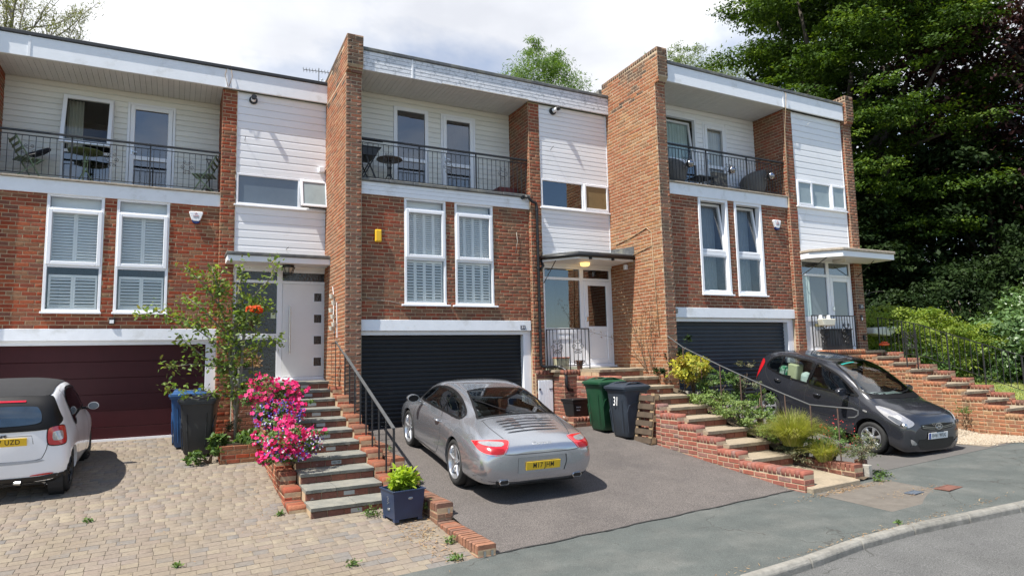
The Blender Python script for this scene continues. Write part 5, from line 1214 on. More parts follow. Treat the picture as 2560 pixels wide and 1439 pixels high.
def wheel(T, x, y, R_, w_, rr, style, rim, steer=0, label=None):
    """tyre, rim and spokes; x sign gives the side"""
    sg = 1 if x > 0 else -1
    W = None
    t = MB(); prof = [(rr - .004, -w_ / 2 + .02), (rr + .01, -w_ / 2 + .004), (R_ - .05, -w_ / 2 - .004), (R_ - .015, -w_ / 2 + .008), (R_, -w_ / 2 + .03), (R_ + .0, 0), (R_, w_ / 2 - .03), (R_ - .015, w_ / 2 - .008), (R_ - .05, w_ / 2 + .004), (rr + .01, w_ / 2 - .004), (rr - .004, w_ / 2 - .02)]
    t.lathe([(a, sg * h) for a, h in prof], 48, (0, 0, 0), 'x'); W = t.build('wheel', 'tyre', T, smooth=True, auto=60); W.location = (x - sg * w_ / 2, y, R_); W.rotation_euler = (0, 0, steer)
    r = MB(); e = w_ / 2
    r.lathe([(rr * 1.0, sg * (e - .018)), (rr * .985, sg * (e - .004)), (rr * .94, sg * (e - .006)), (rr * .90, sg * (e - .03)), (rr * .86, sg * (e - .12)), (rr * .86, -sg * e * .6)], 48, (0, 0, 0), 'x'); r.build('rim', rim, W, smooth=True, auto=50)
    b = MB(); b.lathe([(0, sg * (e - .11)), (rr * .62, sg * (e - .11)), (rr * .62, sg * (e - .13))], 32, (0, 0, 0), 'x'); b.build('brake_disc', 'darkmetal', W)
    b = MB(); b.lathe([(rr * .86, -sg * e * .5), (0, -sg * e * .5)], 24, (0, 0, 0), 'x'); b.build('wheel_back', 'blackplastic', W)
    if style == 'five': N_, w0, w1 = 5, .15, .115
    elif style == 'six': N_, w0, w1 = 6, .23, .62
    else: N_, w0, w1 = 8, .10, .14
    for i in range(N_):
        s = MB(); a = 2 * math.pi * i / N_ + .3; d = Vector((0, math.cos(a), math.sin(a))); n = Vector((0, -math.sin(a), math.cos(a))); X = Vector((sg, 0, 0))
        st = [(.10, w0 * .9, e - .035), (.3, w0 * .75, e - .022), (.55, w0 * .8, e - .012), (.78, w1 * .9 if style != 'six' else .34, e - .010), (.97, w1 if style != 'six' else .62, e - .014)]; V = []
        for (f, ww, dx) in st:
            c = d * rr * f; hw = n * rr * ww / (2.0 if style != 'five' else 1.55)
            V += [c - hw + X * (dx - .012), c - hw * .55 + X * dx, c + hw * .55 + X * dx, c + hw + X * (dx - .012), c + hw * .9 + X * (dx - .04), c - hw * .9 + X * (dx - .04)]
        s.add(V, [(6 * q + j, 6 * q + (j + 1) % 6, 6 * q + 6 + (j + 1) % 6, 6 * q + 6 + j) for q in range(4) for j in range(6)] + [(0, 1, 2, 3, 4, 5), (29, 28, 27, 26, 25, 24)])
        s.build('spoke', rim, W, smooth=True, auto=40)
    h = MB(); h.lathe([(rr * .22, sg * (e - .05)), (rr * .21, sg * (e - .018)), (rr * .14, sg * (e - .008)), (0, sg * (e - .006))], 24, (0, 0, 0), 'x'); h.build('hub_cap', rim, W, smooth=True, auto=50)
    for i in range(5 if style != 'eight' else 3):
        a = 2 * math.pi * i / 5 + .3 + .63; q = MB(); q.lathe([(rr * .04, sg * (e - .03)), (rr * .04, sg * (e - .012)), (0, sg * (e - .012))], 8, (0, math.cos(a) * rr * .17, math.sin(a) * rr * .17), 'x'); q.build('wheel_nut', 'darkmetal', W)
    return W
def car_paint(name, c, metal=.7, rough=.28, flake=.0):
    m = mat(name, c, rough=rough, metal=metal, var=.02, coat=1.0); b = m.node_tree.nodes['Principled BSDF']; b.inputs['Coat Roughness'].default_value = .04; return m
M['car_trim'] = mat('dark_car_trim', (.018, .018, .02), rough=.8)
M['tyre'] = mat('tyre_rubber', (.018, .018, .018), rough=.8, var=.2, vscale=20)
M['darkmetal'] = mat('dark_brake_metal', (.10, .09, .085), rough=.5, metal=.8)
M['alloy'] = mat('silver_alloy', (.60, .61, .63), rough=.28, metal=.85, var=.03)
M['cover_silver'] = mat('silver_wheel_cover', (.42, .43, .45), rough=.35, metal=.6)
M['black_alloy'] = mat('black_alloy', (.02, .02, .022), rough=.3, metal=.3)
M['car_glass'] = glass_mat('car_glass', (.34, .38, .38), 1.55, refl=1.25)
M['car_glass_clear'] = glass_mat('car_glass_clear', (.66, .76, .73), 1.5, refl=2.6)
M['seal'] = mat('black_rubber_seal', (.006, .006, .007), rough=.5, spec=.25)
M['red_lens'] = mat('red_lamp_lens', (.50, .012, .018), rough=.12, coat=1, var=.15, vscale=30, spec=.8)
M['clear_lens'] = mat('clear_lamp_lens', (.42, .41, .41), rough=.15, metal=.5, coat=1, var=.25, vscale=60)
M['gap'] = mat('panel_gap', (.02, .02, .022), rough=.7)
M['plate_yellow'] = mat('yellow_plate', (.80, .52, .03), rough=.4, var=0)
M['plate_white'] = mat('white_plate', (.78, .78, .76), rough=.4, var=0)
M['seat'] = mat('dark_seat', (.03, .03, .033), rough=.7)
def plate(T, body, c, rot, mt, size=(.52, .111), band=False, txt=.097):
    """number plate: c centre, rot euler of a plane facing local -y"""
    P = MB().box(-size[0] / 2, size[0] / 2, -.004, .004, -size[1] / 2, size[1] / 2).build('number_plate', mt, T, bevel=.002); P.location = c; P.rotation_euler = rot
    fnt = text('lettering', body, txt, (.02 if band else 0, -.0045, .0), (R(90), 0, 0), 'ink', P, .0008, .80, sp=1.12, bold=.0009)
    if band: box('blue_band', mat('plate_blue', (.02, .06, .32)), P, -size[0] / 2 + .002, -size[0] / 2 + .048, -.006, -.004, -size[1] / 2 + .003, size[1] / 2 - .003)
    return P
def seats(T, ys, xs, z0, h=.62, m='seat'):
    for y in ys:
        for x in xs:
            s = MB(); s.box(x - .24, x + .24, y - .05, y + .45, z0, z0 + .16); o = s.build('seat', m, T, bevel=.05)
            s = MB(); s.T = Matrix.Translation((x, y, z0 + .1)) @ Matrix.Rotation(R(14), 4, 'X'); s.box(-.24, .24, -.13, .0, 0, h); s.build('backrest', m, o, bevel=.05)
            s = MB(); s.T = Matrix.Translation((x, y, z0 + .1)) @ Matrix.Rotation(R(14), 4, 'X'); s.box(-.13, .13, -.12, -.03, h + .02, h + .19); s.build('headrest', m, o, bevel=.04)
def place(T, x, y, z, heading, slope):
    hd, sl = R(heading), R(slope)
    f = Vector((math.sin(hd) * math.cos(sl), math.cos(hd) * math.cos(sl), math.sin(sl))); r = Vector((math.cos(hd), -math.sin(hd), 0)); u = r.cross(f)
    mm = Matrix((r, f, u)).transposed(); T.rotation_euler = mm.to_euler(); T.location = (x, y, z)

# ---------------------------------------------------------------- silver coupe
SC = empty('parked_car', label='silver two-door sports coupe parked tail out before the middle garage', cat='car')
st = [
 (-1.06, [(0,.33),(.20,.33),(.38,.35),(.50,.44),(.48,.56),(.42,.63),(.34,.66),(.22,.675),(.10,.68),(0,.68)]),
 (-1.035, [(0,.27),(.35,.27),(.60,.31),(.72,.45),(.69,.60),(.60,.685),(.48,.715),(.32,.73),(.16,.735),(0,.735)]),
 (-.96, [(0,.235),(.48,.235),(.72,.27),(.815,.46),(.785,.635),(.70,.725),(.55,.765),(.37,.785),(.18,.79),(0,.79)]),
 (-.84, [(0,.20),(.58,.21),(.80,.26),(.865,.48),(.84,.67),(.755,.765),(.60,.815),(.42,.845),(.21,.855),(0,.858)]),
 (-.62, [(0,.18),(.64,.19),(.85,.26),(.90,.51),(.875,.705),(.79,.815),(.64,.875),(.46,.915),(.23,.932),(0,.938)]),
 (-.35, [(0,.17),(.66,.18),(.87,.25),(.908,.53),(.89,.73),(.80,.855),(.67,.935),(.51,.985),(.26,1.005),(0,1.012)]),
 (0, [(0,.17),(.66,.18),(.87,.23),(.906,.53),(.888,.74),(.80,.875),(.675,.985),(.555,1.075),(.29,1.105),(0,1.115)]),
 (.35, [(0,.16),(.66,.17),(.86,.21),(.892,.52),(.870,.75),(.77,.895),(.665,1.05),(.56,1.165),(.30,1.20),(0,1.208)]),
 (.8, [(0,.16),(.66,.17),(.84,.20),(.872,.50),(.85,.75),(.755,.91),(.67,1.09),(.565,1.232),(.31,1.270),(0,1.278)]),
 (1.25, [(0,.16),(.66,.17),(.83,.20),(.862,.50),(.842,.74),(.755,.90),(.68,1.10),(.57,1.258),(.31,1.295),(0,1.302)]),
 (1.6, [(0,.16),(.66,.17),(.83,.20),(.862,.50),(.845,.73),(.76,.88),(.69,1.06),(.585,1.212),(.31,1.258),(0,1.266)]),
 (1.9, [(0,.16),(.66,.17),(.835,.20),(.868,.50),(.852,.73),(.77,.86),(.70,.98),(.61,1.09),(.33,1.138),(0,1.146)]),
 (2.2, [(0,.16),(.66,.17),(.845,.22),(.876,.50),(.862,.745),(.77,.825),(.69,.875),(.58,.92),(.32,.955),(0,.96)]),
 (2.4, [(0,.17),(.66,.18),(.848,.24),(.878,.50),(.858,.745),(.75,.80),(.62,.80),(.46,.815),(.26,.845),(0,.85)]),
 (2.7, [(0,.17),(.64,.18),(.83,.24),(.862,.47),(.84,.70),(.74,.755),(.59,.735),(.44,.74),(.24,.76),(0,.765)]),
 (3.0, [(0,.18),(.58,.19),(.77,.24),(.80,.42),(.78,.58),(.69,.645),(.54,.645),(.40,.655),(.21,.67),(0,.675)]),
 (3.25, [(0,.20),(.44,.21),(.60,.26),(.64,.37),(.60,.47),(.52,.52),(.40,.54),(.29,.55),(.15,.56),(0,.56)]),
 (3.37, [(0,.28),(.20,.28),(.38,.30),(.42,.36),(.40,.40),(.33,.43),(.26,.44),(.18,.45),(.09,.455),(0,.455)]),
]
bm = loft(st, None); C = Car(SC, bm, car_paint('silver_metallic_paint', (.43, .45, .49), .78, .22))
gl_, sl_ = 'car_glass', 'seal'
for sd_ in (-1, 1):
    dlo = [(1.98, .905), (1.86, 1.02), (1.55, 1.16), (1.15, 1.222), (.75, 1.20), (.38, 1.12), (.10, 1.005), (.06, .945), (.22, .912), (.75, .905), (1.35, .90)]
    C.patch('side_window', gl_, dlo, 'side', .005, .05, 6, cut=.93, side=sd_)
    C.line('window_seal', sl_, dlo + [dlo[0]], 'side', .028, .0065, sd_)
    C.line('pillar', sl_, [(.88, .905), (.82, 1.05), (.78, 1.205)], 'side', .035, .008, sd_)
    C.line('door_gap', 'gap', [(1.96, .88), (2.02, .7), (2.0, .45), (1.93, .27), (1.5, .235), (1.0, .235), (.84, .28), (.70, .45), (.66, .62), (.74, .78), (.86, .90)], 'side', .007, .002, sd_)
    C.line('sill_crease', 'gap', [(2.0, .225), (.5, .215)], 'side', .006, .002, sd_)
    hd = MB(); hd.tube([(sd_ * .862, .98, .76), (sd_ * .885, .92, .765), (sd_ * .885, .82, .765), (sd_ * .862, .76, .76)], [.012, .02, .02, .012], 10); hd.build('door_handle', C.paint, SC, smooth=True)
    # tail lamp wraps round the corner
    tl = [(-.13, .79), (.10, .785), (.31, .765), (.34, .70), (.24, .685), (.06, .655), (-.05, .65), (-.10, .70)]
    tl = [(sd_ * (a) if False else a, b) for a, b in tl]
mir = None
for sd_ in (-1, 1):
    V = 180 - 35 * sd_           # viewer stands behind and to the side
    a_ = R(V); rx = Vector((math.cos(a_), -math.sin(a_), 0))
    def pr(x, y): return Vector((x, y, 0)).dot(rx)
    inn, outp = pr(sd_ * .50, -.93), pr(sd_ * .875, -.62)
    def q(f): return inn + (outp - inn) * f
    lamp = [(q(0), .655), (q(-.06), .80), (q(.45), .805), (q(1.0), .765), (q(.93), .74), (q(.72), .685), (q(.42), .655)]
    o = C.patch('tail_lamp', 'red_lens', lamp, V, .008, .03, 4, th=.02, side=sd_)
    C.line('lamp_seal', 'cover_silver', lamp + [lamp[0]], V, .005, .009, parent=o)
    C.patch('clear_strip', 'clear_lens', [(q(.10), .745), (q(.09), .787), (q(.5), .790), (q(.78), .770), (q(.6), .748)], V, .011, .03, 3, parent=o)
    C.patch('reflector', mat('dark_red_reflector' + str(sd_), (.3, .01, .012), rough=.2), [(q(.02), .665), (q(.02), .72), (q(.30), .72), (q(.36), .69), (q(.3), .665)], V, .011, .03, 2, parent=o)
# rear window and windscreen
rw = [(-.46, .60), (-.25, .635), (0, .645), (.25, .635), (.46, .60), (.53, .25), (.60, -.12), (.62, -.24), (.45, -.285), (.0, -.30), (-.45, -.285), (-.62, -.24), (-.60, -.12), (-.53, .25)]
C.patch('rear_window', gl_, rw, 'top', .004, .06, 4, cut=.93); C.line('rear_window_seal', sl_, rw + [rw[0]], 'top', .03, .006)
ws = [(-.53, 1.66), (-.28, 1.58), (0, 1.56), (.28, 1.58), (.53, 1.66), (.60, 1.9), (.66, 2.15), (.4, 2.27), (0, 2.31), (-.4, 2.27), (-.66, 2.15), (-.60, 1.9)]
C.patch('windscreen', gl_, ws, 'top', .004, .06, 4, cut=.93); C.line('windscreen_seal', sl_, ws + [ws[0]], 'top', .03, .006)
# engine lid with louvres
C.line('lid_gap', 'gap', [(-.60, -.33), (-.585, -.55), (-.53, -.80), (-.47, -.965)], 'top', .008, .002); C.line('lid_gap', 'gap', [(.60, -.33), (.585, -.55), (.53, -.80), (.47, -.965)], 'top', .008, .002); C.line('lid_gap', 'gap', [(-.62, -.33), (0, -.36), (.62, -.33)], 'top', .008, .002)
C.line('lid_gap', 'gap', [(-.86, .655 + .09), (-.70, .685), (-.5, .652), (0, .645), (.5, .652), (.70, .685), (.86, .745)], 'rear', .008, .002)
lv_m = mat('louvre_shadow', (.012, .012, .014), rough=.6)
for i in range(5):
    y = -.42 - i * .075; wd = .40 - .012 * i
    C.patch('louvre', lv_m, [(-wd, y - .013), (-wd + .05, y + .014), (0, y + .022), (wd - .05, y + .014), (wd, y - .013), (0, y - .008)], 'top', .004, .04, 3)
    C.patch('louvre_blade', C.paint, [(-wd - .02, y - .045), (-wd + .01, y - .012), (0, y - .004), (wd - .01, y - .012), (wd + .02, y - .045), (0, y - .04)], 'top', .016, .04, 3, th=-.0)
# antenna, wiper
C.line('wiper', 'seal', [(-.10, -.28), (-.30, -.05), (-.50, .22)], 'top', .022, .018); C.line('wiper_arm', 'seal', [(.0, -.29), (-.25, -.14), (-.42, .08)], 'top', .014, .028)
# badge
txt_ = text('badge', 'Carrera', .085, (0, -1.0, .775), (0, 0, 0), 'chrome', SC, .002, 1.1, shear=.35)
loc, nn, _, _ = C.bvh.ray_cast(Vector((0, -6, .765)), Vector((0, 1, 0)))
txt_.location = loc + Vector((0, -.004, 0)); txt_.rotation_euler = (math.asin(min(1, max(-1, 1))) if False else math.atan2(-nn.y, nn.z) , 0, 0)
plate(SC, 'M17 JHM', (0, -1.082, .485), (R(4), 0, 0), 'plate_yellow')
C.patch('plate_recess', C.paint, [(-.37, .39), (-.37, .60), (.37, .60), (.37, .39)], 'rear', .006, .05, 0)
C.line('recess_edge', 'gap', [(.355, .60), (.365, .50), (.33, .39)], 'rear', .012, .009); C.line('bumper_crease', 'gap', [(-.90, .33), (-.75, .30), (-.4, .275), (0, .27), (.4, .275), (.75, .30), (.90, .33)], 'rear', .006, .002)
for x in (-.62, -.21, .21, .62): 
    l_, n_, _, _ = C.bvh.ray_cast(Vector((x, -6, .56)), Vector((0, 1, 0))); s = MB(); s.lathe([(.013, 0), (.012, .004), (0, .004)], 12); o = s.build('parking_sensor', C.paint, SC); o.location = l_; o.rotation_euler = n_.to_track_quat('Z', 'Y').to_euler()
for sd_ in (-1, 1):     # exhausts
    s = MB(); P = [(.075, .012), (.055, .032), (-.055, .032), (-.075, .012), (-.075, -.012), (-.055, -.032), (.055, -.032), (.075, -.012)]
    cx, cz = sd_ * .56, .292
    s.prism([(cx + a * 1.4, cz + b * 1.5) for a, b in P], -1.02, -.8, 'y'); s.build('exhaust_cutout', 'blackplastic', SC)
    V = []; 
    for yy_, sc2 in ((-1.045, 1.0), (-1.05, .92), (-1.03, .82), (-.9, .8)): V += [(cx + a * sc2, yy_, cz - .004 + b * sc2) for a, b in P]
    s = MB(); s.add(V, [(8 * k + j, 8 * k + (j + 1) % 8, 8 * k + 8 + (j + 1) % 8, 8 * k + 8 + j) for k in range(3) for j in range(8)]); s.prism([(cx + a, cz - .004 + b) for a, b in P], -1.045, -.95, 'y'); e_ = s.build('exhaust_tip', 'chrome', SC)
    s = MB(); s.prism([(cx + a * .8, cz - .004 + b * .8) for a, b in P], -1.047, -1.03, 'y'); s.build('exhaust_bore', 'blackplastic', SC)
    # door mirror
    s = MB(); s.lathe([(0, -.055), (.05, -.05), (.078, -.02), (.082, .03), (.075, .06), (0, .062)], 20, (0, 0, 0), 'y'); mo = s.build('door_mirror', C.paint, SC, smooth=True, auto=60); mo.scale = (1.35, -1.0, .82); mo.location = (sd_ * .96, 1.83, .945)
    s = MB(); s.tube([(sd_ * .80, 1.86, .87), (sd_ * .90, 1.84, .905)], .02, 8); s.build('mirror_stem', C.paint, SC, smooth=True)
    s = MB(); s.lathe([(.066, .0), (0, .001)], 20, (0, 0, 0), 'y'); g_ = s.build('mirror_glass', 'seal', SC); g_.scale = (1.35, 1, .82); g_.location = (sd_ * .96, 1.765, .945)
seats(SC, (1.0,), (-.36, .36), .25, .6); seats(SC, (.35,), (-.3, .3), .45, .3)
s = MB(); s.box(-.66, .66, 1.75, 2.15, .55, .88); s.build('dashboard', 'car_trim', SC, bevel=.04)
s = MB(); s.lathe([(.165, 0), (.18, .012), (.165, .024), (.155, .012), (.165, 0)], 28, (.36, 1.62, .80), 'y'); s.build('steering_wheel', 'car_trim', SC, smooth=True)
s = MB(); s.tube([(-.28, 1.42, 1.18), (-.08, 1.42, 1.20)], .02, 6); s.build('rear_mirror', 'car_trim', SC)
C.finish([(0, .325, .365), (2.355, .32, .355)], .62)
for x, y, sty in ((-.885, 0, 1), (.885, 0, 1)): wheel(SC, x, y, .325, .27, .245, 'five', M['alloy'])
for x in (-.865, .865): wheel(SC, x, 2.355, .318, .23, .245, 'five', M['alloy'])
s = MB(); s.box(-.62, .62, -.85, 3.1, .17, .30); s.build('underbody', 'car_trim', SC); [MB().lathe([(.0, -.62 if k < 0 else .62), (.38, -.62 if k < 0 else .62), (.38, -.80 if k < 0 else .80)], 24, (0, y, .33), 'x').build('wheel_well', 'car_trim', SC) for k in (-1, 1) for y in (0, 2.355)]
place(SC, 1.22, -3.66, z31(1.22, -3.66) + .005, 1.8, 7.0)

# ---------------------------------------------------------------- white microcar with black folding roof
WC = empty('parked_car', label='white two-seat microcar with black fabric roof at the left edge', cat='car')
st = [
 (-.43, [(0,.36),(.30,.36),(.50,.38),(.58,.50),(.57,.66),(.54,.80),(.50,.92),(.44,.98),(.22,1.0),(0,1.0)]),
 (-.40, [(0,.26),(.42,.26),(.66,.30),(.74,.48),(.72,.68),(.68,.84),(.60,1.00),(.52,1.08),(.26,1.11),(0,1.115)]),
 (-.30, [(0,.22),(.52,.22),(.76,.27),(.815,.46),(.80,.70),(.745,.90),(.665,1.12),(.57,1.28),(.29,1.325),(0,1.335)]),
 (-.12, [(0,.20),(.58,.20),(.80,.26),(.832,.48),(.822,.74),(.76,.94),(.685,1.20),(.585,1.405),(.30,1.455),(0,1.465)]),
 (.12, [(0,.18),(.58,.19),(.80,.25),(.832,.50),(.822,.78),(.76,.97),(.69,1.24),(.60,1.455),(.31,1.515),(0,1.525)]),
 (.5, [(0,.18),(.58,.19),(.79,.24),(.825,.50),(.815,.78),(.765,.98),(.70,1.26),(.61,1.475),(.31,1.54),(0,1.55)]),
 (.9, [(0,.18),(.58,.19),(.79,.24),(.825,.50),(.812,.76),(.77,.96),(.70,1.23),(.61,1.44),(.31,1.515),(0,1.525)]),
 (1.2, [(0,.18),(.58,.19),(.79,.24),(.825,.50),(.81,.74),(.77,.93),(.71,1.13),(.63,1.30),(.32,1.385),(0,1.395)]),
 (1.5, [(0,.18),(.58,.19),(.80,.25),(.83,.50),(.815,.74),(.77,.88),(.72,1.0),(.64,1.09),(.33,1.15),(0,1.16)]),
 (1.8, [(0,.18),(.58,.19),(.80,.26),(.828,.50),(.81,.74),(.76,.85),(.66,.92),(.5,.95),(.26,.965),(0,.97)]),
 (2.05, [(0,.20),(.54,.20),(.76,.27),(.79,.48),(.77,.70),(.70,.80),(.58,.84),(.44,.86),(.22,.87),(0,.87)]),
 (2.22, [(0,.22),(.46,.22),(.64,.30),(.68,.46),(.66,.62),(.60,.70),(.48,.74),(.36,.75),(.18,.76),(0,.76)]),
 (2.28, [(0,.34),(.26,.34),(.42,.36),(.48,.44),(.47,.54),(.42,.60),(.34,.62),(.25,.63),(.12,.64),(0,.64)]),
]
bm = loft(st, None); C = Car(WC, bm, car_paint('white_car_paint', (.86, .865, .88), 0, .35))
C.patch('fabric_roof', mat('black_fabric_roof', (.022, .022, .024), rough=.9, var=.15, bump=.3, bscale=90), [(-.545, -.16), (-.30, -.215), (0, -.225), (.30, -.215), (.545, -.16), (.56, .2), (.56, .85), (.4, 1.02), (0, 1.06), (-.4, 1.02), (-.56, .85), (-.56, .2)], 'top', .012, .05, 4, th=.02)
C.patch('rear_hood', 'seal', [(-.66, .99), (-.55, .965), (-.2, .955), (.2, .955), (.55, .965), (.66, .99), (.715, 1.05), (.68, 1.16), (.60, 1.36), (.52, 1.40), (.2, 1.43), (-.2, 1.43), (-.52, 1.40), (-.60, 1.36), (-.68, 1.16), (-.715, 1.04)], 'rear', .011, .04, 3, cut=.0)
C.patch('rear_window', mat('milky_rear_window', (.02, .035, .055), rough=.06, spec=1, var=.5, vscale=2.5), [(-.44, 1.05), (0, 1.03), (.44, 1.05), (.50, 1.13), (.46, 1.24), (.38, 1.275), (0, 1.285), (-.38, 1.275), (-.46, 1.24), (-.50, 1.13)], 'rear', .015, .04, 4)
C.patch('brake_lamp', 'red_lens', [(-.18, 1.335), (-.18, 1.355), (.30, 1.35), (.30, 1.33)], 'rear', .018, .05, 0)
for sd_ in (-1, 1):
    V = 180 - 25 * sd_; a_ = R(V); rx = Vector((math.cos(a_), -math.sin(a_), 0)); cx = Vector((sd_ * .665, -.33, 0)).dot(rx)
    def oc_(rx_, rz_, n=8, p=.55): return [(cx + math.copysign(abs(math.cos(t)) ** p, math.cos(t)) * rx_, .87 + math.copysign(abs(math.sin(t)) ** p, math.sin(t)) * rz_) for t in [2 * math.pi * (i + .5) / n for i in range(n)]]
    o = C.patch('tail_lamp', 'red_lens', oc_(.115, .125), V, .012, .03, 4, th=.03)
    C.patch('lamp_ring', 'seal', oc_(.128, .138), V, .006, .03, 4, parent=o); C.patch('clear_lamp', 'clear_lens', oc_(.062, .062), V, .018, .02, 4, th=.01, parent=o)
    dlo = [(1.40, 1.02), (1.22, 1.22), (.95, 1.375), (.55, 1.43), (.30, 1.41), (.18, 1.30), (.28, 1.05), (.36, .90), (.50, .93), (.55, 1.0)]
    C.patch('side_window', 'car_glass', dlo, 'side', .006, .05, 3, cut=.94, side=sd_); C.line('window_seal', sl_, dlo + [dlo[0]], 'side', .03, .008, sd_)
    C.line('door_gap', 'gap', [(1.42, 1.0), (1.46, .8), (1.40, .5), (1.25, .29), (.75, .28), (.50, .38), (.42, .6), (.34, .9), (.20, 1.25), (.10, 1.44)], 'side', .008, .003, sd_)
    C.line('sill_trim', sl_, [(1.45, .255), (.40, .25)], 'side', .05, .003, sd_)
    s = MB(); s.lathe([(0, -.06), (.05, -.055), (.085, -.01), (.09, .045), (0, .05)], 20, (0, 0, 0), 'y'); mo = s.build('door_mirror', C.paint, WC, smooth=True, auto=60); mo.scale = (.85, -.8, .66); mo.location = (sd_ * .92, 1.20, 1.03)
    s = MB(); s.lathe([(.078, -.001), (0, -.002)], 20, (0, 0, 0), 'y'); g_ = s.build('mirror_glass', M['frost_dark'] if False else M['grey_glass'], WC); g_.scale = (.90, 1, .70); g_.location = (sd_ * .92, 1.155, 1.03)
    s = MB(); s.box(min(sd_ * .74, sd_ * .90), max(sd_ * .74, sd_ * .90), 1.18, 1.26, .975, 1.01); s.build('mirror_stem', 'seal', WC, bevel=.01)
C.line('tailgate_gap', 'gap', [(-.60, .96), (-.58, .75), (-.54, .62), (-.46, .56), (0, .55), (.46, .56), (.54, .62), (.58, .75), (.60, .96)], 'rear', .008, .003)
C.patch('tailgate_crease_shade', mat('grey_shade_strip', (.45, .46, .48), rough=.4), [(-.48, .525), (0, .51), (.48, .525), (.52, .56), (0, .548), (-.52, .56)], 'rear', .004, .05, 2)  # flat grey strip paints the crease's shade onto the white tailgate
C.patch('lower_bumper', 'blackplastic', [(-.80, .24), (-.76, .36), (-.5, .335), (0, .33), (.5, .335), (.76, .36), (.80, .24), (.4, .20), (-.4, .20)], 'rear', .008, .05, 2)
C.patch('reflector', 'red_lens', [(.40, .345), (.42, .36), (.60, .375), (.66, .365), (.60, .350)], 'rear', .010, .03, 2)
plate(WC, 'PF17 UZD', (.09, -.445, .82), (R(10), 0, 0), 'plate_yellow')
C.line('plate_surround', 'gap', [(-.30, .895), (.40, .895), (.42, .78)], 'rear', .006, .003, sm=1)
loc, nn, _, _ = C.bvh.ray_cast(Vector((0, -6, .905)), Vector((0, 1, 0)))
t_ = text('badge', 'smart', .07, (0, 0, 0), (0, 0, 0), 'darkmetal', WC, .003, 1.25, bold=.002); t_.location = (.02, loc.y - .008, .907); t_.rotation_euler = (math.atan2(-nn.y, nn.z), 0, 0)
seats(WC, (.55,), (-.36, .36), .40, .62); s = MB(); s.box(-.66, .66, 1.2, 1.5, .6, .95); s.build('dashboard', 'car_trim', WC, bevel=.04)
C.finish([(0, .30, .35), (1.873, .29, .34)], .56)
s = MB(); s.tube([(.22, -.40, .26), (.30, -.43, .26)], .03, 10); s.build('exhaust_tip', 'chrome', WC)
for x, y, w_ in ((-.80, 0, .20), (.80, 0, .20), (-.79, 1.873, .18), (.79, 1.873, .18)): wheel(WC, x, y, .30 if y == 0 else .29, w_, .205, 'eight', M['black_alloy'])
s = MB(); s.box(-.56, .56, -.3, 2.1, .19, .30); s.build('underbody', 'car_trim', WC); [MB().lathe([(.0, .58 * k), (.36, .58 * k), (.36, .76 * k)], 24, (0, y, .31), 'x').build('wheel_well', 'car_trim', WC) for k in (-1, 1) for y in (0, 1.873)]
place(WC, -5.38, -.98, z29(-5.3, -.98) + .005, 1.5, 5.8)

# ---------------------------------------------------------------- dark grey five-door hatchback
HC = empty('parked_car', label='dark grey five-door hatchback parked nose out before the slate garage', cat='car')
st = [   # y from rear axle; front at +3.10, rear -.52
 (-.52, [(0,.40),(.26,.40),(.46,.42),(.54,.54),(.54,.70),(.52,.86),(.48,1.0),(.42,1.08),(.2,1.10),(0,1.10)]),
 (-.48, [(0,.28),(.42,.28),(.64,.32),(.71,.50),(.70,.70),(.67,.88),(.60,1.08),(.52,1.20),(.26,1.24),(0,1.245)]),
 (-.34, [(0,.22),(.52,.22),(.73,.28),(.775,.50),(.765,.74),(.72,.93),(.645,1.18),(.56,1.33),(.29,1.375),(0,1.385)]),
 (-.10, [(0,.20),(.56,.20),(.76,.26),(.795,.52),(.785,.78),(.735,.98),(.665,1.24),(.575,1.405),(.30,1.45),(0,1.46)]),
 (.3, [(0,.19),(.56,.19),(.76,.25),(.797,.52),(.79,.78),(.74,.975),(.68,1.26),(.585,1.445),(.30,1.49),(0,1.50)]),
 (.8, [(0,.19),(.56,.19),(.755,.25),(.792,.52),(.785,.77),(.745,.96),(.685,1.26),(.59,1.455),(.30,1.50),(0,1.51)]),
 (1.2, [(0,.19),(.56,.19),(.755,.25),(.792,.52),(.783,.76),(.748,.945),(.685,1.235),(.59,1.43),(.30,1.485),(0,1.495)]),
 (1.55, [(0,.19),(.56,.19),(.755,.25),(.792,.52),(.782,.75),(.75,.925),(.69,1.15),(.60,1.335),(.31,1.40),(0,1.412)]),
 (1.85, [(0,.19),(.56,.19),(.76,.26),(.795,.52),(.785,.745),(.75,.90),(.70,1.05),(.62,1.185),(.32,1.26),(0,1.272)]),
 (2.15, [(0,.19),(.56,.19),(.765,.27),(.798,.53),(.788,.75),(.745,.875),(.695,.965),(.62,1.03),(.33,1.09),(0,1.10)]),
 (2.40, [(0,.19),(.56,.19),(.765,.28),(.797,.54),(.785,.745),(.73,.85),(.64,.915),(.50,.955),(.27,.985),(0,.99)]),
 (2.65, [(0,.20),(.56,.20),(.755,.28),(.785,.52),(.772,.71),(.71,.80),(.60,.86),(.46,.915),(.24,.945),(0,.95)]),
 (2.84, [(0,.18),(.56,.18),(.73,.24),(.765,.46),(.745,.67),(.675,.78),(.57,.835),(.44,.865),(.22,.888),(0,.893)]),
 (2.98, [(0,.17),(.54,.17),(.69,.22),(.72,.40),(.70,.60),(.62,.695),(.52,.75),(.39,.78),(.20,.80),(0,.805)]),
 (3.06, [(0,.20),(.40,.20),(.56,.24),(.60,.37),(.58,.52),(.51,.61),(.42,.65),(.30,.67),(.15,.685),(0,.69)]),
]
bm = loft(st, None); C = Car(HC, bm, car_paint('dark_grey_car_paint', (.028, .030, .038), .3, .22))
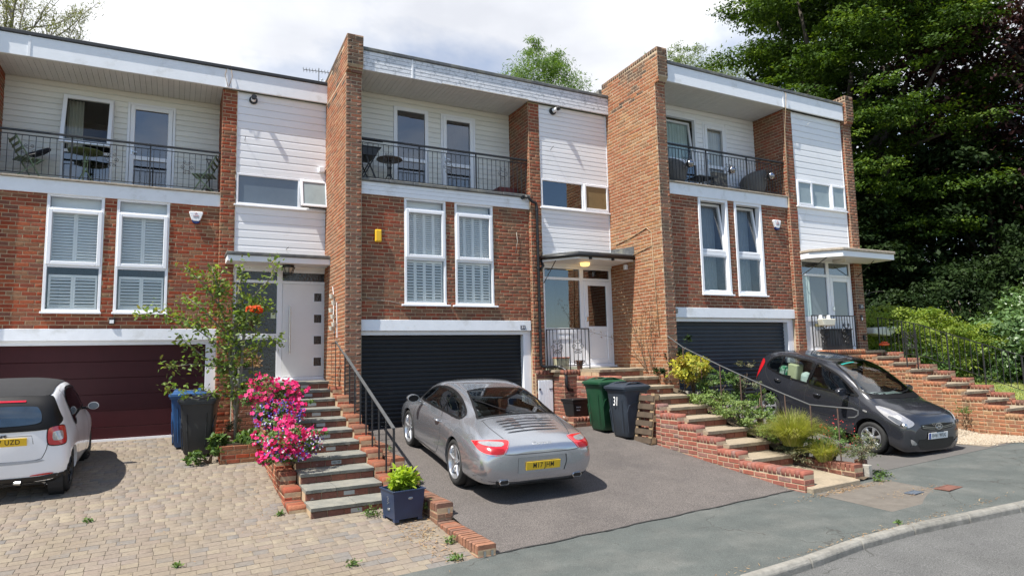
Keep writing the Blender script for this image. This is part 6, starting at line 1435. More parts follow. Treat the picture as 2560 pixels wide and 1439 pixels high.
for sd_ in (-1, 1):
    fw = [(2.03, .955), (1.75, 1.13), (1.45, 1.28), (1.10, 1.375), (1.02, 1.36), (.98, 1.15), (.95, .955), (1.5, .935)]
    rw_ = [(.90, .96), (.94, 1.2), (.95, 1.385), (.5, 1.40), (.12, 1.375), (-.10, 1.27), (-.20, 1.13), (-.05, 1.06), (.4, .985)]
    C.patch('front_side_window', 'car_glass', fw, 'side', .006, .05, 3, cut=.93, side=sd_); C.patch('rear_side_window', 'car_glass_clear', rw_, 'side', .006, .05, 3, cut=.93, side=sd_)
    for p_ in (fw, rw_): C.line('window_seal', sl_, p_ + [p_[0]], 'side', .032, .008, sd_)
    C.line('quarter_bar', sl_, [(.16, 1.03), (.20, 1.38)], 'side', .022, .009, sd_)
    C.line('door_gap', 'gap', [(2.06, .94), (2.12, .75), (2.08, .5), (2.0, .28), (1.0, .25), (.92, .5), (.90, .75), (.93, .95)], 'side', .008, .002, sd_)
    C.line('door_gap', 'gap', [(.93, 1.39), (.5, 1.43), (.10, 1.40), (-.14, 1.30), (-.25, 1.12), (-.18, .95), (.0, .8), (.28, .62), (.40, .45), (.50, .27), (.98, .25)], 'side', .008, .002, sd_)
    C.line('side_moulding', 'gap', [(1.95, .47), (1.0, .46), (.45, .50)], 'side', .012, .004, sd_)
    C.line('front_wing_gap', 'gap', [(2.30, .73), (2.68, .63), (2.74, .48)], 'side', .006, .002, sd_)
    for y, z in ((1.18, .80), (.18, .90)):
        s = MB(); s.tube([(sd_ * .79, y + .09, z), (sd_ * .817, y + .05, z + .004), (sd_ * .817, y - .05, z + .008), (sd_ * .79, y - .09, z + .006)], [.010, .018, .018, .010], 8); s.build('door_handle', C.paint, HC, smooth=True)
        C.patch('handle_cup', 'gap', [(y - .06, z - .045), (y + .06, z - .05), (y + .07, z - .01), (y - .07, z - .01)], 'side', .002, .03, 3, side=sd_)
    C.patch('side_repeater', 'clear_lens', [(2.20, .725), (2.27, .715), (2.27, .74), (2.20, .75)], 'side', .006, .02, 3, side=sd_, th=.01)
    s = MB(); s.lathe([(0, -.05), (.05, -.045), (.085, 0), (.09, .05), (.08, .075), (0, .08)], 20, (0, 0, 0), 'y'); mo = s.build('door_mirror', C.paint, HC, smooth=True, auto=60); mo.scale = (1.3, 1, .85); mo.location = (sd_ * .95, 1.80, 1.0)
    s = MB(); s.tube([(sd_ * .745, 1.86, .955), (sd_ * .86, 1.83, .975)], .025, 8); s.build('mirror_stem', 'seal', HC, smooth=True)
    # tail lamp seen from the side
    C.patch('tail_lamp', 'red_lens', [(-.42, 1.24), (-.30, 1.18), (-.36, .98), (-.46, .78), (-.51, .80), (-.49, 1.05)], 'side', .008, .03, 3, side=sd_)
    V = 38 * sd_; a_ = R(V); rx = Vector((math.cos(a_), -math.sin(a_), 0))
    def P2(x, y): return Vector((sd_ * x, y, 0)).dot(rx)
    hl = [(P2(.70, 2.38), .86), (P2(.745, 2.47), .79), (P2(.735, 2.70), .68), (P2(.70, 2.87), .625), (P2(.62, 2.96), .625), (P2(.54, 2.98), .69), (P2(.56, 2.84), .76), (P2(.62, 2.62), .84)]
    o = C.patch('headlamp', 'clear_lens', hl, V, .010, .03, 4, th=.02)
    C.patch('lamp_reflector', mat('lamp_inner' + str(sd_), (.20, .21, .23), rough=.15, metal=.8), [(P2(.71, 2.60), .735), (P2(.70, 2.78), .65), (P2(.65, 2.90), .61), (P2(.62, 2.80), .69), (P2(.66, 2.65), .745)], V, .013, .03, 3, parent=o)
    s = MB(); s.lathe([(0, .03), (.04, .02), (.055, 0)], 16); b_ = s.build('lamp_bulb', 'chrome', o, smooth=True); l_, n_, _, _ = C.bvh.ray_cast(C.basis(V)[0] @ Vector((P2(.66, 2.86), .64, 0)) - C.basis(V)[1] * 6, C.basis(V)[1]); b_.location = l_ + n_ * .01; b_.rotation_euler = n_.to_track_quat('Z', 'Y').to_euler()
    C.patch('fog_lamp', 'clear_lens', [(P2(.62, 2.99), .425), (P2(.57, 3.03), .40), (P2(.52, 3.07), .335), (P2(.60, 3.02), .33)], V, .006, .03, 2)
    C.line('fog_surround', 'gap', [(P2(.61, 2.97), .45), (P2(.46, 3.06), .33), (P2(.60, 2.98), .31)], V, .012, .008, sm=1)
ws = [(-.52, 1.36), (-.28, 1.30), (0, 1.285), (.28, 1.30), (.52, 1.36), (.60, 1.75), (.655, 2.12), (.40, 2.28), (0, 2.33), (-.40, 2.28), (-.655, 2.12), (-.60, 1.75)]
C.patch('windscreen', 'car_glass_clear', ws, 'top', .005, .06, 4, cut=.94); C.line('windscreen_seal', sl_, ws + [ws[0]], 'top', .03, .007)
C.patch('sun_band', mat('teal_sun_band', (.03, .28, .25), rough=.2), [(.08, 1.375), (.46, 1.40), (.465, 1.435), (.08, 1.41)], 'top', .009, .05, 0)
C.patch('rear_window', 'car_glass', [(-.50, 1.30), (.50, 1.30), (.58, 1.02), (0, .99), (-.58, 1.02)], 'rear', .006, .05, 3, cut=.93)
C.line('bonnet_gap', 'gap', [(-.70, 2.20), (-.68, 2.45), (-.60, 2.70), (-.48, 2.87), (-.30, 2.95), (0, 2.97), (.30, 2.95), (.48, 2.87), (.60, 2.70), (.68, 2.45), (.70, 2.20)], 'top', .009, .002)
C.line('cowl', sl_, [(-.66, 2.20), (-.4, 2.34), (0, 2.39), (.4, 2.34), (.66, 2.20)], 'top', .09, .006)
C.line('wiper', sl_, [(.55, 2.20), (.2, 2.24), (-.12, 2.18)], 'top', .018, .02); C.line('wiper', sl_, [(-.05, 2.28), (-.35, 2.22), (-.6, 2.05)], 'top', .018, .02)
C.patch('upper_grille', 'blackplastic', [(-.44, .665), (-.39, .585), (0, .565), (.39, .585), (.44, .665), (.30, .675), (0, .682), (-.30, .675)], 'front', .004, .03, 3)
for dz in (.0, .028): C.line('grille_chrome', 'chrome', [(-.42, .65 - dz), (-.15, .622 - dz), (.15, .622 - dz), (.42, .65 - dz)], 'front', .012, .012)
mb = MB()
loc, nn, _, _ = C.bvh.ray_cast(Vector((0, 9, .632)), Vector((0, -1, 0)))
for t in range(24):
    a0, a1 = 2 * math.pi * t / 24, 2 * math.pi * (t + 1) / 24; mb.bar((.078 * math.cos(a0), 0, .042 * math.sin(a0)), (.078 * math.cos(a1), 0, .042 * math.sin(a1)), .011)
for q_ in (((-.038, -.028), (-.015, .030)), ((.015, -.030), (.038, .028)), ((-.03, -.004), (.03, .004))): mb.bar((q_[0][0], 0, q_[0][1]), (q_[1][0], 0, q_[1][1]), .013)
o = mb.build('emblem', 'chrome', HC); o.location = loc + Vector((0, .018, 0)); o.rotation_euler = (R(-12), 0, R(180)); o.scale = (1.15, 1.15, 1.15)
C.patch('lower_grille', 'blackplastic', [(-.47, .41), (-.40, .24), (0, .215), (.40, .24), (.47, .41), (0, .40)], 'front', .005, .03, 2)
plate(HC, 'RV61 WUG', (0, 3.085, .47), (R(-3), 0, R(180)), 'plate_white', band=True, txt=.088)
box('plate_holder', 'blackplastic', HC, -.26, .26, 3.02, 3.07, .41, .53)
s = MB(); s.tube([(0, 1.22, 1.49), (0, 1.12, 1.66)], [.006, .003], 6); s.build('aerial', 'seal', HC); s = MB(); s.box(-.02, .02, 1.19, 1.27, 1.49, 1.515); s.build('aerial_foot', 'chrome', HC, bevel=.006)
seats(HC, (1.05,), (-.35, .35), .38, .62, mat('grey_seat', (.06, .06, .065), rough=.8)); seats(HC, (.25,), (-.33, .33), .42, .52)
s = MB(); s.box(-.68, .68, 1.72, 2.2, .55, .94); s.build('dashboard', mat('grey_dash', (.28, .29, .295), rough=.7), HC, bevel=.05)
s = MB(); s.lathe([(.165, 0), (.182, .012), (.165, .024), (.15, .012), (.165, 0)], 28, (.35, 1.55, .86), 'y'); s.build('steering_wheel', 'car_trim', HC, smooth=True)
s = MB(); s.box(-.12, .12, 1.38, 1.41, 1.28, 1.34); s.build('rear_mirror', 'car_trim', HC, bevel=.01)
C.finish([(0, .285, .34), (2.38, .285, .345)], .55)
for x, y in ((-.775, 0), (.775, 0), (-.775, 2.38), (.775, 2.38)): wheel(HC, x, y, .284, .185, .195, 'six', M['cover_silver'])
s = MB(); s.box(-.56, .56, -.35, 2.9, .20, .30); s.build('underbody', 'car_trim', HC); [MB().lathe([(.0, .55 * k), (.35, .55 * k), (.35, .73 * k)], 24, (0, y, .30), 'x').build('wheel_well', 'car_trim', HC) for k in (-1, 1) for y in (0, 2.38)]
place(HC, 8.80, -2.62, -.10, 183, -10.4)
# things inside the hatchback
for (nm, lb, m_, x, y, z, sx, sy, sz) in (('cardboard_box', 'cream box propped behind the hatchback rear window', mat('cream_card', (.62, .56, .36), rough=.8), .55, .42, .86, .20, .24, .40), ('plastic_bag', 'white plastic bag beside the cream box in the hatchback', mat('white_bag', (.65, .68, .68), rough=.5, var=.3), .50, .68, .84, .22, .22, .30), ('carrier_bag', 'green and white carrier bag in the back of the hatchback', mat('green_bag', (.04, .25, .12), rough=.5, c2=(.7, .7, .7), c2scale=8), .50, .12, .88, .2, .26, .30)):
    o = MB().box(-sx / 2, sx / 2, -sy / 2, sy / 2, 0, sz).build(nm, m_, None, bevel=.03 if 'bag' not in nm else .09, label=lb, cat='box' if nm == 'cardboard_box' else 'bag')
    bpy.context.view_layer.update(); T4 = Matrix.Translation(HC.location) @ HC.rotation_euler.to_matrix().to_4x4()
    o.location = T4 @ Vector((x, y, z)); o.rotation_euler = HC.rotation_euler
# ================================================================ BINS
def wheelie(label, x, y, z, rz, mb_, ml, num=None, open_=0):
    """240 litre bin; its front looks along local -x, the wheels are at +x"""
    T = empty('wheelie_bin', (x, y, z), rz, label=label, cat='bin')
    b, t, h = (.235, .215), (.31, .275), .93
    V = []
    def ring(hx, hy, z_, r_, sh=0):
        P = []
        for (sx, sy) in ((-1, -1), (1, -1), (1, 1), (-1, 1)):
            for k in range(4):
                a = {(-1, -1): math.pi, (1, -1): 1.5 * math.pi, (1, 1): 0, (-1, 1): .5 * math.pi}[(sx, sy)] + k / 3 * math.pi / 2
                P.append((sx * (hx - r_) + r_ * math.cos(a) + sh, sy * (hy - r_) + r_ * math.sin(a), z_))
        return P
    lv = [ring(b[0] - .02, b[1] - .02, .03, .04, .03), ring(b[0], b[1], .06, .05, .03), ring(.27, .245, .50, .05, .015), ring(.30, .268, .86, .05), ring(t[0], t[1], .90, .05), ring(.33, .295, .905, .05), ring(.33, .295, .95, .05), ring(.30, .27, .95, .05)]
    for l in lv: V += l
    n = 16; mb = MB(); mb.add(V, [(n * i + j, n * i + (j + 1) % n, n * i + n + (j + 1) % n, n * i + n + j) for i in range(len(lv) - 1) for j in range(n)] + [tuple(range(n - 1, -1, -1))])
    body = mb.build('body', mb_, T, smooth=True, auto=35)
    # recessed front panel line and side ribs
    s = MB(); 
    for sy in (-.16, .16): s.bar((-.296, sy, .74), (-.262, sy * .85, .12), .012)
    s.build('front_rib', mb_, T)
    for k in (-1, 1):
        s = MB(); P = [(-.20, .12), (-.24, .50), (-.20, .62), (-.10, .68), (.05, .69)]
        for a, c in zip(P[:-1], P[1:]): s.bar((a[0], k * (.225 + a[1] * .056), a[1]), (c[0], k * (.225 + c[1] * .056), c[1]), .014)
        s.build('side_rib', mb_, T)
    # lid: shallow dome with two raised handles
    L_ = [ring(.345, .31, .945, .05, -.01), ring(.345, .31, .985, .05, -.01), ring(.32, .285, 1.005, .05, -.0), ring(.24, .20, 1.035, .05, .02), ring(.12, .10, 1.045, .04, .02)]
    V = []; [V.extend(l) for l in L_]; mb = MB(); mb.add(V, [(n * i + j, n * i + (j + 1) % n, n * i + n + (j + 1) % n, n * i + n + j) for i in range(len(L_) - 1) for j in range(n)] + [tuple(range(n - 1, -1, -1)), tuple(range(n * 4, n * 5))])
    lid = mb.build('lid', ml, T, smooth=True, auto=30)
    for k in (-1, 1):
        s = MB(); arc = [(-.28, k * .20, .99), (-.22, k * .20, 1.03), (-.08, k * .19, 1.062), (.08, k * .19, 1.062), (.2, k * .20, 1.03), (.24, k * .2, 1.01)]
        for a, c in zip(arc[:-1], arc[1:]): s.bar(a, c, .085, .022)
        s.build('lid_ridge', ml, lid, bevel=.006)
    s = MB(); s.box(-.30, -.24, -.15, .15, 1.0, 1.012); s.build('lid_grip', ml, lid, bevel=.004)
    s = MB(); s.tube([(.36, -.26, .97), (.36, .26, .97)], .016, 8); [s.box(.30, .37, y_ - .02, y_ + .02, .93, .985) for y_ in (-.24, 0, .24)]; s.build('handle', ml, T, smooth=False)
    for k in (-1, 1):
        W = MB(); W.lathe([(.0, -.025), (.07, -.025), (.09, -.022), (.10, -.01), (.10, .01), (.09, .022), (.07, .025), (.0, .025)], 24, (0, 0, 0), 'y'); w_ = W.build('wheel', 'tyre', T, smooth=True, auto=35); w_.location = (.24, k * .255, .10)
        q = MB(); q.lathe([(.0, k * .030), (.055, k * .030), (.06, k * .02)], 16, (0, 0, 0), 'y'); q.build('wheel_hub', 'blackplastic', w_)
    MB().tube([(.24, -.25, .10), (.24, .25, .10)], .012, 8).build('axle', 'darkmetal', T)
    if num: text('numerals', num, .24, (-.300, .0, .70), (R(90), 0, R(-90)), 'letter_white', T, .002, .62).rotation_euler = (R(90 - 3.2), 0, R(-90))
    return T
M['bin_green'] = mat('green_bin_plastic', (.012, .062, .028), rough=.42, var=.12, vscale=3, bump=.15, bscale=120)
M['bin_slate'] = mat('slate_bin_plastic', (.032, .042, .058), rough=.42, var=.12, vscale=3, bump=.15, bscale=120)
M['bin_black'] = mat('charcoal_bin_plastic', (.026, .028, .030), rough=.45, var=.12, vscale=3, bump=.15, bscale=120)
M['bin_blue'] = mat('blue_bin_plastic', (.02, .075, .20), rough=.42, var=.12, vscale=3)
wheelie('slate grey wheelie bin with white 31, right of the green bin', 4.56, -2.27, z31(4.5, -2.3), R(4), 'bin_slate', 'bin_slate', '31')
wheelie('green wheelie bin between the black tub and the slate bin', 4.48, -1.63, z31(4.4, -1.6), R(2), 'bin_green', 'bin_green')
wheelie('charcoal wheelie bin standing in front of the blue bin', -2.86, .38, z29(-2.9, .3), R(80), 'bin_black', 'bin_black')
wheelie('blue wheelie bin half hidden behind the charcoal bin', -3.02, 1.02, z29(-3, .9), R(84), 'bin_blue', 'bin_blue')
# black storage tub on the plinth
T = empty('storage_tub', (4.33, -.86, .077), R(4), label='black lidded plastic tub on the low brick plinth', cat='tub')
mb = MB(); v = []
for (hx, hy, z) in ((.22, .15, 0), (.27, .19, .29), (.29, .21, .30), (.29, .21, .33)): v += [(-hx, -hy, z), (hx, -hy, z), (hx, hy, z), (-hx, hy, z)]
mb.add(v, [(4 * i + j, 4 * i + (j + 1) % 4, 4 * i + 4 + (j + 1) % 4, 4 * i + 4 + j) for i in range(3) for j in range(4)] + [(3, 2, 1, 0)]); mb.build('body', 'blackplastic', T, bevel=.015)
MB().box(-.30, .30, -.22, .22, .33, .365).build('lid', 'blackplastic', T, bevel=.012); text('lettering', 'euro', .06, (-.12, -.178, .20), (R(82), 0, 0), 'letter_white', T, .001); text('lettering', 'box', .06, (-.12, -.170, .14), (R(82), 0, 0), 'letter_white', T, .001)
# wooden pallet leaning on the step wall
T = empty('wooden_pallet', (4.52, -2.98, z31(4.6, -2.9)), label='weathered wooden pallet stood on edge behind the slate bin', cat='pallet')
M['pallet'] = mat('weathered_pallet_wood', (.30, .21, .12), rough=.9, var=.3, vscale=14, bump=.5); M['pallet_dark'] = mat('dark_pallet_wood', (.09, .065, .045), rough=.9, var=.3)
tl = Matrix.Rotation(R(8), 4, 'Y')
for i in range(6):
    s = MB(); s.T = tl; s.box(-.02, .0, .0, .95, .02 + i * .155, .12 + i * .155); s.build('plank', 'pallet_dark', T)
for j, y in enumerate((.0, .42, .85)):
    s = MB(); s.T = tl; s.box(.0, .02, y, y + .10, .0, .94); s.build('bearer', 'pallet', T)
    for k in range(3): s = MB(); s.T = tl; s.box(.02, .11, y, y + .10, .02 + k * .40, .14 + k * .40); s.build('block', 'pallet', T, bevel=.004)
for i in range(5): s = MB(); s.T = tl; s.box(.11, .128, .0, .95, .03 + i * .2, .12 + i * .2); s.build('plank', 'pallet_dark', T)

# ================================================================ POTS AND PLANTERS
PX, PY, PZ = -.63, -4.28, -.74
T = empty('square_planter', (PX, PY, z29(PX, PY) + .01), R(6), label='dark blue square metal planter in front of the lowest stone step', cat='planter')
mb = MB(); a, b, h = .185, .215, .38; s0 = [(-a, -a, .03), (a, -a, .03), (a, a, .03), (-a, a, .03)]; s1 = [(-b, -b, h), (b, -b, h), (b, b, h), (-b, b, h)]; s2 = [(-b + .015, -b + .015, h), (b - .015, -b + .015, h), (b - .015, b - .015, h), (-b + .015, b - .015, h)]; s3 = [(x * .98, y * .98, h - .05) for x, y, _ in s2]
mb.add(s0 + s1 + s2 + s3, [(4 * i + j, 4 * i + (j + 1) % 4, 4 * i + 4 + (j + 1) % 4, 4 * i + 4 + j) for i in range(3) for j in range(4)] + [(3, 2, 1, 0)]); mb.build('box', 'bluebox', T)
s = MB(); frame_bars(s, -b - .012, b + .012, -b - .012, b + .012, h - .012, h + .006, .022); s.v = [(p[0], p[2], p[1]) for p in s.v]; s.build('rim', 'bluebox', T, bevel=.003)
for sx, sy in ((-1, -1), (1, -1), (1, 1), (-1, 1)): MB().box(sx * .16 - .03, sx * .16 + .03, sy * .16 - .03, sy * .16 + .03, 0, .035).build('foot', 'bluebox', T)
MB().box(-b + .02, b - .02, -b + .02, b - .02, h - .07, h - .03).build('soil', 'car_trim', T)
s = MB(); s.lathe([(0, -.012), (.02, -.01), (.035, 0)], 16, (0, 0, 0), 'y'); o = s.build('medallion', mat('pewter', (.35, .36, .38), rough=.4, metal=.7), T, smooth=True); o.location = (.02, -b + .012, h - .10); o.scale = (1.1, 1, .6)
mb = MB()
for i in range(12): t = i * .52; mb.lathe([(0, -.008), (.012, 0)], 6, (0, 0, 0), 'y') if False else mb.box(.012 * math.cos(t) * (1 + i % 3) - .006, .012 * math.cos(t) * (1 + i % 3) + .006, -.004, 0, .02 * math.sin(t) * (1 + i % 3) - .006, .02 * math.sin(t) * (1 + i % 3) + .006)
o = mb.build('grape_relief', bpy.data.materials['pewter'], T); o.location = (-b + .01, -.02, h - .12); o.rotation_euler = (0, 0, R(-90))
o = MB().box(-.03, .03, -.012, 0, -.015, .015).build('side_handle', bpy.data.materials['pewter'], T, bevel=.005); o.location = (-b + .022, -.02, h - .24); o.rotation_euler = (0, 0, R(-90))
def pot(label, x, y, z, r=.16, h=.26, m='terracotta', nm='flower_pot', handles=False, kind=None):
    T = empty(nm, (x, y, z), random.uniform(0, 3), label=label, cat='pot')
    mb = MB(); mb.lathe([(0, 0), (r * .66, 0), (r * .90, h * .82), (r * .92, h * .84), (r, h * .84), (r, h), (r * .88, h), (r * .86, h * .88), (0, h * .88)], 24); mb.build('pot_body', m, T, smooth=True, auto=35)
    if handles:
        for t in range(4):
            a = t * math.pi / 2; s = MB(); s.tube([(r * .85 * math.cos(a), r * .85 * math.sin(a), h * .9), (r * 1.25 * math.cos(a), r * 1.25 * math.sin(a), h * .95), (r * 1.15 * math.cos(a), r * 1.15 * math.sin(a), h * .7), (r * .85 * math.cos(a), r * .85 * math.sin(a), h * .65)], .012, 6); s.build('lug', m, T, smooth=True)
    return T
pot('brown glazed pot with lugs beside the number 31 railing', 4.66, -.60 + .12, 1.04, .085, .20, mat('brown_glaze', (.10, .05, .035), rough=.25), handles=True)
T = empty('trough', (4.32, -.26, 1.04), R(0), label='buff trough behind the number 31 railing', cat='planter'); MB().prism([(-.15, 0), (-.18, .25), (.18, .25), (.15, 0)], -.07, .07, 'y').build('trough_body', mat('buff_trough', (.45, .42, .28), rough=.7), T, bevel=.01); MB().box(-.185, .185, -.08, .08, .25, .275).build('trough_rim', 'terracotta', T, bevel=.008)
pot('terracotta pot in the raised bed under the slender tree', -2.28, .35, -.12, .18, .24)
pot('terracotta pot of petunias on the lower cheek wall', -1.80, -2.0, .12, .13, .2); pot('terracotta pot of petunias on the middle cheek wall', -1.80, -1.1, .42, .13, .2); pot('terracotta pot of petunias at the platform corner', -1.80, -.1, .80, .13, .2)
T = empty('square_pot', (-2.02, 1.38, .952), R(2), label='grey square pot on the platform before the dark side window', cat='pot'); MB().prism([(-.12, 0), (-.14, .28), (.14, .28), (.12, 0)], -.13, .13, 'y').build('pot_body', 'lead', T, bevel=.01); MB().box(-.15, .15, -.15, .15, .28, .305).build('pot_rim', 'lead', T, bevel=.006)
MB().box(-1.94, -1.92, 1.06, 1.08, .95, 1.9).build('railing_post', 'iron', None, label='thin black iron post at the corner of the left platform', cat='railing')
T = empty('garden_trough', (10.75, -2.13, 1.92), label='pale trough hooked over the end house railing', cat='planter'); MB().prism([(-.20, 0), (-.25, .17), (.25, .17), (.20, 0)], -.09, .07, 'y').build('trough_body', mat('pale_trough', (.62, .60, .50), rough=.6), T, bevel=.02); [MB().box(x - .02, x + .02, -.02, .10, .16, .26).build('hook', 'white', T, bevel=.006) for x in (-.17, .12)]
T = empty('storage_box', (11.35, -1.96, 1.31), label='dark grey storage box behind the end house railing', cat='box'); MB().box(-.50, .50, -.06, .08, .0, .52).build('box_body', mat('dark_box', (.035, .038, .045), rough=.5), T, bevel=.01); MB().box(-.52, .52, -.07, .09, .52, .55).build('box_lid', mat('dark_box_lid', (.03, .033, .04), rough=.5), T, bevel=.008)
# hanging wall pots on the party wall
T = empty('wall_pot_rack', (-.43, .72, 1.9), label='white rack of small flower pots on the party wall beside the left door', cat='pot rack')
s = MB(); s.tube([(0, 0, 0), (-.02, 0, .3), (-.01, .02, .75), (-.03, .05, .95)], .010, 6); s.tube([(0, -.25, -.1), (-.01, -.25, .6)], .010, 6); s.build('rack', 'white', T)
for i, (y, z) in enumerate(((.0, .05), (-.12, .28), (.05, .42), (-.2, .55), (0, .7), (-.22, .12))):
    s = MB(); s.lathe([(0, 0), (.035, 0), (.05, .07), (.052, .085), (.045, .085), (0, .07)], 14, (-.06, y, z)); s.build('pot', mat('white_pot', (.6, .58, .5)) if i == 0 else bpy.data.materials['white_pot'], T, smooth=True, auto=40)
# hanging basket by the door of house 29
# ================================================================ BALCONY FURNITURE
M['sage'] = mat('sage_green_metal', (.22, .30, .17), rough=.5, var=.08); M['olive'] = mat('olive_table_top', (.10, .13, .045), rough=.5)
def bistro_table(label, x, y, z, r, h, top, legm):
    T = empty('bistro_table', (x, y, z), label=label, cat='table'); s = MB(); s.lathe([(0, h - .02), (r - .01, h - .02), (r, h - .015), (r, h), (r - .01, h + .004), (0, h + .004)], 36); s.build('table_top', top, T, smooth=True, auto=40)
    for i in range(3):
        a = i * 2.094 + .4; s = MB(); s.tube([(.04 * math.cos(a), .04 * math.sin(a), h - .02), (.035 * math.cos(a), .035 * math.sin(a), h * .45), (.22 * math.cos(a), .22 * math.sin(a), 0)], .011, 7); s.build('leg', legm, T, smooth=True)
    for z_ in (h * .45, h * .7): s = MB(); s.lathe([(.035, -.01), (.05, -.01), (.05, .01), (.035, .01)], 14, (0, 0, z_)); s.build('leg_ring', legm, T)
    return T
def folding_chair(label, x, y, z, rz, m='sage', cushion=None):
    T = empty('folding_chair', (x, y, z), rz, label=label, cat='chair')
    for k in (-1, 1):
        s = MB(); s.bar((k * .20, .26, 0), (k * .20, -.02, .50), .03, .016); s.bar((k * .20, -.02, .5), (k * .20, -.22, .86), .03, .016); s.build('leg', m, T)
        s = MB(); s.bar((k * .18, -.24, 0), (k * .18, .22, .45), .03, .016); s.build('leg', m, T)
    for i in range(6): y_ = -.14 + i * .07; MB().box(-.20, .20, y_, y_ + .05, .445, .46).build('seat_slat', m, T)
    for i in range(3): zc = .62 + i * .09; s = MB(); s.box(-.20, .20, -.10 - i * .05 - .008, -.10 - i * .05 + .004, zc - .03, zc + .03); s.build('back_slat', m, T)
    return T
zb29 = 1 and -.091 + ZB1 + .02; yb = 1.826 + .45
bistro_table('olive green round bistro table on the left balcony', -4.95, 1.826 + .42, zb29, .30, .72, 'olive', 'sage')
folding_chair('sage green folding chair with a dark cushion at the left end of the balcony', -5.92, yb, zb29, R(-65), 'sage')
o = MB().box(-.20, .20, -.04, .04, -.02, .42).build('cushion', mat('black_cushion', (.015, .015, .02), rough=.9), None, bevel=.05, label='black cushion slumped on the sage green balcony chair', cat='cushion'); o.location = (-5.92, yb + .02, zb29 + .50); o.rotation_euler = (R(-60), 0, R(-65))
folding_chair('sage green folding chair beside the spade on the left balcony', -2.78, yb - .05, zb29, R(75), 'sage')
T = empty('garden_spade', (-2.72, yb + .2, zb29), R(10), label='spade with a steel handle leaning on the left balcony wall', cat='spade'); s = MB(); s.tube([(0, 0, .25), (0, .12, .82)], .014, 8); s.build('shaft', 'greyrail', T); s = MB(); s.bar((0, .12, .82), (-.05, .13, .93), .014); s.bar((0, .12, .82), (.05, .13, .93), .014); s.bar((-.06, .13, .93), (.06, .13, .93), .02); s.build('grip', 'greyrail', T); MB().box(-.08, .08, -.005, .005, 0, .26).build('blade', 'darkmetal', T)
zb31 = ZB1 + .02
bistro_table('brown round bistro table on the middle balcony', .62, .38, zb31, .27, .62, mat('brown_table', (.12, .085, .06), rough=.5), 'iron')
T = empty('barbecue', (.10, .30, zb31), label='black trough barbecue at the left end of the middle balcony', cat='barbecue')
s = MB(); s.prism([(-.14, 0), (-.20, .16), (.20, .16), (.14, 0)], -.28, .28, 'y'); o = s.build('trough', 'iron', T); o.location = (0, 0, .55); o.rotation_euler = (0, 0, 0); MB().box(-.24, .24, -.30, .30, .715, .73).build('grill', 'iron', T)
for k in (-1, 1): s = MB(); s.bar((-.2, k * .22, .86), (.18, k * .22, 0), .025); s.bar((.2, k * .22, .7), (-.16, k * .22, 0), .025); s.build('leg', 'iron', T)
s = MB(); s.bar((-.22, -.25, .86), (.28, -.25, .86), .02); s.build('hood_bar', 'iron', T)
MB().box(3.18, 3.66, .35, .75, zb31, zb31 + .30).build('storage_chest', mat('oxblood_box', (.14, .018, .015), rough=.5), None, bevel=.02, label='dark red box in the right corner of the middle balcony', cat='box')
zb33 = .20 + ZB1 + .02; X3 = 6.3135; Y3 = -1.784
M['rattan'] = mat('grey_rattan', (.16, .155, .15), rough=.8, var=.35, vscale=70, bump=1, bscale=120)
def rattan(label, x, y, z, rz):
    T = empty('rattan_chair', (x, y, z), rz, label=label, cat='chair'); s = MB(); v = []; n = 18; rows_ = [(.24, .10), (.30, .28), (.33, .42), (.34, .46)]
    for k, (r_, z_) in enumerate([(.22, .06), (.29, .22), (.33, .40), (.33, .56), (.31, .68)]):
        for j in range(n + 1): 
            a = R(20) + j / n * R(320) - R(90) - R(160) + R(160); a = R(-70) + R(320) * j / n; hh = z_ if k < 2 else .38 + (z_ - .38) * (.35 + .65 * max(0, math.sin((j / n) * math.pi)) ** 1.0)
            v.append((r_ * math.cos(a), r_ * math.sin(a) * 1.0, hh))
    s.add(v, [(k * (n + 1) + j, k * (n + 1) + j + 1, (k + 1) * (n + 1) + j + 1, (k + 1) * (n + 1) + j) for k in range(4) for j in range(n)]); o = s.build('shell', 'rattan', T, smooth=True); md = o.modifiers.new('thick', 'SOLIDIFY'); md.thickness = .025
    s = MB(); s.lathe([(0, .30), (.26, .30), (.28, .33), (.26, .37), (0, .38)], 20); s.build('cushion', 'frost', T, smooth=True); 
    for t in range(4): a = t * 1.57 + .78; MB().tube([(.2 * math.cos(a), .2 * math.sin(a), 0), (.2 * math.cos(a), .2 * math.sin(a), .2)], .014, 6).build('leg', 'iron', T)
rattan('grey rattan tub chair at the left end of the end house balcony', X3 + .52, Y3 + .42, zb33, R(60)); rattan('grey rattan tub chair at the right end of the end house balcony', X3 + 3.1, Y3 + .42, zb33, R(230))
o = empty('coffee_table', (X3 + 1.35, Y3 + .40, zb33), label='low dark table between the rattan chairs', cat='table'); MB().box(-.25, .25, -.2, .2, .30, .33).build('table_top', 'iron', o, bevel=.006); [MB().box(a - .012, a + .012, b - .012, b + .012, 0, .30).build('leg', 'iron', o) for a in (-.22, .22) for b in (-.17, .17)]
MB().box(X3 + 1.95, X3 + 2.45, Y3 + .62, Y3 + .70, zb33, zb33 + .62).build('leaning_board', mat('dark_picture', (.05, .045, .04), rough=.4, c2=(.3, .25, .18), c2scale=12), None, bevel=.01, label='dark patterned board leaning on the end house balcony door', cat='board')
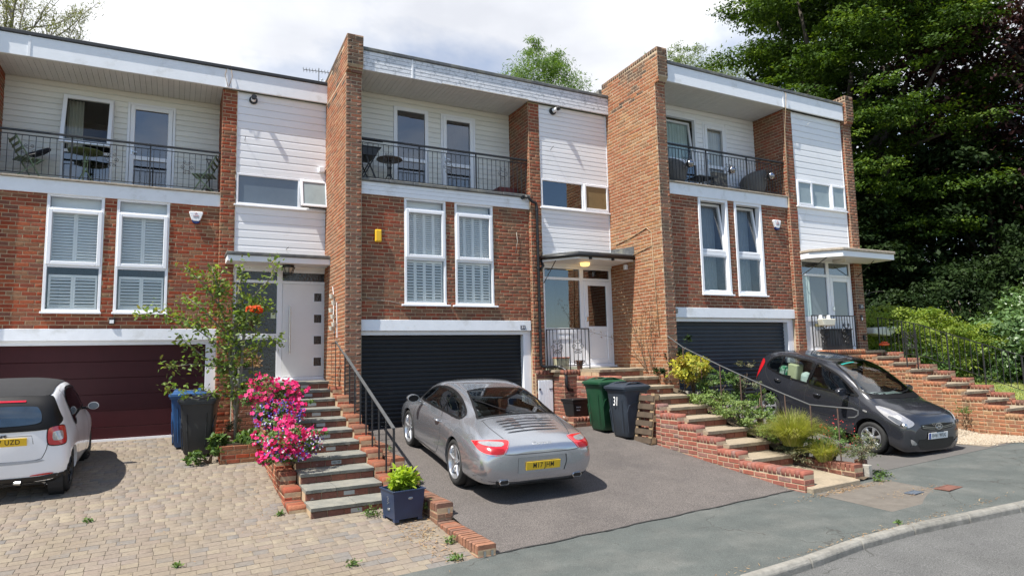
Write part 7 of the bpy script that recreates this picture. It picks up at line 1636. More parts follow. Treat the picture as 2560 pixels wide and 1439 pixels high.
for i, x in enumerate((.60, 1.90, 3.20)):
    wh = ['left', 'middle', 'right'][i]
    T = empty('hanging_lantern', (X3 + x, Y3 - .05, .20 + 5.30), random.random(), label='steel hanging lantern, %s of three hooked on the end house balcony rail' % wh, cat='lantern', group='lanterns on the end house railing')
    s = MB(); s.lathe([(.0, 0), (.05, .01), (.085, .06), (.09, .10), (.06, .16), (.02, .19), (0, .19)], 16); s.build('shade', mat('mirror_steel', (.3, .3, .32), rough=.12, metal=1) if i == 0 else bpy.data.materials['mirror_steel'], T, smooth=True); MB().tube([(0, 0, .19), (.01, .0, .3), (0, .04, .36), (.0, .07, .33)], .006, 6).build('hook', 'iron', T)
# ---- aerials on the roofs
def aerial(label, x, y, z, rz, n=10, L_=.9):
    T = empty('tv_aerial', (x, y, z), rz, label=label, cat='aerial'); MB().tube([(0, 0, -.6), (0, 0, .45)], .012, 6).build('mast', 'greyrail', T); MB().bar((-L_ / 2, 0, .4), (L_ / 2, 0, .32), .014).build('boom', 'greyrail', T)
    for i in range(n): x_ = -L_ / 2 + L_ * i / (n - 1); z_ = .4 - .08 * i / (n - 1); MB().bar((x_, -.1, z_), (x_, .1, z_), .007) .build('element', 'greyrail', T); MB().bar((x_, 0, z_ - .07), (x_, 0, z_ + .07), .006).build('element', 'greyrail', T)
aerial('upper television aerial rising behind the left roof edge', -.05, 4.6, 8.75, R(-20), 11, .8); aerial('lower television aerial just above the left roof edge', -.25, 4.9, 8.2, R(-10), 9, .8)
T = empty('weather_station', (-.15, 4.3, 8.45), label='white weather vane instrument between the two aerials', cat='weather vane'); MB().tube([(0, 0, -.8), (0, 0, .1)], .012, 6).build('mast', 'greyrail', T); s = MB(); s.tube([(-.15, 0, .1), (.12, 0, .14)], [.03, .015], 8); s.box(.1, .2, -.005, .005, .08, .22); s.build('vane', 'white', T); [MB().lathe([(0, -.03), (.03, 0), (.032, .02)], 10, (.15 + .07 * math.cos(a), .07 * math.sin(a), .28)).build('cup', 'white', T) for a in (0, 2.1, 4.2)]
# white upturned canoe-like awning behind the end house railing
o = MB(); o.prism([(-.55, .0), (-.50, .16), (.55, .22), (.62, .12), (.2, -.06)], -.5, .5, 'y'); t_ = o.build('folded_parasol', mat('off_white_canvas', (.62, .6, .53), rough=.8), None, bevel=.04, label='off-white canvas cover in the shrubs beside the end house', cat='cover'); t_.location = (14.2, -.9, 1.75)
T = empty('toy_digger', (12.75, -2.25, 1.42), label='small orange plastic toy on the top of the mossy steps', cat='toy'); MB().box(-.14, .14, -.06, .06, 0, .06).build('toy_body', mat('orange_plastic', (.65, .09, .02), rough=.4), T, bevel=.02); MB().box(-.05, .08, -.05, .05, .06, .10).build('toy_cab', bpy.data.materials['orange_plastic'], T, bevel=.01)
# ================================================================ PLANTS
G1 = [(.045, .085, .018), (.06, .11, .022), (.09, .14, .03), (.035, .065, .015), (.12, .17, .04)]
M['leaf_beech'] = leaf_mat('beech_leaves', [(.02, .04, .008), (.03, .06, .011), (.05, .095, .015), (.085, .145, .021), (.17, .235, .03)], .3, .55, .15)
M['leaf_under'] = leaf_mat('shade_darkened_leaves', [(.010, .02, .006), (.014, .028, .008), (.02, .038, .010), (.035, .06, .014)], .12, .6, .12)  # leaf colours dimmed: the shade under the tall crowns is put into them
M['leaf_copper'] = leaf_mat('copper_beech_leaves', [(.035, .012, .018), (.05, .018, .022), (.028, .016, .016), (.07, .028, .03), (.04, .03, .02)], .15, .6, .15)
M['leaf_ash'] = leaf_mat('ash_leaves', [(.07, .13, .03), (.10, .18, .04), (.14, .22, .05), (.06, .11, .03)], .4)
M['leaf_pale'] = leaf_mat('pale_willow_leaves', [(.12, .17, .06), (.16, .21, .09), (.09, .14, .045)], .4)
M['leaf_pine'] = leaf_mat('pine_needles', [(.12, .15, .05), (.17, .19, .07), (.20, .19, .08)], .3)
M['leaf_laurel'] = leaf_mat('laurel_leaves', [(.07, .13, .045), (.10, .18, .06), (.14, .22, .08), (.05, .09, .035)], .25, .35, .5)
M['leaf_lime'] = leaf_mat('yellow_green_leaves', [(.12, .20, .032), (.18, .26, .036), (.24, .29, .05), (.08, .14, .028)], .4)
M['leaf_tree29'] = leaf_mat('plum_tree_leaves', [(.14, .22, .05), (.19, .29, .065), (.25, .34, .09), (.09, .15, .04), (.28, .26, .08)], .4)
M['leaf_gold'] = leaf_mat('golden_shrub_leaves', [(.36, .36, .04), (.46, .42, .05), (.24, .29, .05), (.42, .28, .06), (.16, .22, .05)], .35)
M['leaf_ivy'] = leaf_mat('ivy_leaves', [(.08, .14, .04), (.15, .22, .06), (.24, .32, .10), (.06, .11, .035), (.34, .38, .14)], .3)
M['leaf_bed'] = leaf_mat('bed_leaves', [(.08, .15, .04), (.13, .21, .06), (.05, .10, .03), (.19, .24, .07)], .3)
M['leaf_bright'] = leaf_mat('fresh_green_leaves', [(.24, .36, .03), (.32, .44, .04), (.40, .48, .06), (.18, .30, .03)], .45)
M['leaf_grey'] = leaf_mat('grey_green_leaves', [(.14, .17, .10), (.10, .13, .07), (.20, .20, .12), (.22, .15, .10)], .25)
M['petal_pink'] = leaf_mat('pink_petals', [(.62, .015, .14), (.72, .03, .20), (.55, .01, .10), (.75, .06, .28)], .3)
M['petal_purple'] = leaf_mat('violet_petals', [(.10, .05, .40), (.16, .09, .50), (.08, .04, .30)], .3)
M['petal_white'] = leaf_mat('white_petals', [(.7, .7, .75), (.75, .75, .8)], .3)
M['petal_orange'] = leaf_mat('orange_petals', [(.75, .07, .01), (.80, .12, .02), (.65, .04, .01)], .3)
M['flower_eye'] = mat('flower_throat', (.25, .02, .06), rough=.6)
M['bark'] = mat('grey_bark', (.20, .18, .15), rough=.95, var=.3, vscale=12, bump=.6); M['bark_dark'] = mat('dark_bark', (.055, .045, .035), rough=.95, var=.3, vscale=6, bump=.6); M['twig'] = mat('brown_twig', (.12, .085, .055), rough=.9)
M['dry'] = leaf_mat('dry_leaves', [(.30, .17, .08), (.36, .24, .12), (.22, .12, .06), (.42, .32, .18)], .1)
M['blade'] = leaf_mat('grass_blades', [(.26, .30, .05), (.34, .37, .07), (.42, .40, .12), (.20, .25, .05), (.48, .42, .22)], .3)

LEAF = dict(  # unit leaf shapes: along +x, width y, slight fold
    oval=(np.array([(0, 0, 0), (.32, .24, .05), (.32, -.24, .05), (.72, .17, .04), (.72, -.17, .04), (1, 0, -.03)]), np.array([(0, 2, 1), (1, 2, 4), (1, 4, 3), (3, 4, 5)])),
    dia=(np.array([(0, 0, 0), (.45, .28, .05), (1, 0, 0), (.45, -.28, .05)]), np.array([(0, 3, 1), (1, 3, 2)])),
    slim=(np.array([(0, 0, 0), (.45, .10, .02), (1, 0, -.06), (.45, -.10, .02)]), np.array([(0, 3, 1), (1, 3, 2)])),
    petal=(np.array([(0, 0, 0), (.55, .42, .14), (1, .22, .10), (1, -.22, .10), (.55, -.42, .14)]), np.array([(0, 4, 1), (1, 4, 3), (1, 3, 2)])))
def leaves(name, m, P, size, parent=None, shape='oval', nrm=None, up=.5, droop=0, rnd=None, jit=.35, dirs=None, **k):
    """many leaf-sized faces: P (n,3) positions, nrm outward vectors"""
    n = len(P); lv, lf = LEAF[shape]; s = size * rng.uniform(1 - jit, 1 + jit, (n, 1))
    N_ = rng.normal(size=(n, 3)) * .7 + np.array([0, 0, up])
    if nrm is not None: N_ = N_ + nrm * .8
    N_ /= np.linalg.norm(N_, axis=1, keepdims=True) + 1e-9
    D = rng.normal(size=(n, 3)) if dirs is None else dirs + rng.normal(size=(n, 3)) * .35
    D[:, 2] -= droop; D -= N_ * np.sum(D * N_, 1, keepdims=True); D /= np.linalg.norm(D, axis=1, keepdims=True) + 1e-9; B = np.cross(N_, D)
    V = P[:, None] + s[:, None] * (lv[None, :, 0:1] * D[:, None] + lv[None, :, 1:2] * B[:, None] + lv[None, :, 2:3] * N_[:, None])
    F = (lf[None] + (np.arange(n) * len(lv))[:, None, None]).reshape(-1, 3)
    r = rng.random(n) if rnd is None else rnd
    me = np_mesh(name, V.reshape(-1, 3), F, np.repeat(r, len(lf))); return link(name, me, m, parent, **k)
def cloud(blobs, n, shell=.55, sub=None, subr=.22, rs=None):
    """positions in clumps through the volume of ellipsoids; returns positions, outward normals, clump tone"""
    vols = np.array([b[1][0] * b[1][1] * b[1][2] for b in blobs]) ** .7; cnt = np.maximum(1, (n * vols / vols.sum())).astype(int); P = []; Q = []; Tn = []
    for (c, r), k in zip(blobs, cnt):
        m = sub or max(6, int(k / 60)); d = rng.normal(size=(m, 3)); d /= np.linalg.norm(d, axis=1, keepdims=True); rad = shell + (1 - shell) * rng.random((m, 1)) ** .6
        cen = d * rad; tone = rng.random(m); idx = rng.integers(0, m, k); off = np.clip(rng.normal(size=(k, 3)), -1.7, 1.7) * subr * np.array([1, 1, .55]); p = (cen[idx] + off * rng.uniform(.4, 1.1, (k, 1))) * np.array(r) + np.array(c)
        P.append(p); Q.append(d[idx]); Tn.append(np.clip(tone[idx] * .6 + .4 * rng.random(k), 0, 1))
    return np.concatenate(P), np.concatenate(Q), np.concatenate(Tn)
def branches(mb, p, d, l, r, depth, spread=.55, tips=None, n=3, taper=.62, grav=.0, seg=4):
    pts = [Vector(p)]; dd = Vector(d).normalized()
    for i in range(seg): dd = (dd + Vector((random.gauss(0, .12), random.gauss(0, .12), random.gauss(0, .10) - grav))).normalized(); pts.append(pts[-1] + dd * l / seg)
    mb.tube(pts, [r * (1 - (1 - taper) * i / seg) for i in range(seg + 1)], 7 if r > .03 else 5, cap=depth == 0)
    if tips is not None and depth <= 1: tips += pts[1:]
    if depth > 0:
        for i in range(n):
            q = pts[random.randint(max(1, seg - 2), seg)]; e = (dd + Vector((random.gauss(0, spread), random.gauss(0, spread), random.gauss(0, spread * .7)))).normalized()
            branches(mb, q, e, l * random.uniform(.6, .85), r * taper * .8, depth - 1, spread, tips, n, taper, grav, seg)
def tree(label, base, trunk_r, th, blobs, n, size, lm, barkm='bark_dark', nm='tree', shape='dia', shell=.5, subr=.22, up=.8, sub=None, limbs=6, group=None, droop=0, trunk2=()):
    T = empty(nm, base, label=label, cat='tree', group=group); B = Vector(base); mb = MB()
    mb.tube([(0, 0, -.5), (.05, .02, th * .4), (-.05, .05, th * .8), (0, 0, th)], [trunk_r * 1.3, trunk_r, trunk_r * .8, trunk_r * .5], 12)
    for (dx, dy, rr_) in trunk2: mb.tube([(dx, dy, -.5), (dx * 1.2, dy, th * .6), (dx * 1.5, dy, th * 1.1)], [rr_, rr_ * .8, rr_ * .5], 9)
    for i in range(limbs):
        c, r = blobs[i % len(blobs)]; q = Vector(c) - B; z0 = th * random.uniform(.45, 1); a = Vector((0, 0, z0)); e = a.lerp(q, .85) + Vector([random.uniform(-.5, .5) * r[0] for _ in range(3)])
        mid = a.lerp(e, .5) + Vector((0, 0, .3)); mb.tube([a, mid, e], [trunk_r * .42, trunk_r * .25, trunk_r * .08], 7)
    mb.build('trunk', barkm, T, smooth=True)
    P, Q, tn = cloud(blobs, n, shell, sub, subr); leaves('crown', lm, P - np.array(base), size, T, shape, Q, up, droop, tn)
    return T
rs_ = random.Random(3)
# --- the big beech right of the terrace, in layered sprays
def spray_blobs(c, r, k, fl=.35, s=.30):
    """flat leaf tiers spread over an ellipsoid crown"""
    o = []
    for i in range(k):
        u = rs_.uniform(-1, 1); t = rs_.uniform(0, 6.283); q = math.sqrt(1 - u * u); f = rs_.uniform(.75, 1.02)
        o.append(((c[0] + r[0] * q * math.cos(t) * f, c[1] + r[1] * q * math.sin(t) * f, c[2] + r[2] * u * f), (r[0] * s * rs_.uniform(.6, 1.3), r[1] * s * rs_.uniform(.6, 1.3), r[2] * s * fl * rs_.uniform(.6, 1.3))))
    return o
bc, brd = (23.2, 4.6, 13.8), (5.0, 5.0, 9.6)
tree('tall green beech towering beside the end house', (22.5, 5.2, 0), .5, 10, spray_blobs(bc, brd, 170, .16, .26) + spray_blobs(bc, (3.6, 3.6, 7.5), 70, .16, .34) + spray_blobs((19.9, 3.2, 9.8), (2.1, 2.2, 4.2), 34, .18, .36), 190000, .15, 'leaf_beech', shape='dia', shell=.35, subr=.30, up=1.3, limbs=14, nm='beech_tree')
tree('copper beech with dark purple leaves at the right edge', (30, -1.5, 0), .6, 10, spray_blobs((30, -1, 14), (7, 5.5, 10), 80) + [((30, -1, 14), (6, 5, 10))], 100000, .22, 'leaf_copper', shape='dia', shell=.35, subr=.30, up=1.1, limbs=12, nm='copper_beech_tree')
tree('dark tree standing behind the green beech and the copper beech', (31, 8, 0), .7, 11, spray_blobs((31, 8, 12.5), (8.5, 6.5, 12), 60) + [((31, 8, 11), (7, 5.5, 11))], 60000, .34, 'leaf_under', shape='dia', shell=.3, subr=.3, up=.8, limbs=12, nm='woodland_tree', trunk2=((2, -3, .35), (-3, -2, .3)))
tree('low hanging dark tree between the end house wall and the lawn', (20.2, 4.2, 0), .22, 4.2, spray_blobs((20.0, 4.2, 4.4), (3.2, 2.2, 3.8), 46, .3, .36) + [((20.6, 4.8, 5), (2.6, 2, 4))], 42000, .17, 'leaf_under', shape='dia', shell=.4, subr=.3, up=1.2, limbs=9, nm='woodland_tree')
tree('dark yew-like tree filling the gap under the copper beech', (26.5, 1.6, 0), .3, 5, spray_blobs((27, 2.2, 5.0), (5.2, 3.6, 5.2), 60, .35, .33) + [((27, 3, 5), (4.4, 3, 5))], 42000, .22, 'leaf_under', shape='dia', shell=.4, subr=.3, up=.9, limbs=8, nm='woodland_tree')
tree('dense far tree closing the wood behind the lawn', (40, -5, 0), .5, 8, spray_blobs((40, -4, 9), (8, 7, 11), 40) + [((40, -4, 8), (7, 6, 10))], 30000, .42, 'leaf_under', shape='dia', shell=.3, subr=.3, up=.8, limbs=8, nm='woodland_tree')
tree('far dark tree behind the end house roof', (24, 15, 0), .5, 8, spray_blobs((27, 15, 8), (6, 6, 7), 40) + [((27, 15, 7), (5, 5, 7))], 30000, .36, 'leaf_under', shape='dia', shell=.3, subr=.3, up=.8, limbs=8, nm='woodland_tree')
# --- smaller trees over the roofs
tree('bright green ash tree rising behind the middle roof', (13.2, 14.8, 0), .22, 11, [((13.2 + a, 14.8 + b, 13.6 + c), (r, r, r * .8)) for a, b, c, r in ((0, 0, 2.5, 1.2), (-1.5, 0, 1.4, 1.3), (1.5, .3, 1.4, 1.3), (-2.8, .2, .3, 1.1), (2.9, -.2, .3, 1.3), (.1, 0, .6, 1.6), (-.7, 0, 3.4, .6), (.9, .2, 3.1, .65), (3.9, 0, .9, .6), (-4.0, 0, .5, .5), (-1.6, 0, -.4, 1.6), (1.8, 0, -.6, 1.8))], 34000, .20, 'leaf_ash', 'bark', shape='slim', shell=.3, subr=.30, up=.2, limbs=10, droop=.6, nm='ash_tree')
tree('thin pale green tree left of the tall beech', (21.6, 14.5, 0), .2, 13, [((21.3 + a, 14.5 + b, 16.6 + c), (r, r, r)) for a, b, c, r in ((0, 0, 0, 1.6), (-1.6, 0, -.6, 1.2), (1.6, 0, .8, 1.4), (.4, 0, 1.9, .7), (-1.2, 0, .9, .6), (2.3, .2, 2.3, .6), (-2.7, 0, -.9, .6), (1.2, 0, -1.4, 1.6), (2.8, 0, 0, 1.6), (4.0, 0, 1.0, 1.6), (3.6, 0, -1.5, 1.6))], 24000, .20, 'leaf_pale', 'bark', shape='slim', shell=.3, subr=.3, up=.3, limbs=10, nm='willow_tree')
tree('small tree top just showing above the second party wall', (15.0, 12.4, 0), .15, 9, [((14.75, 12.4, 12.55), (.45, .45, .35))], 900, .16, 'leaf_ash', 'bark', shape='slim', shell=.2, nm='ash_tree', limbs=2)
# --- sparse pine at the top left
T = empty('pine_tree', (-8.4, 14.5, 1.5), label='sparse pine tree behind the left end of the roof', cat='tree'); mb = MB(); tips = []
mb.tube([(0, 0, 0), (.1, 0, 6), (-.2, 0, 10)], [.3, .22, .14], 9)
for i in range(9): branches(mb, (random.uniform(-.3, .3), 0, 7.6 + i * .45), (random.uniform(-1, 1), random.uniform(-.4, .4), random.uniform(.9, 1.6)), random.uniform(1.5, 2.1), .06, 2, .42, tips, 3, .6, -.02)
mb.build('trunk', 'bark', T, smooth=True); tp = np.array([tuple(t) for t in tips]); tp = tp[rng.random(len(tp)) < .8]; k = 30; P = np.repeat(tp, k, 0) + rng.normal(size=(len(tp) * k, 3)) * .10
dr = rng.normal(size=P.shape) + np.array([0, 0, .9]); leaves('crown', 'leaf_pine', P, .13, T, 'slim', dirs=dr, up=.1)
T = empty('bare_tree', (-6.7, 14.2, 1.2), label='nearly bare twiggy tree right of the sparse pine', cat='tree'); mb = MB(); tips = []
mb.tube([(0, 0, 0), (0, 0, 9)], [.12, .06], 7)
for i in range(4): branches(mb, (0, 0, 8.6 + i * .25), (random.uniform(-.4, .6), 0, 1.4), 1.3, .028, 2, .32, tips, 2, .6, 0)
mb.build('trunk', 'bark', T, smooth=True); tp = np.array([tuple(t) for t in tips]); sel = tp[rng.random(len(tp)) < .12]; leaves('leaf_tufts', 'leaf_pine', np.repeat(sel, 14, 0) + rng.normal(size=(len(sel) * 14, 3)) * .08, .12, T, 'slim')

# --- lawn and hedges on the right
zlawn = lambda x, y: .02 + .012 * (x - 13) + .05 * math.sin(x * .5) + .10 * max(0, y + 4)
sheet('lawn_ground', 13.05, 60, -6.5, 30, 40, 30, zlawn, mat('lawn_soil', (.11, .16, .035), rough=.95, var=.3, vscale=3, c2=(.22, .24, .07), c2pos=(.45, .6), c2scale=1.5), kind='structure')
MB().box(12.95, 13.06, -6.6, 4, -.9, .05).build('lawn_edge_wall', 'conc', None, kind='structure')
ng = 26000; gx = 13.1 + rng.random(ng) ** 1.6 * 17; gy = rng.uniform(-6.4, 2.0, ng); gz = np.array([zlawn(a, b) for a, b in zip(gx, gy)])
leaves('lawn_grass', 'blade', np.stack([gx, gy, gz], 1), .075, None, 'slim', dirs=rng.normal(size=(ng, 3)) * .6 + np.array([0, 0, 1.2]), up=0, kind='stuff', label='short sunlit lawn grass beyond the iron railings', cat='grass')
def shrub(label, blobs, n, size, m, shape='oval', nm='shrub', shell=.6, subr=.2, up=.5, base=None, stems=5, stem_r=.02, group=None, cat='shrub', droop=0, sub=None):
    b = base or (blobs[0][0][0], blobs[0][0][1], min(c[2] - r[2] for c, r in blobs)); T = empty(nm, b, label=label, cat=cat, group=group); mb = MB()
    for i in range(stems):
        c, r = blobs[i % len(blobs)]; q = Vector(c) - Vector(b); e = q + Vector([random.uniform(-.4, .4) * r[j] for j in range(3)]); mb.tube([(random.uniform(-.05, .05), random.uniform(-.05, .05), -.05), e * .5 + Vector((0, 0, .1 * r[2])), e], [stem_r, stem_r * .7, stem_r * .3], 6)
    mb.build('stems', 'twig', T, smooth=True); P, Q, tn = cloud(blobs, n, shell, sub, subr); leaves('foliage', m, P - np.array(b), size, T, shape, Q, up, droop, tn); return T
shrub('yellow-green shrub arching behind the railings beside the end house', [((15.0, -.8, 1.9), (1.4, 1.0, .7)), ((16.4, -1.3, 1.7), (1.3, .9, .75)), ((14.0, -.2, 1.5), (.8, .8, .6)), ((17.3, -1.4, 1.2), (1.1, .8, .9)), ((18.4, -1.8, 1.5), (.9, .7, .6))], 21000, .085, 'leaf_lime', subr=.16, stems=9, base=(15.4, -.8, .3))
shrub('dark green laurel at the right edge of the lawn', [((21.2, -2.2, 1.9), (1.9, 1.5, 1.5)), ((19.2, -2.0, 1.5), (1.4, 1.2, 1.2)), ((23.4, -2.6, 2.3), (2.0, 1.5, 1.9)), ((19.4, -2.4, .9), (1.6, 1.0, .8))], 26000, .13, 'leaf_laurel', subr=.15, stems=9, base=(21, -2, .3), stem_r=.04)
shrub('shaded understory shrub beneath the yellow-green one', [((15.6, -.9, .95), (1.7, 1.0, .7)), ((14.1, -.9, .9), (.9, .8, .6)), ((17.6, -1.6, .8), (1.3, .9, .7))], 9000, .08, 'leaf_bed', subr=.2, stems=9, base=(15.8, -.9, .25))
shrub('tall dark shrub between the laurel and the wood', [((20.8, .2, 2.9), (1.6, 1.3, 1.4)), ((23.2, -.6, 3.6), (1.2, 1.1, 1.6)), ((18.4, .6, 2.2), (1.7, 1.2, 1.1))], 15000, .13, 'leaf_under', 'dia', subr=.2, stems=7, base=(21, 0, .5), stem_r=.04)
shrub('green shrub directly behind the end house wall', [((13.7, .6, 2.2), (.8, .9, 1.1)), ((14.0, 1.2, 3.2), (.7, .8, 1.0))], 6000, .09, 'leaf_ash', subr=.22, stems=5, base=(13.8, .8, .2))
T = empty('dead_branch', (13.9, -.2, 3.0), label='pale bare branch sticking out beside the end house wall', cat='branch'); mb = MB(); branches(mb, (0, 0, 0), (.9, -.2, .15), .9, .016, 2, .4, None, 3, .6, .02); mb.build('branch_wood', 'bark', T)

# --- slender tree in front of house 29
T = empty('small_tree', (-2.28, .10, -.08), label='slender leafy plum tree growing from the brick bed by the left door', cat='tree'); mb = MB(); tips = []
stem = [((0, 0, 0), (-.02, .0, .6), (-.12, .02, 1.3), (-.16, 0, 1.9), (-.35, .0, 2.6), (-.30, .0, 3.0)), ((0, 0, .5), (.06, 0, 1.2), (.10, 0, 2.0), (.22, -.05, 2.6), (.55, -.1, 3.0), (.62, -.1, 3.35)), ((0, 0, .4), (-.10, .03, 1.2), (-.05, .02, 2.1), (0, 0, 2.8), (.05, 0, 3.15))]
for s_ in stem: mb.tube(s_, [.034, .027, .022, .017, .010, .005][:len(s_)], 8)
arms = [((-.12, .02, 1.3), (-.55, .0, 1.55), (-.95, -.02, 1.9)), ((-.13, 0, 1.6), (-.7, -.05, 2.05), (-1.15, -.05, 2.25)), ((-.02, 0, .8), (-.5, -.05, .95), (-1.0, -.08, 1.0), (-1.1, -.08, 1.02)), ((-.16, 0, 1.9), (-.55, 0, 2.35), (-.85, 0, 2.6)), ((.08, 0, 1.5), (.4, -.1, 1.75), (.72, -.12, 1.82)), ((-.28, 0, 2.4), (-.65, 0, 2.9), (-.9, 0, 3.12)), ((.2, -.05, 2.5), (.5, -.1, 2.45)), ((-.1, 0, 1.35), (-.75, 0, 1.42), (-1.1, 0, 1.38)), ((-.3, 0, 2.6), (-.45, 0, 3.1)), ((.05, 0, .9), (.35, -.05, 1.1)), ((-.6, 0, 2.1), (-1.2, 0, 2.35), (-1.55, 0, 2.28))]
for a in arms: mb.tube(a, [.014, .009, .005, .004][:len(a)], 6)
mb.build('trunk', 'bark', T, smooth=True)
P = []; 
for path in [s_[2:] for s_ in stem] + arms:
    q = resample(path, 14) if len(path) > 1 else np.array(path)
    for c in q: k = random.randint(6, 14); P.append(c + rng.normal(size=(k, 3)) * .07)
P += [np.array([(-.02, 0, 2.0)]) + rng.normal(size=(420, 3)) * np.array([.22, .12, .35]), np.array([(-.1, 0, 1.1)]) + rng.normal(size=(160, 3)) * np.array([.14, .10, .22])]
P = np.concatenate(P); leaves('crown', 'leaf_tree29', P, .088, T, 'oval', up=.8)
shrub('leafy plants filling the raised brick bed', [((-2.35, .0, .0), (.34, .30, .20)), ((-2.0, -.15, -.02), (.28, .26, .18)), ((-2.55, -.28, -.05), (.25, .2, .14))], 1500, .10, 'leaf_bed', base=(-2.2, 0, -.1), cat='plant', nm='bedding_plant')
shrub('trailing green weed reaching out over the drive beside the bins', [((-2.75, -.30, -.12), (.22, .16, .12)), ((-2.95, -.35, -.2), (.15, .12, .08))], 320, .075, 'leaf_bed', base=(-2.7, -.25, -.3), cat='plant', nm='weed')
shrub('dry feathery plant in the terracotta pot', [((-2.28, .35, .26), (.16, .16, .14))], 260, .07, 'leaf_grey', 'slim', base=(-2.28, .35, .12), cat='plant', nm='potted_plant')
shrub('wispy brown grass in the grey square pot', [((-2.02, 1.38, 1.42), (.24, .2, .20))], 420, .12, 'dry', 'slim', base=(-2.02, 1.38, 1.25), cat='plant', nm='potted_plant', up=0)
shrub('green succulent leaves in the grey square pot', [((-2.02, 1.38, 1.30), (.15, .13, .06))], 240, .05, 'leaf_bed', base=(-2.02, 1.38, 1.25), cat='plant', nm='potted_plant')
shrub('fuchsia basket hanging among the slender tree branches', [((-2.02, .55, 2.25), (.20, .18, .28))], 700, .06, 'leaf_bed', base=(-2.02, .55, 2.0), cat='plant', nm='hanging_basket')
# flower clusters
def flowers(name, lab_, C_, n, size, m, parent=None, eye=None, cat='flowers', group=None, toward=(-.35, -.8, .35), **k):
    """five-petal flowers facing outwards"""
    P = np.array(C_); rep = 5; c = np.repeat(P, rep, 0); fn = np.array(toward) + rng.normal(size=(len(P), 3)) * .55; fn /= np.linalg.norm(fn, axis=1, keepdims=True); a = np.cross(fn, rng.normal(size=fn.shape)); a /= np.linalg.norm(a, axis=1, keepdims=True); b = np.cross(fn, a)
    th = np.tile(np.arange(rep) * 2 * np.pi / rep, len(P)); A = np.repeat(a, rep, 0); B_ = np.repeat(b, rep, 0); N_ = np.repeat(fn, rep, 0); D = A * np.cos(th)[:, None] + B_ * np.sin(th)[:, None]; S = np.cross(N_, D); lv, lf = LEAF['petal']; s = np.repeat(size * rng.uniform(.8, 1.2, (len(P), 1)), rep, 0)
    V = c[:, None] + s[:, None] * (lv[None, :, 0:1] * D[:, None] + lv[None, :, 1:2] * S[:, None] + lv[None, :, 2:3] * N_[:, None] * 1.6); F = (lf[None] + (np.arange(len(c)) * 5)[:, None, None]).reshape(-1, 3)
    o = link(name, np_mesh(name, V.reshape(-1, 3), F, np.repeat(np.repeat(rng.random(len(P)), rep), len(lf))), m, parent, **k)
    if eye:
        ev = np.array([(math.cos(t), math.sin(t)) for t in np.arange(6) * math.pi / 3]) * .2; VV = P[:, None] + size * (ev[None, :, 0:1] * a[:, None] + ev[None, :, 1:2] * b[:, None] + .10 * fn[:, None]); link('flower_centres', np_mesh('flower_centres', VV.reshape(-1, 3), (np.arange(6)[None] + (np.arange(len(P)) * 6)[:, None])), eye, parent)
    return o
def scatter_front(c, r, n):
    d = rng.normal(size=(n, 3)); d[:, 1] = -np.abs(d[:, 1]); d /= np.linalg.norm(d, axis=1, keepdims=True); return np.array(c) + d * np.array(r) * rng.uniform(.85, 1.08, (n, 1))
mounds = [('topmost mound of pink petunias beside the left front door', (-1.80, -1.0, .86), (.42, .40, .22), 130, 12, 0), ('middle mound of pink petunias with blue lobelia', (-1.78, -1.35, .50), (.42, .36, .25), 100, 240, 20), ('mound of pink petunias low on the cheek wall', (-1.92, -1.75, .26), (.30, .32, .24), 110, 60, 30), ('lowest mound of pink petunias hanging over the stone steps', (-1.72, -2.45, .14), (.44, .40, .24), 130, 160, 80)]
for lb, c, r, np_, nv, nw in mounds:
    sb = [(tuple(c[j] + random.uniform(-.75, .75) * r[j] for j in range(3)), tuple(q * random.uniform(.45, .7) for q in r)) for _ in range(5)]
    T = shrub(lb, [(c, [q * .8 for q in r])] + sb, 3000, .042, 'leaf_bed', base=(c[0], c[1], c[2] - r[2]), nm='petunia', cat='flowers', shell=.7); b0 = np.array(T.location)
    pk = np.concatenate([scatter_front(a_, b_, int(np_ / 4.6)) for a_, b_ in sb + [(c, r)]]) - b0
    flowers('blooms', None, pk, len(pk), .035, 'petal_pink', T, 'flower_eye', kind='stuff')
    if nv: flowers('violet_blooms', None, scatter_front(c, [q * .96 for q in r], nv) - b0, nv, .014, 'petal_purple', T, kind='stuff')
    if nw: flowers('white_blooms', None, scatter_front(c, r, nw) - b0, nw, .014, 'petal_white', T, kind='stuff')
T = empty('geranium', (-2.02, -.05, 2.30), label='orange-red flower head among the slender tree branches', cat='flowers')
flowers('blooms', None, scatter_front((0, 0, 0), (.15, .10, .06), 46), 46, .028, 'petal_orange', T, kind='stuff'); leaves('foliage', 'leaf_bed', rng.normal(size=(120, 3)) * np.array([.12, .08, .08]) - np.array([0, 0, .1]), .05, T)
# fresh green plant in the blue planter
T = empty('potted_plant', (PX, PY, z29(PX, PY) + .34), label='bright lime green bushy plant growing in the blue planter', cat='plant'); mb = MB(); P = []; D_ = []
for i in range(42):
    a = random.uniform(0, 6.28); q = random.uniform(0, .17); h = random.uniform(.10, .30) * (1.1 - q * 1.5); e = Vector((q * 1.2 * math.cos(a), q * 1.2 * math.sin(a), h)); mb.tube([(e.x * .5, e.y * .5, 0), e], .004, 4)
    for j in range(16): t = random.uniform(.35, 1.05); b_ = random.uniform(0, 6.28); P.append((e.x * (.5 + .5 * t), e.y * (.5 + .5 * t), h * t)); D_.append((math.cos(b_), math.sin(b_), .55))
mb.build('stems', 'leaf_bright', T); leaves('foliage', 'leaf_bright', np.array(P), .085, T, 'oval', dirs=np.array(D_), up=1.0)

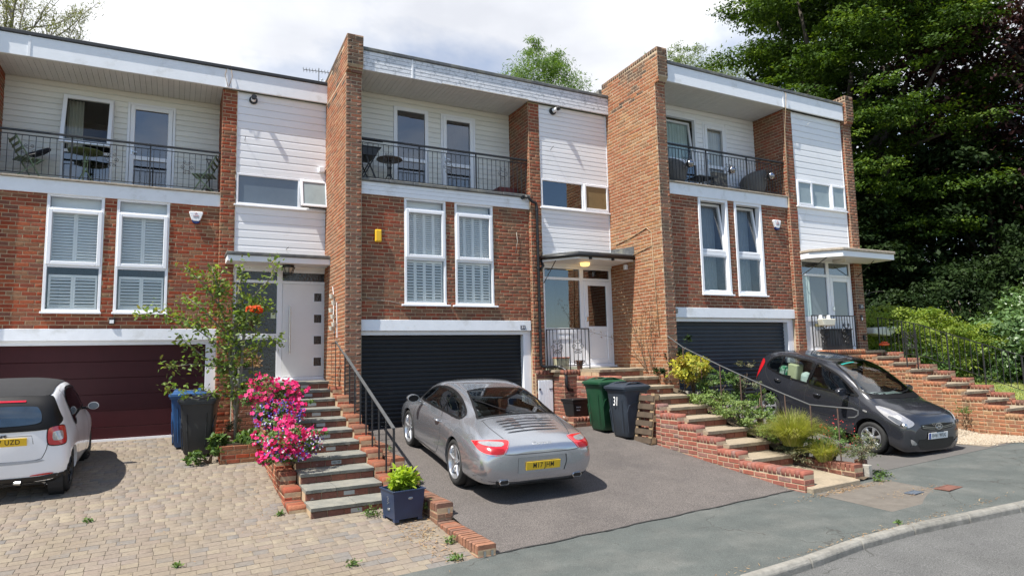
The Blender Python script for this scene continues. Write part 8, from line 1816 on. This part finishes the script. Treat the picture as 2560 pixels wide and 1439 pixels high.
# --- the planted bank beside the middle steps
shrub('golden yellow spotted shrub at the top of the planted strip', [((6.05, -2.45, 1.02), (.36, .34, .30)), ((5.80, -2.75, .98), (.30, .28, .24)), ((6.3, -2.3, 1.0), (.26, .26, .26))], 2600, .075, 'leaf_gold', base=(6.05, -2.5, .6), shell=.7)
shrub('dark ivy climbing at the corner of the second party wall', [((5.93, -1.75, 1.1), (.2, .22, .30)), ((6.28, -2.1, 1.35), (.12, .2, .5))], 900, .06, 'leaf_under', base=(5.95, -1.8, .9), nm='ivy', cat='plant')
shrub('variegated ivy trailing over the middle of the planted strip', [((5.85, -3.2, .48), (.34, .40, .16)), ((5.85, -3.8, .30), (.36, .40, .18)), ((5.9, -4.3, .12), (.32, .36, .16)), ((5.74, -4.7, -.05), (.22, .3, .12))], 6500, .042, 'leaf_ivy', base=(5.9, -3.9, .1), nm='ivy', cat='plant', shell=.6)
shrub('green leafy shrub behind the ivy on the planted strip', [((6.1, -2.95, .78), (.28, .30, .24)), ((6.15, -3.35, .66), (.26, .28, .26))], 1900, .055, 'leaf_bed', base=(6.1, -3.1, .4))
shrub('straggly rose with pale dry heads before the slate garage', [((6.35, -3.55, .82), (.30, .30, .34))], 500, .045, 'leaf_grey', base=(6.3, -3.5, .3), stems=14, stem_r=.006, shell=.2)
shrub('red-tipped shrub on the planted strip', [((6.12, -4.15, .42), (.2, .25, .26))], 800, .05, 'leaf_bed', base=(6.1, -4.1, .1), stems=8)
shrub('low green cotoneaster at the foot of the handrail', [((6.10, -5.35, -.05), (.30, .36, .28)), ((6.15, -5.7, -.12), (.28, .25, .24))], 2600, .028, 'leaf_bed', base=(6.1, -5.5, -.4), stems=14, stem_r=.006, shell=.35)
shrub('dry grey-brown shrub at the roadside end of the planted strip', [((6.28, -5.95, -.18), (.24, .22, .24))], 1700, .026, 'leaf_grey', base=(6.25, -5.9, -.5), stems=14, stem_r=.006, shell=.3)
flowers('red_berries', 'tiny red berries over the low cotoneaster', scatter_front((6.12, -5.5, -.02), (.32, .4, .30), 90), 90, .008, mat('berry_red', (.5, .03, .02)), None, label='tiny red berries over the low cotoneaster', kind='stuff')
shrub('grey-green mat of plants below the ornamental grass', [((5.86, -5.15, -.34), (.26, .45, .12)), ((6.1, -5.0, -.25), (.22, .5, .14)), ((6.15, -4.6, -.02), (.2, .35, .14))], 2600, .04, 'leaf_grey', base=(5.95, -5.1, -.45), cat='plant', nm='ground_cover_plant')
# climbing rose stems on the party wall
T = empty('climbing_plant', (5.88, -1.7, 1.0), label='dried climber with small seed heads on the second party wall', cat='plant'); mb = MB(); tips = []
for i in range(6): branches(mb, (0, random.uniform(-.1, .5), 0), (0, random.uniform(-.3, .3), 1), random.uniform(.7, 1.3), .008, 1, .18, tips, 2, .6, 0)
mb.build('stems', 'twig', T); tp = np.array([tuple(t) for t in tips]); leaves('dry_heads', 'dry', np.repeat(tp, 9, 0) + rng.normal(size=(len(tp) * 9, 3)) * .05, .035, T, 'oval')
# ornamental grass clump
def grass(label, c, n, L_, spread, m='blade', nm='ornamental_grass', cat='plant', r0=.06, w=.005):
    T = empty(nm, c, label=label, cat=cat); V = []; F = []; RR = []
    for i in range(n):
        a = random.uniform(0, 6.28); l = L_ * random.uniform(.6, 1.1); s_ = spread * random.uniform(.2, 1.1); p0 = np.array((r0 * math.cos(a) * random.random(), r0 * math.sin(a) * random.random(), 0)); d = np.array((math.cos(a), math.sin(a), 0)); sd = np.array((-math.sin(a), math.cos(a), 0)) * w; b = len(V)
        for t in (0, .35, .7, 1.0): V += [tuple(p0 + d * s_ * t ** 1.5 + np.array((0, 0, l * (t - .55 * s_ / spread * t ** 2.4))) + sd * (1 - t * .9)), tuple(p0 + d * s_ * t ** 1.5 + np.array((0, 0, l * (t - .55 * s_ / spread * t ** 2.4))) - sd * (1 - t * .9))]
        F += [(b, b + 1, b + 3, b + 2), (b + 2, b + 3, b + 5, b + 4), (b + 4, b + 5, b + 7, b + 6)]; RR += [random.random()] * 3
    link('blades', np_mesh('blades', np.array(V), np.array(F), RR), m, T); return T
grass('large yellow-green ornamental grass spilling over the concrete steps', (5.84, -5.0, -.22), 2400, .66, .60, w=.006, r0=.16)
grass('smaller ornamental grass clump nearer the road', (5.92, -5.5, -.42), 900, .46, .42, r0=.12)
# weeds along joints and wall feet
wm = 0
for (x, y, s_, lb) in ((-.95, -4.0, .13, 'weed tuft at the foot of the lowest stone step'), (-.28, -4.35, .11, 'weed growing between the blue planter and the low wall'), (-.40, -5.35, .08, 'weed against the end of the low brick wall'), (-1.55, -5.45, .06, 'green weed in the paving near the low wall end'), (-.55, -5.85, .07, 'small weed by the wall end on the paving'), (-2.0, -3.4, .05, 'weed by the cheek wall of the stone steps'), (-.15, -3.3, .10, 'weed beside the low wall near the silver coupe'), (-.05, -1.5, .12, 'leafy weed where the low wall meets the drive'), (-3.2, -4.6, .04, 'small weed in the middle of the paving'), (-4.2, -2.6, .05, 'tiny weed in the paving near the microcar'), (6.35, -6.15, .14, 'grass tuft at the broken wall end by the pavement'), (6.05, -6.3, .09, 'weed beside the broken wall end'), (4.78, -2.95, .08, 'weed at the foot of the pallet'), (11.45, -4.7, .2, 'weed growing out of the orange brick wall'), (4.3, -7.68, .03, 'tiny weed growing in the kerb joint')):
    z = (z29(x, y) if x < -.3 and y > -5.95 else z31(x, y) if x < 5 and y > -5.93 else zpav(x, y))
    if x > 11: z = -.05
    T = empty('weed', (x, y, z), label=lb, cat='weed'); P = rng.normal(size=(int(900 * s_), 3)) * np.array([s_ * .5, s_ * .45, s_ * .35]); P[:, 2] = np.abs(P[:, 2]) + .01; leaves('leaves', 'leaf_bed', P, .04, T, 'oval', up=.8)
def litter(label, c, r, n, size=.03):
    P = rng.normal(size=(n, 3)) * np.array([r[0], r[1], 0]) + np.array([c[0], c[1], 0]); P = P[(P[:, 1] < -3.0) | (P[:, 0] > -3)]
    zf = (lambda x, y: z29(x, y) if x < -.3 and y > -5.93 else (z31(x, y) if y > -5.93 and x < 4.7 else zpav(x, y)))
    P[:, 2] = [zf(a, b) + .012 for a, b in P[:, :2]]; leaves('leaf_litter', 'dry', P, size, None, 'slim', up=2.0, kind='stuff', label=label, cat='leaf litter')
litter('dry stalks and litter along the low brick wall', (-.62, -5.0), (.16, .40), 420, .05); litter('dry litter at the end of the concrete landing', (5.2, -6.35), (.45, .05), 420, .04); litter('dry grass along the kerb line', (4.2, -7.74), (1.6, .03), 260, .04); litter('sparse dead leaves over the paving', (-3.0, -4.2), (1.6, .9), 90, .035); litter('fallen petals and leaves by the stone step wall', (-2.15, -3.1), (.12, .7), 160, .03); litter('dry moss around the stopcock cover', (5.8, -6.95), (.3, .08), 140, .04)
